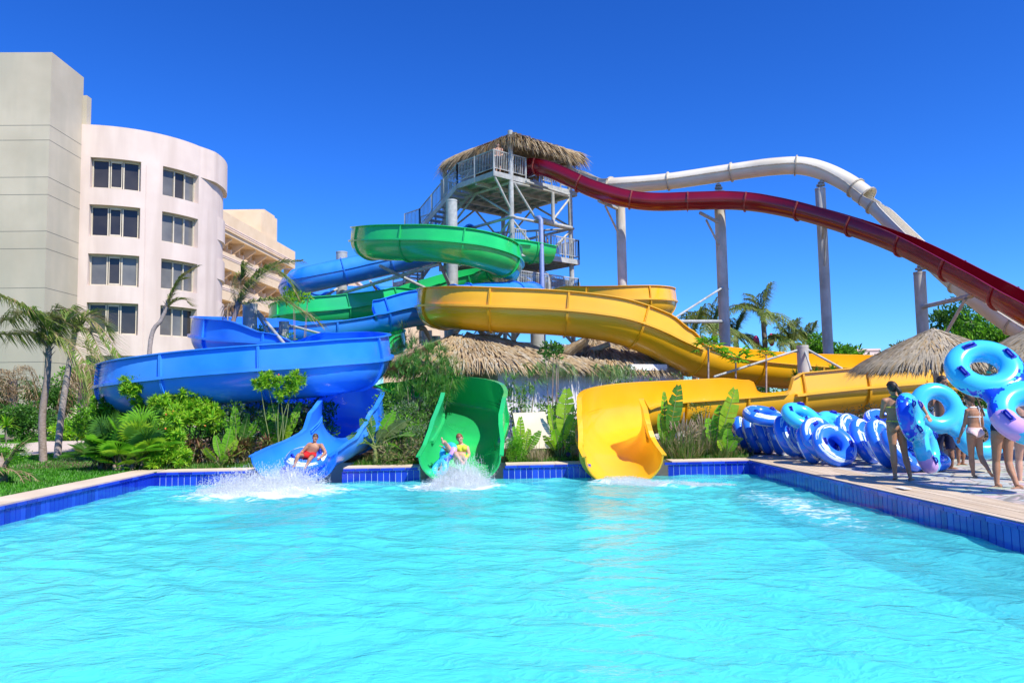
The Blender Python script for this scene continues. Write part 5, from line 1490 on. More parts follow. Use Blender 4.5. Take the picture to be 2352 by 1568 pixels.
banana('small bright leaf plant at the coping before the tube pile', ground(1668, 18.25), tips((1672, 985, 18.2, .26, .02), (1690, 1010, 18.1, .2, .1), (1650, 1010, 18.2, .2, .1)), 38, ('leaf_bright', 'leaf_lime'))
bush('bush', 'small olive bush behind the plumed grass at the yellow rim', ground(1612, 19.6), .28, 1.5, ('leaf_olive', 'leaf'), k=12, cr=.16, n=60, ll=.06, lw=.03, seed=39)
def papaya(label, u, Y, vt, r_, seed):
    base = ground(u, Y); rng = random.Random(seed); t = P(u, vt, Y)
    base.z = P(u, 868, Y).z - .6 if False else 0
    o = thing('papaya_plant', base, label, 'plant', 'small papaya plants above the lower yellow run')
    mb = MB(); mb.tube([base, t], [.035, .025], 7); mb.build('stem', M['bark_grey'], o)
    mb = MB()
    for i in range(14):
        a = 2.4 * i; el = rng.uniform(-.1, 1.0)
        d = Vector((math.cos(a) * math.cos(el), math.sin(a) * math.cos(el), math.sin(el)))
        h_ = t + d * r_ * .7
        mb.tube([t, h_], [.008, .005], 4, 1, caps=False)
        for j in range(7):
            an = (j - 3) * .55
            sd = d.cross(UPV).normalized()
            e = (d * math.cos(an) + sd * math.sin(an) - UPV * .35).normalized()
            leaf(mb, h_, e, UPV, r_ * .6, r_ * .2, 0)
    mb.build('foliage', [M['leaf_bright'], M['stem']], o)
papaya('tallest papaya plant where the two yellow runs cross', 1627, 23.9, 800, .5, 1)
papaya('middle papaya plant with a wide leafy head', 1690, 24.0, 826, .55, 2)
papaya('smallest papaya plant on a thin stem left of the stubby post', 1760, 24.2, 815, .3, 3)
for k, (u, Y, v, lb) in enumerate(((1712, 24.4, 862, 'spiky yucca below the middle papaya plant'), (1835, 25.6, 850, 'spiky yucca beside the stubby concrete post'), (1920, 25.8, 845, 'spiky yucca right of the wire stays'), (1880, 25.8, 850, 'small spiky yucca between the other two near the post'))):
    h_ = P(u, v, Y).z
    cordyline(lb, ground(u, Y), h_, 60 + k, ('leaf', 'leaf_bright'), l=.55, n=44, heads=1, name='yucca', group='spiky yuccas above the lower yellow run', spread=.02)
bush('bush', 'silvery green bush between the yellow run and the tube pile', ground(1965, 19.2), .75, 1.15, ('leaf_grey', 'leaf_grey', 'leaf'), k=34, cr=.26, n=120, ll=.06, lw=.02, seed=41)
bush('bush', 'silvery bush behind the woman carrying the tube', ground(2045, 19.0), .7, 1.3, ('leaf_grey', 'leaf'), k=26, cr=.26, n=110, ll=.06, lw=.02, seed=42)
bush('bush', 'dark green bush under the edge of the big parasol', ground(2240, 19.5), .9, 2.0, ('leaf', 'leaf_dark'), k=24, cr=.32, n=110, ll=.11, lw=.05, seed=43)
# ---------------------------------------------------------------- far trees
rg = random.Random(77)
far_p = [('far palm with a full crown left of the tall pale column', 1640, 58, 748, 3.6, 1), ('far palm standing tallest right of the tall pale column', 1752, 62, 722, 3.8, 2), ('low far palm at the left end of the row beside the yellow curve', 1590, 56, 775, 3.0, 3), ('low far palm between the two pale columns', 1820, 60, 790, 2.8, 4), ('low far palm hidden behind the pale column', 1690, 64, 770, 3.2, 5), ('low far palm at the right end of the row', 1858, 66, 785, 2.6, 6)]
for (lb, u, Y, v, l, sd) in far_p:
    c = P(u, v, Y); b = Vector((c.x, Y, 0))
    palm(lb, b, [b.lerp(c, .5) + Vector((.1, 0, 0)), c], .2, radial(c, 20, l, random.Random(sd), -.45, 1.35, .75), ll=.85, n=20, seed=sd, mats=('frond', 'leaf_olive'), wind=Vector((.25, 0, -.7)), wd=.09, group='far palms beyond the yellow slide', rach=.04)
mb = MB()
for (u, v) in ((1737, 785), (1772, 780)): mb.ell(P(u, v, 61.4), (.28, .28, .55), 8, 6)
tag(mb.build('bougainvillea', M['magenta'], loc=P(1755, 785, 61.4)), 'magenta flower bunches hanging below the tallest far palm', 'flowers')
def tree(label, u, Y, vtop, rad, seed, mats=('leaf', 'leaf_dark'), group='far trees on the right', k=40, cr=.7, n=110, ll=.28, lw=.13, base_z=.35):
    rng = random.Random(seed); top = P(u, vtop, Y); b = Vector((top.x, Y, 0)); h_ = top.z
    o = thing('tree', b, label, 'tree', group)
    mb = MB()
    tp = clumps(mb, b + UPV * h_ * (base_z + (1 - base_z) / 2), (rad, rad, h_ * (1 - base_z) / 2 - cr * .4), k, cr, n, ll, lw, rng, tuple(range(len(mats))))
    mb.build('crown', [M[m] for m in mats], o)
    mb = MB(); m_ = b + UPV * h_ * base_z * 1.2
    mb.tube([b - UPV * .1, b.lerp(m_, .5) + Vector((.1, 0, 0)), m_], [.22, .18, .14], 9)
    for t in tp[:14]: mb.tube([m_ - UPV * rng.uniform(0, .5), m_.lerp(t, .5) + rdir(rng) * .2, t], [.1, .06, .02], 6)
    mb.build('trunk', M['bark'], o)
tree('slim bright tree left of the column under the white bend', 1876, 50, 757, .65, 1, ('leaf_bright', 'leaf'), k=20, cr=.5)
tree('slim bright tree right of the column under the white bend', 1925, 50, 768, .7, 2, ('leaf_bright', 'leaf'), k=22, cr=.5)
tree('shorter bright tree at the right of the slim pair', 1952, 51, 772, .7, 3, ('leaf_bright', 'leaf'), k=20, cr=.5)
tree('dark tree rising directly behind the big parasol under the red slide', 2185, 42, 662, 1.1, 4, ('leaf_dark', 'leaf'), k=36, cr=.6)
tree('wide green tree under the white slide at the right edge', 2265, 40, 705, 2.1, 5, ('leaf', 'leaf_bright'), k=60, cr=.75)
tree('low dark tree peeping over the left side of the big parasol', 2062, 46, 768, 1.1, 6, ('leaf_dark', 'leaf_olive'), k=26, cr=.5)
tree('green tree filling the gap right of the parasol peak', 2340, 42, 735, 1.6, 7, ('leaf', 'leaf_dark'), k=40, cr=.7)
for k, (lb, u, Y, v) in enumerate((('far hedge bush low behind the yellow rear curl', 1480, 60, 806), ('far hedge bush low beneath the tallest far palm', 1745, 58, 800), ('far hedge bush low right of the bright slim trees', 1990, 60, 812), ('far hedge bush behind the hut roof', 1330, 60, 812))):
    h_ = P(u, v, Y).z
    bush('bush', lb, ground(u, Y), 4.2, h_ * .9, ('leaf', 'leaf_olive'), k=50, cr=1.0, n=70, ll=.35, lw=.16, seed=80 + k, group='far hedge bushes')
# ---------------------------------------------------------------- lawn blades and coarse bed edging (uncountable)
def turf(name, label, areas, n, hmin, hmax, mats, seed, wd=.012):
    rng = random.Random(seed); mb = MB()
    for _ in range(n):
        x0, x1, y0, y1 = rng.choices(areas, [(a[1] - a[0]) * (a[3] - a[2]) for a in areas])[0]
        p = Vector((rng.uniform(x0, x1), rng.uniform(y0, y1), 0))
        a = rng.random() * 6.28; h_ = rng.uniform(hmin, hmax)
        s = Vector((math.cos(a), math.sin(a), 0)) * wd * .5
        t = p + Vector((math.cos(a + 1.2) * h_ * .5, math.sin(a + 1.2) * h_ * .5, h_))
        mb.add([p - s, p + s, t], [(0, 1, 2)], rng.randrange(len(mats)))
    return tag(mb.build(name, [M[m] for m in mats]), label, 'grass', kind='stuff')
turf('grass', 'short bright green lawn grass left of the pool', [(-12.5, PX0 - CL, 8, 18), (-16, -8.3, 17, 24), (-20, -12.5, 11, 24)], 70000, .03, .07, ('grassleaf', 'grassleaf2'), 1, .02)
turf('grass', 'narrow strip of grass along the far coping', [(PX0 - CL, -5.5, PY1 + CF, 19.1), (-3.25, -1.7, PY1 + CF, 19.1), (.46, 2.15, PY1 + CF, 19.1), (4.3, 6.3, PY1 + CF, 19.1)], 12000, .05, .14, ('grassleaf', 'leaf_olive', 'grassleaf2'), 2, .014)
turf('undergrowth', 'low weeds and leaf litter in the planting beds', [(-8.2, -5.5, 18.9, 21.5), (-3.2, -1.7, 18.7, 21.5), (.5, 2.1, 18.7, 21.5), (4.3, 6.6, 18.7, 21.0)], 14000, .05, .22, ('leaf_olive', 'leaf', 'frond_dry', 'leaf_dark'), 3, .035)
# ---------------------------------------------------------------- thatched hut, parasols, board
hxv = Vector((math.cos(R(25)), math.sin(R(25)), 0)); hyv = Vector((-math.sin(R(25)), math.cos(R(25)), 0))
HC = Vector((.28, 23.2, 0))
def HP(a, b, z): return HC + hxv * a + hyv * b + Vector((0, 0, z))
hut = thing('thatched_hut', HP(3, 2, 0), 'white walled hut with two ragged thatched roofs under the yellow slide', 'hut')
mb = MB()
mb.box(HP(3.6, 2.2, 1.15), (7.2, 4.4, 2.5), R(25)); mb.build('wall', M['white_wall'], hut)
mb = MB(); mb.beam(HP(-.5, -.22, 2.5), HP(.75, -.22, 2.5), .16, .22); mb.build('beam', M['white_wall'], hut)
mb = MB(); mb.beam(HP(4.7, -.3, 2.5), HP(6.2, -.3, 2.5), .16, .2); mb.build('beam', M['white_wall'], hut)
mb = MB(); mb.beam(HP(-.05, 1.0, 1.1), HP(-.05, 1.6, 1.1), .1, 2.1); mb.build('door', M['bark'], hut)
rgh = random.Random(9)
mb = MB(); hip_thatch(mb, HP(.35, 2.75, 2.62), hxv, hyv, 6.2, 5.9, 1.05, 1.2, 8000, rgh, leaf=.6, wd=.045, drop=.2)
mb.build('roof', [M['straw'], M['straw_grey'], M['straw2']], hut)
mb = MB(); hip_thatch(mb, HP(5.5, 2.75, 2.6), hxv, hyv, 4.6, 5.6, 1.1, .8, 6000, rgh, leaf=.6, wd=.045, drop=.25)
mb.build('roof', [M['straw'], M['straw_grey'], M['straw2']], hut)
mb = MB()
for i in range(420):
    a = rgh.choice((rgh.uniform(-2.6, 0), rgh.uniform(2.0, 2.9), rgh.uniform(4.6, 7.4)))
    p = HP(a, -.25 + rgh.uniform(-.1, .15), 2.62)
    l = rgh.uniform(.2, .6)
    blade(mb, arc(p, Vector((rgh.gauss(0, .25), rgh.gauss(-.1, .2), -1)).normalized(), l, 0, 3), .03, rgh.randrange(2))
tag(mb.build('hanging_fringe', [M['straw_grey2'], M['straw2']], hut), kind='stuff')
def creeper(label, pts, seed, n, l):
    rng = random.Random(seed)
    o = thing('creeper', Vector(pts[0]), label, 'creeper', 'wispy creepers hanging from the hut eaves')
    mb = MB()
    for i in range(n):
        p = Vector(rng.choice(pts)) + Vector((rng.uniform(-.35, .35), rng.uniform(-.12, .12), rng.uniform(-.1, .12)))
        ax = Vector((rng.gauss(.2, .5), -.3, rng.uniform(-.9, .2))).normalized()
        for j in range(14):
            e = (ax + rdir(rng) * .4).normalized()
            blade(mb, arc(p, e, l * rng.uniform(.5, 1.2), l * .5, 4), .01, rng.randrange(2))
    mb.build('foliage', [M['leaf_blue'], M['leaf_grey']], o)
creeper('wispy green creeper over the hut eave just right of the green run-out', [HP(.9 + .35 * i, -.4, 2.55) for i in range(5)], 1, 90, .38)
creeper('wispy green creeper over the hut eave left of the yellow run-out', [HP(3.4 + .3 * i, -.4, 2.5) for i in range(4)], 2, 60, .42)
# leaning board
mb = MB()
a, b_, c, d = P(1178, 949, 19.3), P(1252, 946, 19.3), P(1270, 1028, 18.8), P(1192, 1032, 18.8)
mb.prism([a, b_, c, d], (0, .05, .01))
tag(mb.build('board', pmat('beige_board', (0.62, 0.54, 0.42), (0.7, 0.62, 0.5), 2, .8), loc=c), 'plain beige board leaning behind the young banana by the hut', 'board')
# parasols
def parasol(label, u, Y, ze, za, rad, n, seed, mats=('straw_grey', 'straw_grey2', 'straw'), lean=0):
    rng = random.Random(seed); c = P(u, 900, Y); base = Vector((c.x, Y, 0))
    o = thing('parasol', base, label, 'parasol', 'thatched parasols on the terrace')
    mb = MB(); mb.tube([base - UPV * .1, base + UPV * (za - .1)], [.07, .06], 12); mb.build('pole', M['bark_grey'], o)
    mb = MB()
    mb.lathe(base, [(.05, za - .05), (rad * .5, za - (za - ze) * .42), (rad * .93, ze + .02)], 28, 1)
    mb.lathe(base, [(rad * .93, ze), (rad * .5, za - (za - ze) * .46), (.05, za - .12)], 28, 1)
    for i in range(n):
        a = rng.random() * 6.28; f = rng.random() ** .6
        if rng.random() < .25: f = rng.uniform(.85, 1)
        z = za - (za - ze) * (f * .84 + .16 * f * f)
        rd = Vector((math.cos(a), math.sin(a), 0))
        p = base + rd * rad * f * .92 + UPV * (z + rng.uniform(.01, .09))
        dd = (rd * rad * .95 - UPV * (za - ze)).normalized()
        sd = Vector((-rd.y, rd.x, 0))
        dd = (dd + sd * rng.gauss(0, .16)).normalized()
        thatch_strip(mb, p, dd, sd.cross(dd), rng.uniform(.25, .6), .032 * rng.uniform(.6, 1.5), (.14 * max(0, f - .7) / .3) * rng.uniform(.4, 1.5) + .03, rng.choices((0, 1, 2), (6, 2, 2))[0])
    mb.build('thatch', [M[m] for m in mats], o)
    mb = MB()
    for i in range(40):
        a = rng.random() * 6.28
        p = base + UPV * (za - .1) + Vector((math.cos(a) * .05, math.sin(a) * .05, 0))
        blade(mb, arc(p, Vector((math.cos(a) * .5, math.sin(a) * .5, .6)).normalized(), .35, .3, 4), .03, 0)
    mb.build('tuft', [M[mats[0]]], o)
    return o
parasol('grey thatched parasol standing behind the people carrying tubes', 2152, 18.2, 2.2, 3.0, 1.82, 7000, 1)
parasol('thatched parasol cut off by the right picture edge', 2440, 16.8, 2.2, 3.15, 1.9, 5000, 2)
# ---------------------------------------------------------------- inflatable tubes
def node_math(N, L, op, a, b=None, clamp=False):
    n = N.new('ShaderNodeMath'); n.operation = op; n.use_clamp = clamp
    for k, x in enumerate((a, b)):
        if x is None: continue
        if isinstance(x, (int, float)): n.inputs[k].default_value = x
        else: L.new(x, n.inputs[k])
    return n.outputs[0]
def tube_mat():
    """blue vinyl printed with three brushed white sweeps round the ring"""
    m = bpy.data.materials.new('printed_blue_vinyl'); m.use_nodes = True
    nt = m.node_tree; N = nt.nodes; L = nt.links; b = N['Principled BSDF']
    tc = N.new('ShaderNodeTexCoord'); sp = N.new('ShaderNodeSeparateXYZ'); L.new(tc.outputs['Object'], sp.inputs[0])
    x, y, z = sp.outputs
    ang = node_math(N, L, 'ARCTAN2', y, x)
    rad = node_math(N, L, 'SQRT', node_math(N, L, 'ADD', node_math(N, L, 'MULTIPLY', x, x), node_math(N, L, 'MULTIPLY', y, y)))
    cb = N.new('ShaderNodeCombineXYZ')
    L.new(node_math(N, L, 'MULTIPLY', ang, 1.6), cb.inputs[0]); L.new(node_math(N, L, 'MULTIPLY', rad, 34), cb.inputs[1]); L.new(node_math(N, L, 'MULTIPLY', z, 34), cb.inputs[2])
    no = N.new('ShaderNodeTexNoise'); no.inputs['Scale'].default_value = 1.0; no.inputs['Detail'].default_value = 3; L.new(cb.outputs[0], no.inputs['Vector'])
    # saw-tooth sweep: wide at one end, pointed at the other, kept to the outer half of the ring
    saw = node_math(N, L, 'FRACT', node_math(N, L, 'MULTIPLY', node_math(N, L, 'ADD', ang, 3.3), 3 / 6.2832))
    lim = node_math(N, L, 'ADD', node_math(N, L, 'MULTIPLY', saw, 0.16), 0.285)
    side = node_math(N, L, 'GREATER_THAN', rad, lim)
    band = node_math(N, L, 'LESS_THAN', rad, 0.462)
    gap = node_math(N, L, 'GREATER_THAN', saw, 0.06)
    gap2 = node_math(N, L, 'LESS_THAN', saw, 0.93)
    st = node_math(N, L, 'GREATER_THAN', no.outputs['Fac'], 0.44)
    f = node_math(N, L, 'MULTIPLY', node_math(N, L, 'MULTIPLY', side, band), node_math(N, L, 'MULTIPLY', node_math(N, L, 'MULTIPLY', gap, gap2), st))
    mx = N.new('ShaderNodeMix'); mx.data_type = 'RGBA'; L.new(f, mx.inputs[0])
    mx.inputs[6].default_value = (0.03, 0.19, 0.85, 1); mx.inputs[7].default_value = (0.72, 0.84, 0.92, 1)
    L.new(mx.outputs[2], b.inputs['Base Color'])
    b.inputs['Roughness'].default_value = 0.22; b.inputs['Coat Weight'].default_value = 0.25
    return m
def double_mat(name, printed=True, seed=0.0, thr=.3, gate=.5):
    m = bpy.data.materials.new(name); m.use_nodes = True
    nt = m.node_tree; N = nt.nodes; L = nt.links; b = N['Principled BSDF']
    b.inputs['Roughness'].default_value = 0.22; b.inputs['Coat Weight'].default_value = 0.25
    base = (0.06, 0.56, 0.90, 1)
    b.inputs['Base Color'].default_value = base
    if not printed: return m
    tc = N.new('ShaderNodeTexCoord'); sp = N.new('ShaderNodeSeparateXYZ'); L.new(tc.outputs['Object'], sp.inputs[0])
    x, y, z = sp.outputs
    mp = N.new('ShaderNodeMapping'); mp.inputs['Location'].default_value = (seed, seed * 2, 0); L.new(tc.outputs['Object'], mp.inputs['Vector'])
    no = N.new('ShaderNodeTexNoise'); no.inputs['Scale'].default_value = 9; no.inputs['Detail'].default_value = 1.5; no.inputs['Distortion'].default_value = .8; L.new(mp.outputs[0], no.inputs['Vector'])
    # dark splash runs along the outer flank of each lobe
    ax = node_math(N, L, 'ABSOLUTE', x)
    dx = node_math(N, L, 'SUBTRACT', ax, 0.44)
    rr = node_math(N, L, 'SQRT', node_math(N, L, 'ADD', node_math(N, L, 'MULTIPLY', dx, dx), node_math(N, L, 'MULTIPLY', y, y)))
    an = node_math(N, L, 'SINE', node_math(N, L, 'ADD', node_math(N, L, 'MULTIPLY', node_math(N, L, 'ARCTAN2', y, x), 2.0), 0.7 + seed))
    v = node_math(N, L, 'ADD', node_math(N, L, 'MULTIPLY', node_math(N, L, 'SUBTRACT', rr, 0.43), 3.2), node_math(N, L, 'SUBTRACT', no.outputs['Fac'], 0.5))
    v = node_math(N, L, 'ADD', v, node_math(N, L, 'MULTIPLY', node_math(N, L, 'SUBTRACT', an, .3), gate))
    f = node_math(N, L, 'GREATER_THAN', v, thr)
    vo = N.new('ShaderNodeTexVoronoi'); vo.inputs['Scale'].default_value = 16; L.new(mp.outputs[0], vo.inputs['Vector'])
    dots = node_math(N, L, 'MULTIPLY', node_math(N, L, 'LESS_THAN', vo.outputs['Distance'], 0.2), node_math(N, L, 'GREATER_THAN', v, thr - .13))
    f = node_math(N, L, 'MAXIMUM', f, dots)
    mx = N.new('ShaderNodeMix'); mx.data_type = 'RGBA'; L.new(f, mx.inputs[0])
    mx.inputs[6].default_value = base; mx.inputs[7].default_value = (0.01, 0.07, 0.72, 1)
    # one soft pink patch
    px_ = node_math(N, L, 'ADD', x, -0.50); py_ = node_math(N, L, 'ADD', y, 0.42)
    dp_ = node_math(N, L, 'ADD', node_math(N, L, 'SQRT', node_math(N, L, 'ADD', node_math(N, L, 'MULTIPLY', px_, px_), node_math(N, L, 'MULTIPLY', py_, py_))), node_math(N, L, 'MULTIPLY', no.outputs['Fac'], .1))
    fp = node_math(N, L, 'LESS_THAN', dp_, 0.26)
    m2 = N.new('ShaderNodeMix'); m2.data_type = 'RGBA'; L.new(fp, m2.inputs[0]); L.new(mx.outputs[2], m2.inputs[6]); m2.inputs[7].default_value = (0.62, 0.36, 0.74, 1)
    L.new(m2.outputs[2], b.inputs['Base Color'])
    return m
M['tube_print'] = tube_mat()
M['dbl_print'] = double_mat('printed_cyan_vinyl', True, 0.0)
M['dbl_print2'] = double_mat('printed_cyan_vinyl_variant', True, 3.4, .22, .4)
M['dbl_plain'] = double_mat('plain_cyan_vinyl', False)
M['handle'] = pmat('navy_handle', (0.012, 0.03, 0.42), rough=0.35)
def torus_mb(Rm, rm, nu=56, nv=24, flat=.92):
    mb = MB(); vs = []; fs = []
    for i in range(nu):
        a = 2 * math.pi * i / nu
        for j in range(nv):
            t = 2 * math.pi * j / nv
            rr = rm * (1 + .012 * math.sin(20 * a) * (math.cos(t) > .2))
            vs.append(((Rm + rr * math.cos(t)) * math.cos(a), (Rm + rr * math.cos(t)) * math.sin(a), rm * flat * math.sin(t)))
    for i in range(nu):
        for j in range(nv):
            fs.append((i * nv + j, ((i + 1) % nu) * nv + j, ((i + 1) % nu) * nv + (j + 1) % nv, i * nv + (j + 1) % nv))
    mb.add(vs, fs, 0, True)
    return mb
def handle_mb(c, d, up, l=.13):
    """flat patch with a raised grip along d"""
    c, d, up = Vector(c), Vector(d).normalized(), Vector(up).normalized()
    mb = MB()
    s = d.cross(up)
    pts = [c - d * l * .5 + up * .0, c - d * l * .42 + up * .035, c - d * l * .2 + up * .045, c + d * l * .2 + up * .045, c + d * l * .42 + up * .035, c + d * l * .5]
    mb.tube(pts, .014, 7)
    mb.beam(c - d * l * .62 + up * .004, c + d * l * .62 + up * .004, .075, .014, up=up)
    return mb
def basis(n, roll=0.0, ref=None):
    n = Vector(n).normalized()
    r_ = Vector(ref) if ref is not None else UPV
    x = (r_ - n * r_.dot(n))
    x = x.normalized() if x.length > .05 else Vector((1, 0, 0))
    y = n.cross(x)
    c, s = math.cos(roll), math.sin(roll)
    x, y = x * c + y * s, y * c - x * s
    return Matrix((x, y, n)).transposed().to_4x4()
RM, RT = .325, .165
def make_ring():
    o = thing('swim_ring', (0, 0, 0), 'blue and white printed tube', 'swim ring', 'swim rings piled by the pool')
    torus_mb(RM, RT).build('tube', [M['tube_print']], o, local=True)
    for a in (.9, 3.9):
        c = Vector((math.cos(a) * (RM - .02), math.sin(a) * (RM - .02), RT * .91)); t = Vector((-math.sin(a), math.cos(a), 0))
        handle_mb(c, t, (0, 0, 1)).build('handle', M['handle'], o, local=True)
    return o
ring0 = make_ring(); first_ring = [True]
def ring(label, u, v, n, roll=0.0, z=None, Y=None, sc_=1.0, group='swim rings piled by the pool'):
    n = Vector(n).normalized()
    if Y is None:
        zc = (RM * math.sqrt(max(0, 1 - n.z ** 2)) + RT) * sc_ if z is None else z
        p = G(u, v, zc)
    else: p = P(u, v, Y)
    o = ring0 if first_ring[0] else copy_tree(ring0)
    first_ring[0] = False
    o.matrix_world = Matrix.Translation(p) @ basis(n, roll) @ Matrix.Scale(sc_, 4)
    o['label'] = label
    if group is None: del o['group']
    return o
J = ring('blue and white swim ring lying tilted at the very front of the pile', 1916, 1022, (.22, -.80, .55), .6)
# double chevron arrow on the front ring
mb = MB()
def on_ring(a, r_): 
    t = math.acos(max(-1, min(1, (r_ - RM) / RT)))
    return Vector((r_ * math.cos(a), r_ * math.sin(a), RT * .92 * math.sin(t) + .003))
for da in (0, .1):
    ch = [(-.85 + da - .16, .40), (-.85 + da, .335), (-.85 + da - .16, .27)]
    for (a1, r1), (a2, r2) in zip(ch[:-1], ch[1:]):
        for k in range(6):
            t0, t1 = k / 6, (k + 1) / 6
            q = [on_ring(a1 + (a2 - a1) * t, r1 + (r2 - r1) * t) for t in (t0, t1)]
            w_ = .035
            q2 = [on_ring(a1 + (a2 - a1) * t + w_, r1 + (r2 - r1) * t) for t in (t0, t1)]
            mb.add([q[0], q[1], q2[1], q2[0]], [(0, 1, 2, 3)])
mb.build('arrow_mark', pmat('white_print', (.75, .85, .92), rough=.3), J, local=True)
ring('swim ring standing on edge with its big hole turned toward the pool corner', 1836, 1004, (.52, -.76, .36), 1.9, sc_=1.04)
ring('swim ring pressed close behind the ring with the big open hole', 1811, 1000, (.66, -.66, .34), .4, Y=17.7, sc_=1.04)
ring('swim ring third from the broad leaves in the leaning row', 1782, 999, (.86, -.42, .28), 2.4, sc_=1.04)
ring('swim ring second from the broad leaves in the leaning row', 1754, 998, (.86, -.42, .28), .9, sc_=1.04)
ring('swim ring leaning first in the row, half hidden by the broad leaves', 1728, 998, (.86, -.42, .28), 3.0, sc_=1.02)
ring('swim ring deepest in the row, only its white-streaked top showing', 1706, 996, (.84, -.44, .30), .2)
ring('swim ring standing behind the broad leaves left of the leaning row', 1684, 986, (.45, -.82, .30), 1.2)
ring('swim ring lying flat on top at the back of the leaning row', 1752, 955, (.1, -.30, .9), 1.0, Y=18.4)
ring('small-looking swim ring tucked between the front ring and the open-holed one', 1856, 1022, (.75, -.55, .35), .2, sc_=.86)
ring('swim ring peeping out just behind the upper left of the front ring', 1884, 1006, (.35, -.8, .45), 2.8, Y=16.1)
ring('swim ring standing on edge right behind the front ring', 1988, 1012, (.62, -.66, .36), 2.2, sc_=1.04)
ring('swim ring on edge beside the legs of the woman carrying a tube', 2026, 1018, (.66, -.62, .36), .3, sc_=1.04)
ring('swim ring beneath the woman, lowest at the right end of the pile', 2072, 1032, (.5, -.55, .6), 1.6)
ring('swim ring flat on the paving behind the carried tube', 2118, 1050, (.1, -.25, .95), .6)
ring('blue swim ring lying at the back beside the silvery bush', 2035, 972, (.15, -.5, .84), .7, Y=16.8)
ring('swim ring sunk in the middle of the pile behind the cyan double tube', 1930, 975, (.1, -.4, .9), .1, Y=17.6)
ring('swim ring wedged upright behind the front ring, right of the cyan double tubes', 1960, 995, (.4, -.75, .45), 1.1, Y=16.8)
# figure-of-eight tubes
def double_mesh():
    mb = MB()
    for sx in (-1, 1):
        t = torus_mb(.335, .165, 64, 20, .95)
        mb.add([(x + sx * .44, y, z) for x, y, z in t.v], t.f, 0, True)
    # swelling of the bridge
    for sy in (-1, 1): mb.ell((0, sy * .2, 0), (.2, .13, .12), 16, 10)
    mb.ell((0, 0, 0), (.2, .24, .135), 16, 10)
    me = mb.mesh('double_src', M['dbl_print'])
    o = bpy.data.objects.new('double_src', me); COL.objects.link(o)
    r_ = o.modifiers.new('r', 'REMESH'); r_.mode = 'VOXEL'; r_.voxel_size = .018; r_.use_smooth_shade = True
    s = o.modifiers.new('s', 'SMOOTH'); s.factor = .5; s.iterations = 14
    dg = bpy.context.evaluated_depsgraph_get()
    out = bpy.data.meshes.new_from_object(o.evaluated_get(dg))
    bpy.data.objects.remove(o)
    for p in out.polygons: p.use_smooth = True
    return out
DM = double_mesh()
def double_tube(label, p, n, long_, mat, sc_=1.0, handles=True):
    o = thing('double_swim_ring', p, label, 'swim ring', 'figure-of-eight swim rings')
    me = DM.copy(); me.materials.clear(); me.materials.append(M[mat])
    t = bpy.data.objects.new('tube', me); COL.objects.link(t); t.parent = o
    if handles:
        for (x, y, dx, dy) in ((-.80, 0.0, 0, 1), (.80, 0, 0, 1), (-.44, -.36, 1, 0), (.44, -.36, 1, 0), (-.44, .36, 1, 0), (.44, .36, 1, 0)):
            handle_mb((x * .97, y * .97, .155), (dx, dy, 0), (0, 0, 1), .15).build('handle', M['handle'], o, local=True)
    n = Vector(n).normalized(); l = Vector(long_); l = (l - n * l.dot(n)).normalized(); y = n.cross(l)
    o.matrix_world = Matrix.Translation(Vector(p)) @ Matrix((l, y, n)).transposed().to_4x4() @ Matrix.Scale(sc_, 4)
    return o
double_tube('cyan double tube with navy splashes lying on top of the blue pile', P(1880, 968, 17.2), (.25, -.55, .8), (.9, .1, -.3), 'dbl_print2', .95)
double_tube('cyan double tube lying flat behind the front ring', P(1925, 985, 16.9), (.1, -.3, .95), (.95, -.3, -.1), 'dbl_print', .9)
double_tube('cyan printed double tube with a pink patch held under the arm of the yellow-bikini woman', P(2110, 995, 12.75), (.72, -.66, .18), (.35, .52, -.72), 'dbl_print', .86)
double_tube('plain cyan double tube carried by the man in navy shorts', P(2200, 966, 13.9), (-.08, -.97, .22), (.5, 0, -.36), 'dbl_plain', .98, handles=False)
double_tube('big cyan printed double tube carried overhead at the right edge', P(2312, 897, 11.15), (-.25, -.74, .62), (.20, -.42, -.60), 'dbl_print2', 1.1)
# the two riders' rings
ring('blue and white swim ring under the boy in red shorts', 704, 1055, (.05, -.42, .9), 1.0, Y=17.45, group=None)
# ---------------------------------------------------------------- people
def skin(name, c):
    m = pmat(name, c, tuple(x * .86 for x in c), 14, .5, .35)
    b = m.node_tree.nodes['Principled BSDF']; b.inputs['Subsurface Weight'].default_value = .12; b.inputs['Subsurface Radius'].default_value = (.02, .008, .005); b.inputs['Subsurface Scale'].default_value = .5
    return m
M['skin_tan'] = skin('tanned_skin', (.46, .23, .13))
M['skin_light'] = skin('light_skin', (.62, .36, .25))
M['skin_dark'] = skin('dark_tanned_skin', (.33, .16, .09))
M['hair_dark'] = pmat('dark_hair', (.016, .011, .009), (.035, .024, .018), 40, .5, .4)
M['hair_brown'] = pmat('brown_hair', (.06, .035, .02), (.11, .065, .035), 40, .5, .4)
M['hair_ginger'] = pmat('reddish_hair', (.18, .065, .03), (.26, .1, .05), 40, .5, .4)
M['eye'] = pmat('dark_eye', (.02, .015, .012), rough=.2)
M['lip'] = pmat('lips', (.42, .13, .10), rough=.5)
M['c_red'] = pmat('red_cloth', (.62, .02, .02), rough=.8)
M['c_navy'] = pmat('navy_cloth', (.012, .015, .05), rough=.8)
M['c_yellow'] = pmat('yellow_cloth', (.75, .62, .05), rough=.7)
M['c_lime'] = pmat('lime_printed_cloth', (.55, .70, .05), (.8, .35, .05), 30, .7, lo=.55, hi=.6)
M['c_pink'] = pmat('pale_pink_cloth', (.72, .50, .48), (.8, .6, .56), 20, .8)
M['c_orange'] = pmat('orange_cloth', (.75, .18, .03), rough=.7)
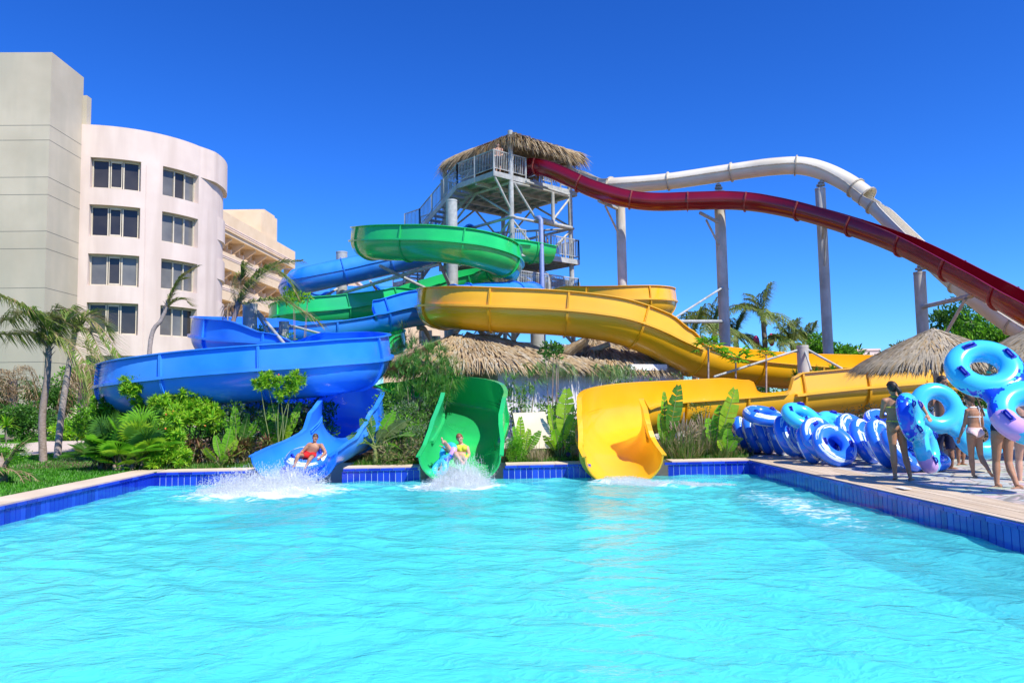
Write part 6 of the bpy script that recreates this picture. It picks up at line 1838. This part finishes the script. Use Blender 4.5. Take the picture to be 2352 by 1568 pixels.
M['c_white'] = pmat('white_cloth', (.8, .8, .8), rough=.8)
M['c_hotpink'] = pmat('hot_pink_cloth', (.75, .06, .2), rough=.7)
M['c_green'] = pmat('green_band', (.05, .5, .3), rough=.6)
def person(label, J, H, skinm, face, clothes=(), hair=None, female=True, fine=True, group=None, extra=None, headgear=None):
    """J: world joints. H: standing height (sets the girth). face: direction the face looks"""
    s = H / 1.7
    J = {k: Vector(v) for k, v in J.items()}
    base = Vector(J['pelvis']); base.z = min(v.z for v in J.values()) - .02
    o = thing('person', base, label, 'person', group)
    mb = MB()
    ax = (J['neck'] - J['pelvis']); tl = ax.length; ax.normalize()
    acr = (J['shR'] - J['shL']); acr = (acr - ax * acr.dot(ax)).normalized()
    fr_ = ax.cross(acr)            # points to the back when shR is on screen right and seen from behind
    face = Vector(face).normalized()
    if fr_.dot(face) < 0: fr_ = -fr_
    hip_acr = (J['hipR'] - J['hipL']); hip_acr = (hip_acr - ax * hip_acr.dot(ax))
    hip_acr = hip_acr.normalized() if hip_acr.length > .01 else acr
    f = [(-.16, .10, .085), (-.08, .155, .11), (.04, .165, .115), (.2, .138, .095), (.36, .125, .088), (.55, .142, .102), (.75, .158, .112), (.9, .165, .095), (1.0, .115, .075), (1.08, .058, .058)] if female else \
        [(-.16, .10, .085), (-.08, .15, .105), (.04, .155, .11), (.2, .145, .1), (.36, .142, .098), (.55, .158, .11), (.75, .178, .118), (.9, .185, .1), (1.0, .125, .08), (1.08, .062, .062)]
    vs = []; nn = 18
    spine = J.get('spine')
    for (t, w_, d_) in f:
        c = J['pelvis'] + ax * tl * t
        if spine is not None: c = c + (spine - (J['pelvis'] + ax * tl * .5)) * max(0, 1 - abs(t - .5) * 2) 
        a_ = hip_acr.lerp(acr, min(1, max(0, t))).normalized()
        for j in range(nn):
            an = 2 * math.pi * j / nn
            vs.append(c + a_ * math.cos(an) * w_ * s + fr_ * math.sin(an) * d_ * s)
    k = len(f)
    fs = [(i * nn + j, i * nn + (j + 1) % nn, (i + 1) * nn + (j + 1) % nn, (i + 1) * nn + j) for i in range(k - 1) for j in range(nn)] + [tuple(range(nn - 1, -1, -1)), tuple((k - 1) * nn + j for j in range(nn))]
    mb.add(vs, fs, 0, True)
    if female:
        for sg in (-1, 1): mb.ell(J['pelvis'] + ax * tl * .68 + acr * sg * .075 * s + fr_ * .085 * s, .062 * s, 12, 8)
    for sg in (-1, 1): mb.ell(J['pelvis'] - ax * .05 * s + hip_acr * sg * .075 * s - fr_ * .065 * s, (.085 * s, .085 * s, .095 * s), 12, 8)
    def limb(ps, rs): mb.tube(ps, [r_ * s for r_ in rs], 12)
    for S in ('L', 'R'):
        sh, el, wr_, hd = J['sh' + S], J['el' + S], J['wr' + S], J['hd' + S]
        g = 1.0 if female else 1.15
        mb.ell(sh, .056 * s * g, 12, 8)
        limb([J['neck'].lerp(sh, .25) - ax * .02, sh], [.055, .052])
        limb([sh, sh.lerp(el, .3), sh.lerp(el, .7), el], [.05 * g, .049 * g, .041 * g, .037 * g])
        limb([el, el.lerp(wr_, .25), el.lerp(wr_, .7), wr_], [.037 * g, .039 * g, .03 * g, .025 * g])
        hv = (hd - wr_); hl = max(hv.length, .01); hv.normalize()
        sd = hv.cross(UPV if abs(hv.z) < .8 else Vector((0, 1, 0))).normalized()
        nr = hv.cross(sd)
        mb.tube([wr_, wr_ + hv * .04 * s, wr_ + hv * .085 * s], [.026 * s, .038 * s, .036 * s], 10, flat=.5)
        for q, (off, ln) in enumerate(((-.03, .066), (-.01, .08), (.011, .075), (.031, .058))):
            b = wr_ + hv * .08 * s + sd * off * s
            mb.tube([b, b + hv * ln * .5 * s + nr * .005 * s, b + hv * ln * s + nr * .022 * s], [.0105 * s, .0098 * s, .008 * s], 7)
        b = wr_ + hv * .03 * s + sd * -.032 * s
        mb.tube([b, b + (hv * .6 - sd * .6) * .045 * s, b + (hv * .85 - sd * .5) * .075 * s], [.014 * s, .011 * s, .009 * s], 7)
        hp, kn, an_, to = J['hip' + S], J['kn' + S], J['an' + S], J['to' + S]
        limb([hp + (hp - kn).normalized() * .03 * s, hp.lerp(kn, .2), hp.lerp(kn, .6), kn], [.085, .086, .068, .055])
        cb = kn.lerp(an_, .3) + (kn.lerp(an_, .3) - hp.lerp(an_, .4)) * .12
        limb([kn, cb, kn.lerp(an_, .65), an_], [.053, .057, .042, .034])
        tv = (to - an_); tv2 = Vector((tv.x, tv.y, 0)) if abs(tv.z) < .6 * tv.length else tv
        heel = an_ - tv.normalized() * .045 * s - (an_ - kn).normalized() * -.045 * s
        mb.ell(heel, .037 * s, 10, 8)
        mb.tube([heel, an_.lerp(to, .4) + (an_ - kn).normalized() * .02 * s, an_.lerp(to, .75) + (an_ - kn).normalized() * .012 * s, to], [.034 * s, .038 * s, .04 * s, .026 * s], 10, flat=.62)
    hc_ = J['head']
    limb([J['neck'] - ax * .02, J['neck'].lerp(hc_, .6)], [.054, .05])
    up_ = (hc_ - J['neck']).normalized()
    f2 = (face - up_ * face.dot(up_)).normalized(); sd2 = f2.cross(up_)
    MH = Matrix((sd2, f2, up_)).transposed()
    mb.ell(hc_ + up_ * .02 * s, (.074 * s, .094 * s, .1 * s), 16, 12, 0, MH)
    mb.ell(hc_ - up_ * .055 * s + f2 * .028 * s, (.055 * s, .06 * s, .062 * s), 12, 8, 0, MH)
    mb.tube([hc_ + f2 * .088 * s + up_ * .015 * s, hc_ + f2 * .108 * s - up_ * .022 * s], [.009 * s, .016 * s], 8)
    for sg in (-1, 1): mb.ell(hc_ + sd2 * sg * .076 * s - up_ * .008 * s, (.011 * s, .02 * s, .031 * s), 8, 6, 0, MH)
    src = bpy.data.objects.new('src', mb.mesh('src', M[skinm])); COL.objects.link(src)
    r_ = src.modifiers.new('r', 'REMESH'); r_.mode = 'VOXEL'; r_.voxel_size = (.0085 if fine else .013) * s; r_.use_smooth_shade = True
    sm = src.modifiers.new('s', 'SMOOTH'); sm.factor = .5; sm.iterations = 5 if fine else 3
    dg = bpy.context.evaluated_depsgraph_get()
    me = bpy.data.meshes.new_from_object(src.evaluated_get(dg))
    bpy.data.objects.remove(src)
    nv = len(me.vertices)
    co = np.empty(nv * 3); me.vertices.foreach_get('co', co); co = co.reshape(-1, 3)
    no_ = np.empty(nv * 3); me.vertices.foreach_get('normal', no_); no_ = no_.reshape(-1, 3)
    # clothing: the part of the body surface it covers, lifted off the skin
    lp = [tuple(p.vertices) for p in me.polygons]
    cen = np.array([co[list(q)].mean(0) for q in lp])
    rel = cen - np.array(J['pelvis'])
    tx = rel @ np.array(acr) / s; ty = rel @ np.array(fr_) / s; tz = rel @ np.array(ax) / s
    def along(a, b):
        a, b = np.array(a), np.array(b); d = b - a; L2 = d @ d
        t = (cen - a) @ d / L2
        dist = np.linalg.norm(cen - (a + np.clip(t, 0, 1)[:, None] * d), axis=1) / s
        return t, dist
    armd = np.minimum.reduce([along(J['sh' + S], J['el' + S])[1] for S in 'LR'] + [along(J['el' + S], J['wr' + S])[1] for S in 'LR'])
    tl_ = tl / s
    for (kind, mat) in clothes:
        thk = .007
        if kind == 'bikini_bottom':
            sel = (tz < .085) & (tz > -.135 + np.abs(tx) * .75) & (np.abs(tx) < .2) & (np.abs(ty) < .19)
            legt = np.maximum(along(J['hipL'], J['knL'])[0], along(J['hipR'], J['knR'])[0])
        elif kind == 'strings':
            sel = (tz < .062) & (tz > .046) & (np.abs(tx) < .2) & (np.abs(ty) < .19); thk = .005
        elif kind == 'bikini_top':
            c0 = tl_ * .68
            sel = (np.abs(tz - c0) < .075) & (ty > .02) & (np.abs(tx) < .16) & (armd > .055) | (np.abs(tz - c0 + .03) < .014) & (np.abs(tx) < .18) & (armd > .055)
            sel |= (np.abs(np.abs(tx) - .065) < .011) & (tz > c0) & (tz < tl_ * .98) & (ty > 0)
        elif kind == 'halter':
            c0 = tl_ * .62
            sel = (np.abs(tz - c0) < .008) & (np.abs(tx) < .18) & (armd > .05); thk = .004
            sel |= (np.abs(tz - tl_ * 1.02) < .010) & (np.abs(tx) < .09)
        elif kind in ('shorts', 'long_shorts'):
            lim = .62 if kind == 'shorts' else .88
            sel = (tz < .09) & (tz > -.12) & (np.abs(tx) < .22) & (np.abs(ty) < .2) & (armd > .06)
            for S in 'LR':
                t, d_ = along(J['hip' + S], J['kn' + S]); sel |= (t > -.35) & (t < lim) & (d_ < .13) & (armd > .05)
            thk = .02
        elif kind == 'shirt':
            sel = (tz > -.02) & (tz < tl_ * .98) & (np.abs(tx) < .23) & (np.abs(ty) < .2)
            for S in 'LR':
                t, d_ = along(J['sh' + S], J['el' + S]); sel |= (t > -.2) & (t < .6) & (d_ < .09)
            thk = .016
        idx = np.nonzero(sel)[0]
        if len(idx) == 0: continue
        used = sorted({v for i in idx for v in lp[i]}); mp_ = {v: i for i, v in enumerate(used)}
        cm = bpy.data.meshes.new(kind)
        vv = co[used] + no_[used] * thk * s - np.array(base)
        cm.from_pydata([tuple(x) for x in vv], [], [tuple(mp_[v] for v in lp[i]) for i in idx])
        cm.polygons.foreach_set('use_smooth', [True] * len(cm.polygons)); cm.materials.append(M[mat]); cm.update()
        co_ = bpy.data.objects.new({'strings': 'bikini_bottom', 'halter': 'bikini_top', 'long_shorts': 'shorts'}.get(kind, kind), cm); COL.objects.link(co_); co_.parent = o
        sol = co_.modifiers.new('s', 'SOLIDIFY'); sol.thickness = .006; sol.offset = -1
    me.vertices.foreach_set('co', (co - np.array(base)).ravel()); me.update()
    body = bpy.data.objects.new('body', me); COL.objects.link(body); body.parent = o
    me.materials.clear(); me.materials.append(M[skinm])
    for p in me.polygons: p.use_smooth = True
    for sg in (-1, 1):
        m_ = MB(); m_.ell(hc_ + f2 * .083 * s + sd2 * sg * .032 * s + up_ * .012 * s, (.013 * s, .009 * s, .007 * s), 8, 6, 0, MH); m_.build('eye', M['eye'], o)
    m_ = MB(); m_.ell(hc_ + f2 * .086 * s - up_ * .058 * s, (.022 * s, .008 * s, .006 * s), 8, 6, 0, MH); m_.build('mouth', M['lip'], o)
    if hair:
        m_ = MB(); rng = random.Random(int(H * 100))
        kind, hm = hair
        # shell over the back and top of the skull
        N1, N2 = 20, 14; vs = []; fs = []
        for i in range(N1 + 1):
            for j in range(N2):
                ph = math.pi * .66 * i / N1; th = 2 * math.pi * j / N2
                back = -math.sin(th)
                e = 1.0 + .05 * rng.random()
                low = .55 if back < -.25 else 1.0          # short over the forehead
                ph2 = ph * low
                vs.append(hc_ + up_ * .022 * s + (sd2 * math.sin(ph2) * math.cos(th) * .084 + f2 * math.sin(ph2) * math.sin(th) * .103 + up_ * math.cos(ph2) * .112) * s * e)
        for i in range(N1):
            for j in range(N2): fs.append((i * N2 + j, i * N2 + (j + 1) % N2, (i + 1) * N2 + (j + 1) % N2, (i + 1) * N2 + j))
        m_.add(vs, fs, 0, True)
        m_.ell(hc_ + up_ * .03 * s - f2 * .018 * s, (.08 * s, .088 * s, .1 * s), 14, 10, 0, MH)
        if kind in ('ponytail', 'braid'):
            b = hc_ - f2 * .1 * s + up_ * .01 * s
            if kind == 'ponytail':
                m_.ell(b, .032 * s, 8, 6)
                m_.tube([b, b - f2 * .04 * s - up_ * .08 * s, b - f2 * .03 * s - up_ * .16 * s, b - up_ * .22 * s - f2 * .02 * s], [.03 * s, .04 * s, .034 * s, .012 * s], 9)
            else:
                for q in range(12):
                    m_.ell(b - up_ * .035 * q * s - f2 * (.03 + .004 * math.sin(q)) * s + sd2 * .008 * (-1) ** q * s, (.024 * s, .02 * s, .026 * s), 8, 6)
        m_.build('hair', M[hm], o)
    if headgear:
        m_ = MB()
        m_.ell(hc_ + up_ * .035 * s, (.088 * s, .106 * s, .1 * s), 16, 10, 0, MH)
        m_.build('cap', M[headgear], o)
    if extra: extra(o, J, s)
    return o
def PJ(Y, **k):
    return {n: P(t[0], t[1], Y + (t[2] if len(t) > 2 else 0)) for n, t in k.items()}
# boy riding the blue run-out
person('boy in red shorts riding a tube down the blue run-out', PJ(17.5, pelvis=(712, 1046), neck=(723, 1019, .02), head=(724, 1006, 0), shL=(708, 1023), shR=(738, 1023), elL=(694, 1037, -.05), elR=(748, 1039, -.05), wrL=(687, 1047, -.22), wrR=(737, 1050, -.24), hdL=(685, 1051, -.3), hdR=(733, 1052, -.3),
    hipL=(704, 1048, -.02), hipR=(720, 1048, -.02), knL=(686, 1044, -.38), knR=(714, 1051, -.4), anL=(677, 1067, -.5), anR=(703, 1070, -.52), toL=(673, 1071, -.62), toR=(700, 1075, -.64)), 1.42, 'skin_tan', (-.15, -1, -.15), [('shorts', 'c_red')], ('short', 'hair_brown'), female=False)
# woman in the green run-out
person('woman in a yellow and lime bikini tumbling in the green run-out', PJ(17.5, pelvis=(1058, 1052, .1), neck=(1060, 1021, .2), head=(1056, 1007, .15), shL=(1046, 1026, .18), shR=(1073, 1028, .18), elL=(1031, 1038, -.02), elR=(1078, 1043, .05), wrL=(1020, 1030, -.12), wrR=(1070, 1056, -.1), hdL=(1014, 1025, -.15), hdR=(1066, 1061, -.15),
    hipL=(1050, 1054, .05), hipR=(1066, 1054, .05), knL=(1024, 1020, -.25), knR=(1046, 1040, -.35), anL=(1017, 1013, -.52), anR=(1062, 1062, -.5), toL=(1014, 1004, -.56), toR=(1060, 1066, -.6)), 1.62, 'skin_light', (-.1, -1, .1), [('bikini_top', 'c_lime'), ('bikini_bottom', 'c_lime')], ('short', 'hair_ginger'))
double_tube('cyan tube with a navy patch tipping up beneath the woman in the green run-out', P(1020, 1056, 17.35), (-.55, -.6, .5), (.4, .3, .6), 'dbl_print2', .48, handles=False)
# woman with the double tube under her arm
def waist_ties(o, J, s):
    m_ = MB(); p = J['neck'] - Vector((0, .06, 0))
    for sg in (-1, 1): blade(m_, arc(p, Vector((.25 * sg, -.2, -1)).normalized(), .13, .0, 4), .014, 0, side=Vector((1, 0, 0)))
    m_.build('neck_tie', M['c_yellow'], o)
person('woman with a dark ponytail and yellow string bikini seen from behind, tube under her arm', PJ(12.9, pelvis=(2057, 974), spine=(2052, 945), neck=(2056, 912), head=(2050, 892), shL=(2032, 921), shR=(2080, 915), elL=(2024, 957, .08), elR=(2113, 925, -.1), wrL=(2040, 956, .24), wrR=(2129, 951, -.2), hdL=(2050, 953, .3), hdR=(2134, 962, -.24),
    hipL=(2048, 984), hipR=(2067, 984), knL=(2052, 1038, -.03), knR=(2078, 1040, .06), anL=(2056, 1093, 0), anR=(2091, 1096, .0), toL=(2053, 1102, .14), toR=(2098, 1101, .13)), 1.67, 'skin_tan', (-.25, 1, 0), [('halter', 'c_yellow'), ('strings', 'c_yellow'), ], ('ponytail', 'hair_dark'), extra=waist_ties)
# girl with the braid
def braid_tie(o, J, s):
    m_ = MB(); b = J['head'] + Vector((.09, -.06, -.1))
    for k in range(6):
        q = b + Vector((.01 * (k % 2), -.015, -.05 * k))
        m_.tube([q, q + Vector((.012, -.006, -.1))], [.009, .004], 5)
    m_.build('hair_ribbon', M['c_white'], o)
person('girl with a long braid and pale pink bikini walking beside the plain cyan tube', PJ(13.05, pelvis=(2238, 991), neck=(2236, 936), head=(2228, 919, 0), shL=(2222, 944), shR=(2250, 945), elL=(2215, 975, .05), elR=(2256, 972, .1), wrL=(2205, 1002, .12), wrR=(2252, 990, .28), hdL=(2200, 1016, .16), hdR=(2248, 1000, .34),
    hipL=(2230, 998), hipR=(2246, 998), knL=(2231, 1046, .05), knR=(2252, 1046, -.02), anL=(2236, 1092, .05), anR=(2273, 1083, -.22), toL=(2219, 1099, .12), toR=(2281, 1094, -.2)), 1.42, 'skin_tan', (-.75, .65, 0), [('bikini_bottom', 'c_pink'), ('halter', 'c_white')], ('braid', 'hair_brown'), extra=braid_tie)
# person under the big overhead tube
def wrist_band(o, J, s):
    m_ = MB(); v = (J['hdL'] - J['wrL']).normalized(); m_.tube([J['wrL'] - v * .03, J['wrL']], .034, 10); m_.build('wrist_band', M['c_green'], o)
person('adult in a white cap steadying the big overhead tube with one raised hand', PJ(11.75, pelvis=(2302, 985), neck=(2297, 898), head=(2291, 875), shL=(2272, 908), shR=(2322, 908), elL=(2262, 880, -.05), elR=(2338, 930, -.12), wrL=(2272, 852, -.12), wrR=(2345, 905, -.25), hdL=(2276, 838, -.15), hdR=(2347, 893, -.28),
    hipL=(2290, 996), hipR=(2314, 996), knL=(2288, 1058, .06), knR=(2316, 1060, -.02), anL=(2290, 1112, .02), anR=(2336, 1115, -.2), toL=(2274, 1120, .08), toR=(2316, 1126, -.18)), 1.76, 'skin_tan', (-.8, .6, 0), [('bikini_bottom', 'c_navy')], ('short', 'hair_dark'), female=True, headgear='c_white', extra=wrist_band)
person('woman in orange bikini bottoms half hidden at the right picture edge', PJ(12.5, pelvis=(2354, 1001), neck=(2346, 928), head=(2342, 908), shL=(2322, 938), shR=(2366, 938), elL=(2318, 968, .1), elR=(2380, 975, .05), wrL=(2330, 990, .25), wrR=(2384, 1005, .1), hdL=(2336, 998, .3), hdR=(2384, 1018, .1),
    hipL=(2343, 1008), hipR=(2365, 1008), knL=(2340, 1056, .06), knR=(2366, 1060, 0), anL=(2343, 1106, 0), anR=(2378, 1108, -.1), toL=(2340, 1114, .14), toR=(2384, 1114, .05)), 1.66, 'skin_light', (-.2, 1, 0), [('bikini_bottom', 'c_orange'), ('halter', 'c_navy')], ('ponytail', 'hair_dark'))
person('man in navy shorts behind the plain cyan tube', PJ(14.6, pelvis=(2168, 985), neck=(2166, 898), head=(2164, 878), shL=(2146, 908), shR=(2188, 908), elL=(2138, 930, -.1), elR=(2200, 930, -.1), wrL=(2140, 915, -.35), wrR=(2206, 950, -.35), hdL=(2142, 905, -.42), hdR=(2208, 955, -.42),
    hipL=(2157, 994), hipR=(2179, 994), knL=(2152, 1035, .05), knR=(2184, 1036, -.05), anL=(2148, 1070, 0), anR=(2186, 1070, 0), toL=(2142, 1078, -.1), toR=(2202, 1078, -.06)), 1.76, 'skin_dark', (.5, -.85, 0), [('long_shorts', 'c_navy')], ('short', 'hair_dark'), female=False)
person('child whose dark legs show under the plain cyan tube beside the girl', PJ(15.4, pelvis=(2209, 1006), neck=(2209, 955), head=(2209, 940), shL=(2194, 962), shR=(2224, 962), elL=(2190, 985), elR=(2228, 985), wrL=(2192, 1004, .05), wrR=(2226, 1004, .05), hdL=(2193, 1014, .06), hdR=(2225, 1014, .06),
    hipL=(2202, 1011), hipR=(2216, 1011), knL=(2201, 1038), knR=(2213, 1038), anL=(2202, 1062), anR=(2212, 1062), toL=(2200, 1068, -.1), toR=(2222, 1067, -.06)), 1.3, 'skin_dark', (.3, -1, 0), [('shorts', 'c_navy')], ('short', 'hair_dark'), female=False, fine=False)
# people on the tower
def standing(Y, u, vfeet, vhead, hands='side', turn=0):
    h_ = vfeet - vhead
    g = lambda dx, f, dy=0.0: (u + dx * h_, vfeet - f * h_, dy)
    d = dict(pelvis=g(0, .53), neck=g(0, .84), head=g(0, .925), shL=g(-.115, .81), shR=g(.115, .81), hipL=g(-.055, .51), hipR=g(.055, .51), knL=g(-.06, .27), knR=g(.06, .27), anL=g(-.06, .05), anR=g(.06, .05), toL=g(-.08, .02, -.12), toR=g(.08, .02, -.12))
    if hands == 'rail': d.update(elL=g(-.16, .67, -.1), elR=g(.16, .67, -.1), wrL=g(-.1, .62, -.35), wrR=g(.1, .62, -.35), hdL=g(-.09, .61, -.42), hdR=g(.09, .61, -.42))
    else: d.update(elL=g(-.16, .64, .02), elR=g(.16, .64, .02), wrL=g(-.17, .49, -.05), wrR=g(.17, .49, -.05), hdL=g(-.17, .43, -.07), hdR=g(.17, .43, -.07))
    return PJ(Y, **d)
def at_tower(label, a, b, z, H, sk, cl, hr, female, face, hands='rail'):
    p = T(a, b, z); u, v = U(p); u2, v2 = U(p + UPV * H)
    person(label, standing(p.y, u, v, v2, hands), H, sk, face, cl, hr, female, fine=False, group='people waiting on the slide tower')
at_tower('man in dark shorts leaning at the corner rail of the top deck', .75, .5, ZD, 1.72, 'skin_light', [('long_shorts', 'c_navy')], ('short', 'hair_dark'), False, (.6, -.8, 0))
at_tower('person in hot pink shorts behind the rail of the middle deck', 3.9, .45, ZM, 1.55, 'skin_tan', [('shorts', 'c_hotpink')], ('ponytail', 'hair_dark'), True, (-.4, .8, 0), 'side')
at_tower('person in light skin tone on the lower stairs behind the steel rails', 4.2, 1.2, ZL, 1.65, 'skin_light', [('bikini_bottom', 'c_hotpink')], ('short', 'hair_ginger'), True, (-.3, -1, 0), 'side')
at_tower('dark-haired person at the lower deck rail behind the feed pipe', 2.0, .8, ZL, 1.6, 'skin_tan', [('shorts', 'c_red')], ('short', 'hair_dark'), False, (.2, -1, 0), 'side')
at_tower('person waiting at the back of the middle deck near the green slide start', 1.5, 3.5, ZM, 1.65, 'skin_tan', [('shorts', 'c_navy')], ('short', 'hair_dark'), False, (-.8, -.5, 0), 'side')
pq = P(1333, 655, 40); at = PJ(40, pelvis=(1333, 694), neck=(1333, 671), head=(1333, 664), shL=(1325, 673), shR=(1341, 673), elL=(1322, 684), elR=(1344, 684), wrL=(1322, 694), wrR=(1344, 694), hdL=(1322, 699), hdR=(1344, 699), hipL=(1329, 696), hipR=(1337, 696), knL=(1329, 711), knR=(1337, 711), anL=(1329, 727), anR=(1337, 727), toL=(1328, 729, -.12), toR=(1338, 729, -.12))
person('dark-haired person rising above the yellow rear curl right of the tower leg', at, 1.6, 'skin_tan', (-.3, 1, 0), [('halter', 'c_navy')], ('ponytail', 'hair_dark'), True, fine=False, group='people waiting on the slide tower')
# ---------------------------------------------------------------- splashes
def splash_mat():
    m = bpy.data.materials.new('white_water'); m.use_nodes = True
    nt = m.node_tree; N = nt.nodes; L = nt.links; b = N['Principled BSDF']
    b.inputs['Base Color'].default_value = (.93, .97, .98, 1); b.inputs['Roughness'].default_value = .25
    tr = N.new('ShaderNodeBsdfTranslucent'); tr.inputs['Color'].default_value = (.93, .97, .98, 1)
    ms = N.new('ShaderNodeMixShader'); ms.inputs[0].default_value = .4
    L.new(b.outputs[0], ms.inputs[1]); L.new(tr.outputs[0], ms.inputs[2]); tp = N.new('ShaderNodeBsdfTransparent'); m2 = N.new('ShaderNodeMixShader'); m2.inputs[0].default_value = .55
    L.new(ms.outputs[0], m2.inputs[1]); L.new(tp.outputs[0], m2.inputs[2])
    L.new(m2.outputs[0], N['Material Output'].inputs['Surface'])
    return m
M['white_water'] = splash_mat()
OCT = [(1, 0, -.7), (-1, 0, -.7), (0, 1, .7), (0, -1, .7)]
OF = [(0, 1, 3), (0, 2, 1), (0, 3, 2), (1, 2, 3)]
def splash(label, jets, n, seed, rmin=.004, rmax=.02):
    """jets: (origin, reach x, reach y, height, weight): droplets on ballistic arcs, dense at the foot"""
    rng = random.Random(seed); mb = MB()
    for _ in range(n):
        o_, rx, ry, h_, _w = rng.choices(jets, [j[4] for j in jets])[0]
        t = rng.random() ** 1.6
        a = rng.random() * 6.28
        q = rng.random() ** .6
        h2 = h_ * rng.random() ** 1.1 * (1 - .55 * q * q)
        p = Vector(o_) + Vector((math.cos(a) * rx * q, math.sin(a) * ry * q, h2 * (1 - (2 * t - 1) ** 2) if rng.random() < .55 else h2 * t * .6))
        # ragged streaks: pull the droplets toward a few directions
        k = math.sin(a * 5 + seed) * .5 + .5
        p += Vector((math.cos(a) * rx, math.sin(a) * ry, h_ * .35)) * .22 * k * rng.random() * q
        if p.z < WZ - .02: p.z = WZ + rng.random() * .03
        r_ = rmin + (rmax - rmin) * rng.random() ** 3 * (1.25 - .8 * min(1, (p.z - WZ) / max(h_, .05)))
        st = rng.uniform(1, 2.0); ax = (p - Vector(o_)); ax = ax.normalized() if ax.length > .02 else UPV
        mb.add([p + Vector(v) * r_ + ax * (Vector(v).dot(ax)) * r_ * (st - 1) for v in OCT], OF, 0, True)
    # thin torn sheets and streaks of water thrown along the arcs
    for _ in range(n // 22):
        o_, rx, ry, h_, _w = rng.choices(jets, [j[4] for j in jets])[0]
        a = rng.random() * 6.28; out = rng.uniform(.1, 1.0); vz = h_ * rng.uniform(.25, .95) * (1.15 - .6 * out)
        p0 = Vector(o_) + Vector((rng.gauss(0, rx * .35), rng.gauss(0, ry * .35), 0))
        t0 = rng.uniform(0, .6); t1 = min(1, t0 + rng.uniform(.08, .22)); pts = []
        for k in range(5):
            t = t0 + (t1 - t0) * k / 4
            pts.append(p0 + Vector((math.cos(a) * rx * out * t, math.sin(a) * ry * out * t, vz * 4 * t * (1 - t) + .01)))
        blade(mb, pts, rng.uniform(.004, .02), 0)
    return tag(mb.build('splash', M['white_water']), label, 'splash', kind='stuff')
def W0(u, v): 
    p = G(u, v, WZ); return p
splash('tall white splash in front of the boy at the end of the blue run-out', [((-4.75, 16.1, WZ), .95, .6, .62, 4), ((-4.2, 16.3, WZ), .7, .5, .70, 3), ((-5.25, 15.9, WZ), .75, .5, .5, 2.6), ((-4.55, 15.5, WZ), .9, .4, .3, 2.4), ((-4.4, 16.5, WZ), .6, .3, .5, 2)], 80000, 1, .002, .013)
splash('round white splash under the woman at the end of the green run-out', [((-.72, 16.4, WZ), .5, .4, .72, 4), ((-.55, 16.1, WZ), .6, .4, .52, 3), ((-.85, 15.8, WZ), .6, .35, .3, 2), ((-.45, 16.7, WZ), .4, .3, .7, 2)], 60000, 2, .002, .012)
splash('low white wash spreading from the foot of the yellow run-out', [((2.9, 16.3, WZ), .5, .35, .14, 3), ((3.5, 15.8, WZ), .75, .3, .1, 3), ((4.3, 15.4, WZ), .6, .25, .06, 1.5)], 26000, 3, .002, .011)
# small water jet fitting on the right wall and the depth plates in the planks
mb = MB(); mb.box((6.35, 11.6, .0425), (.12, .3, .006))
tag(mb.build('marker_plate', pmat('white_plate', (.75, .75, .72), rough=.5), loc=(6.35, 11.6, .04)), 'small white plate set in the planks beside the walking woman', 'plate')
# spotlights in the bed
for k, (u, Y, lb) in enumerate(((1305, 18.35, 'small black garden spotlight below the tall ribbed leaf'), (1722, 18.6, 'small black garden spotlight at the bed corner near the tubes'))):
    b = ground(u, Y); o = thing('garden_spotlight', b, lb, 'spotlight', 'garden spotlights')
    mb = MB(); mb.bar(b, b + UPV * .1, .012, 8); mb.build('stake', M['c_navy'], o)
    mb = MB(); mb.tube([b + Vector((0, .05, .12)), b + Vector((0, -.06, .17))], [.04, .055], 12); mb.build('lamp_head', M['c_navy'], o)
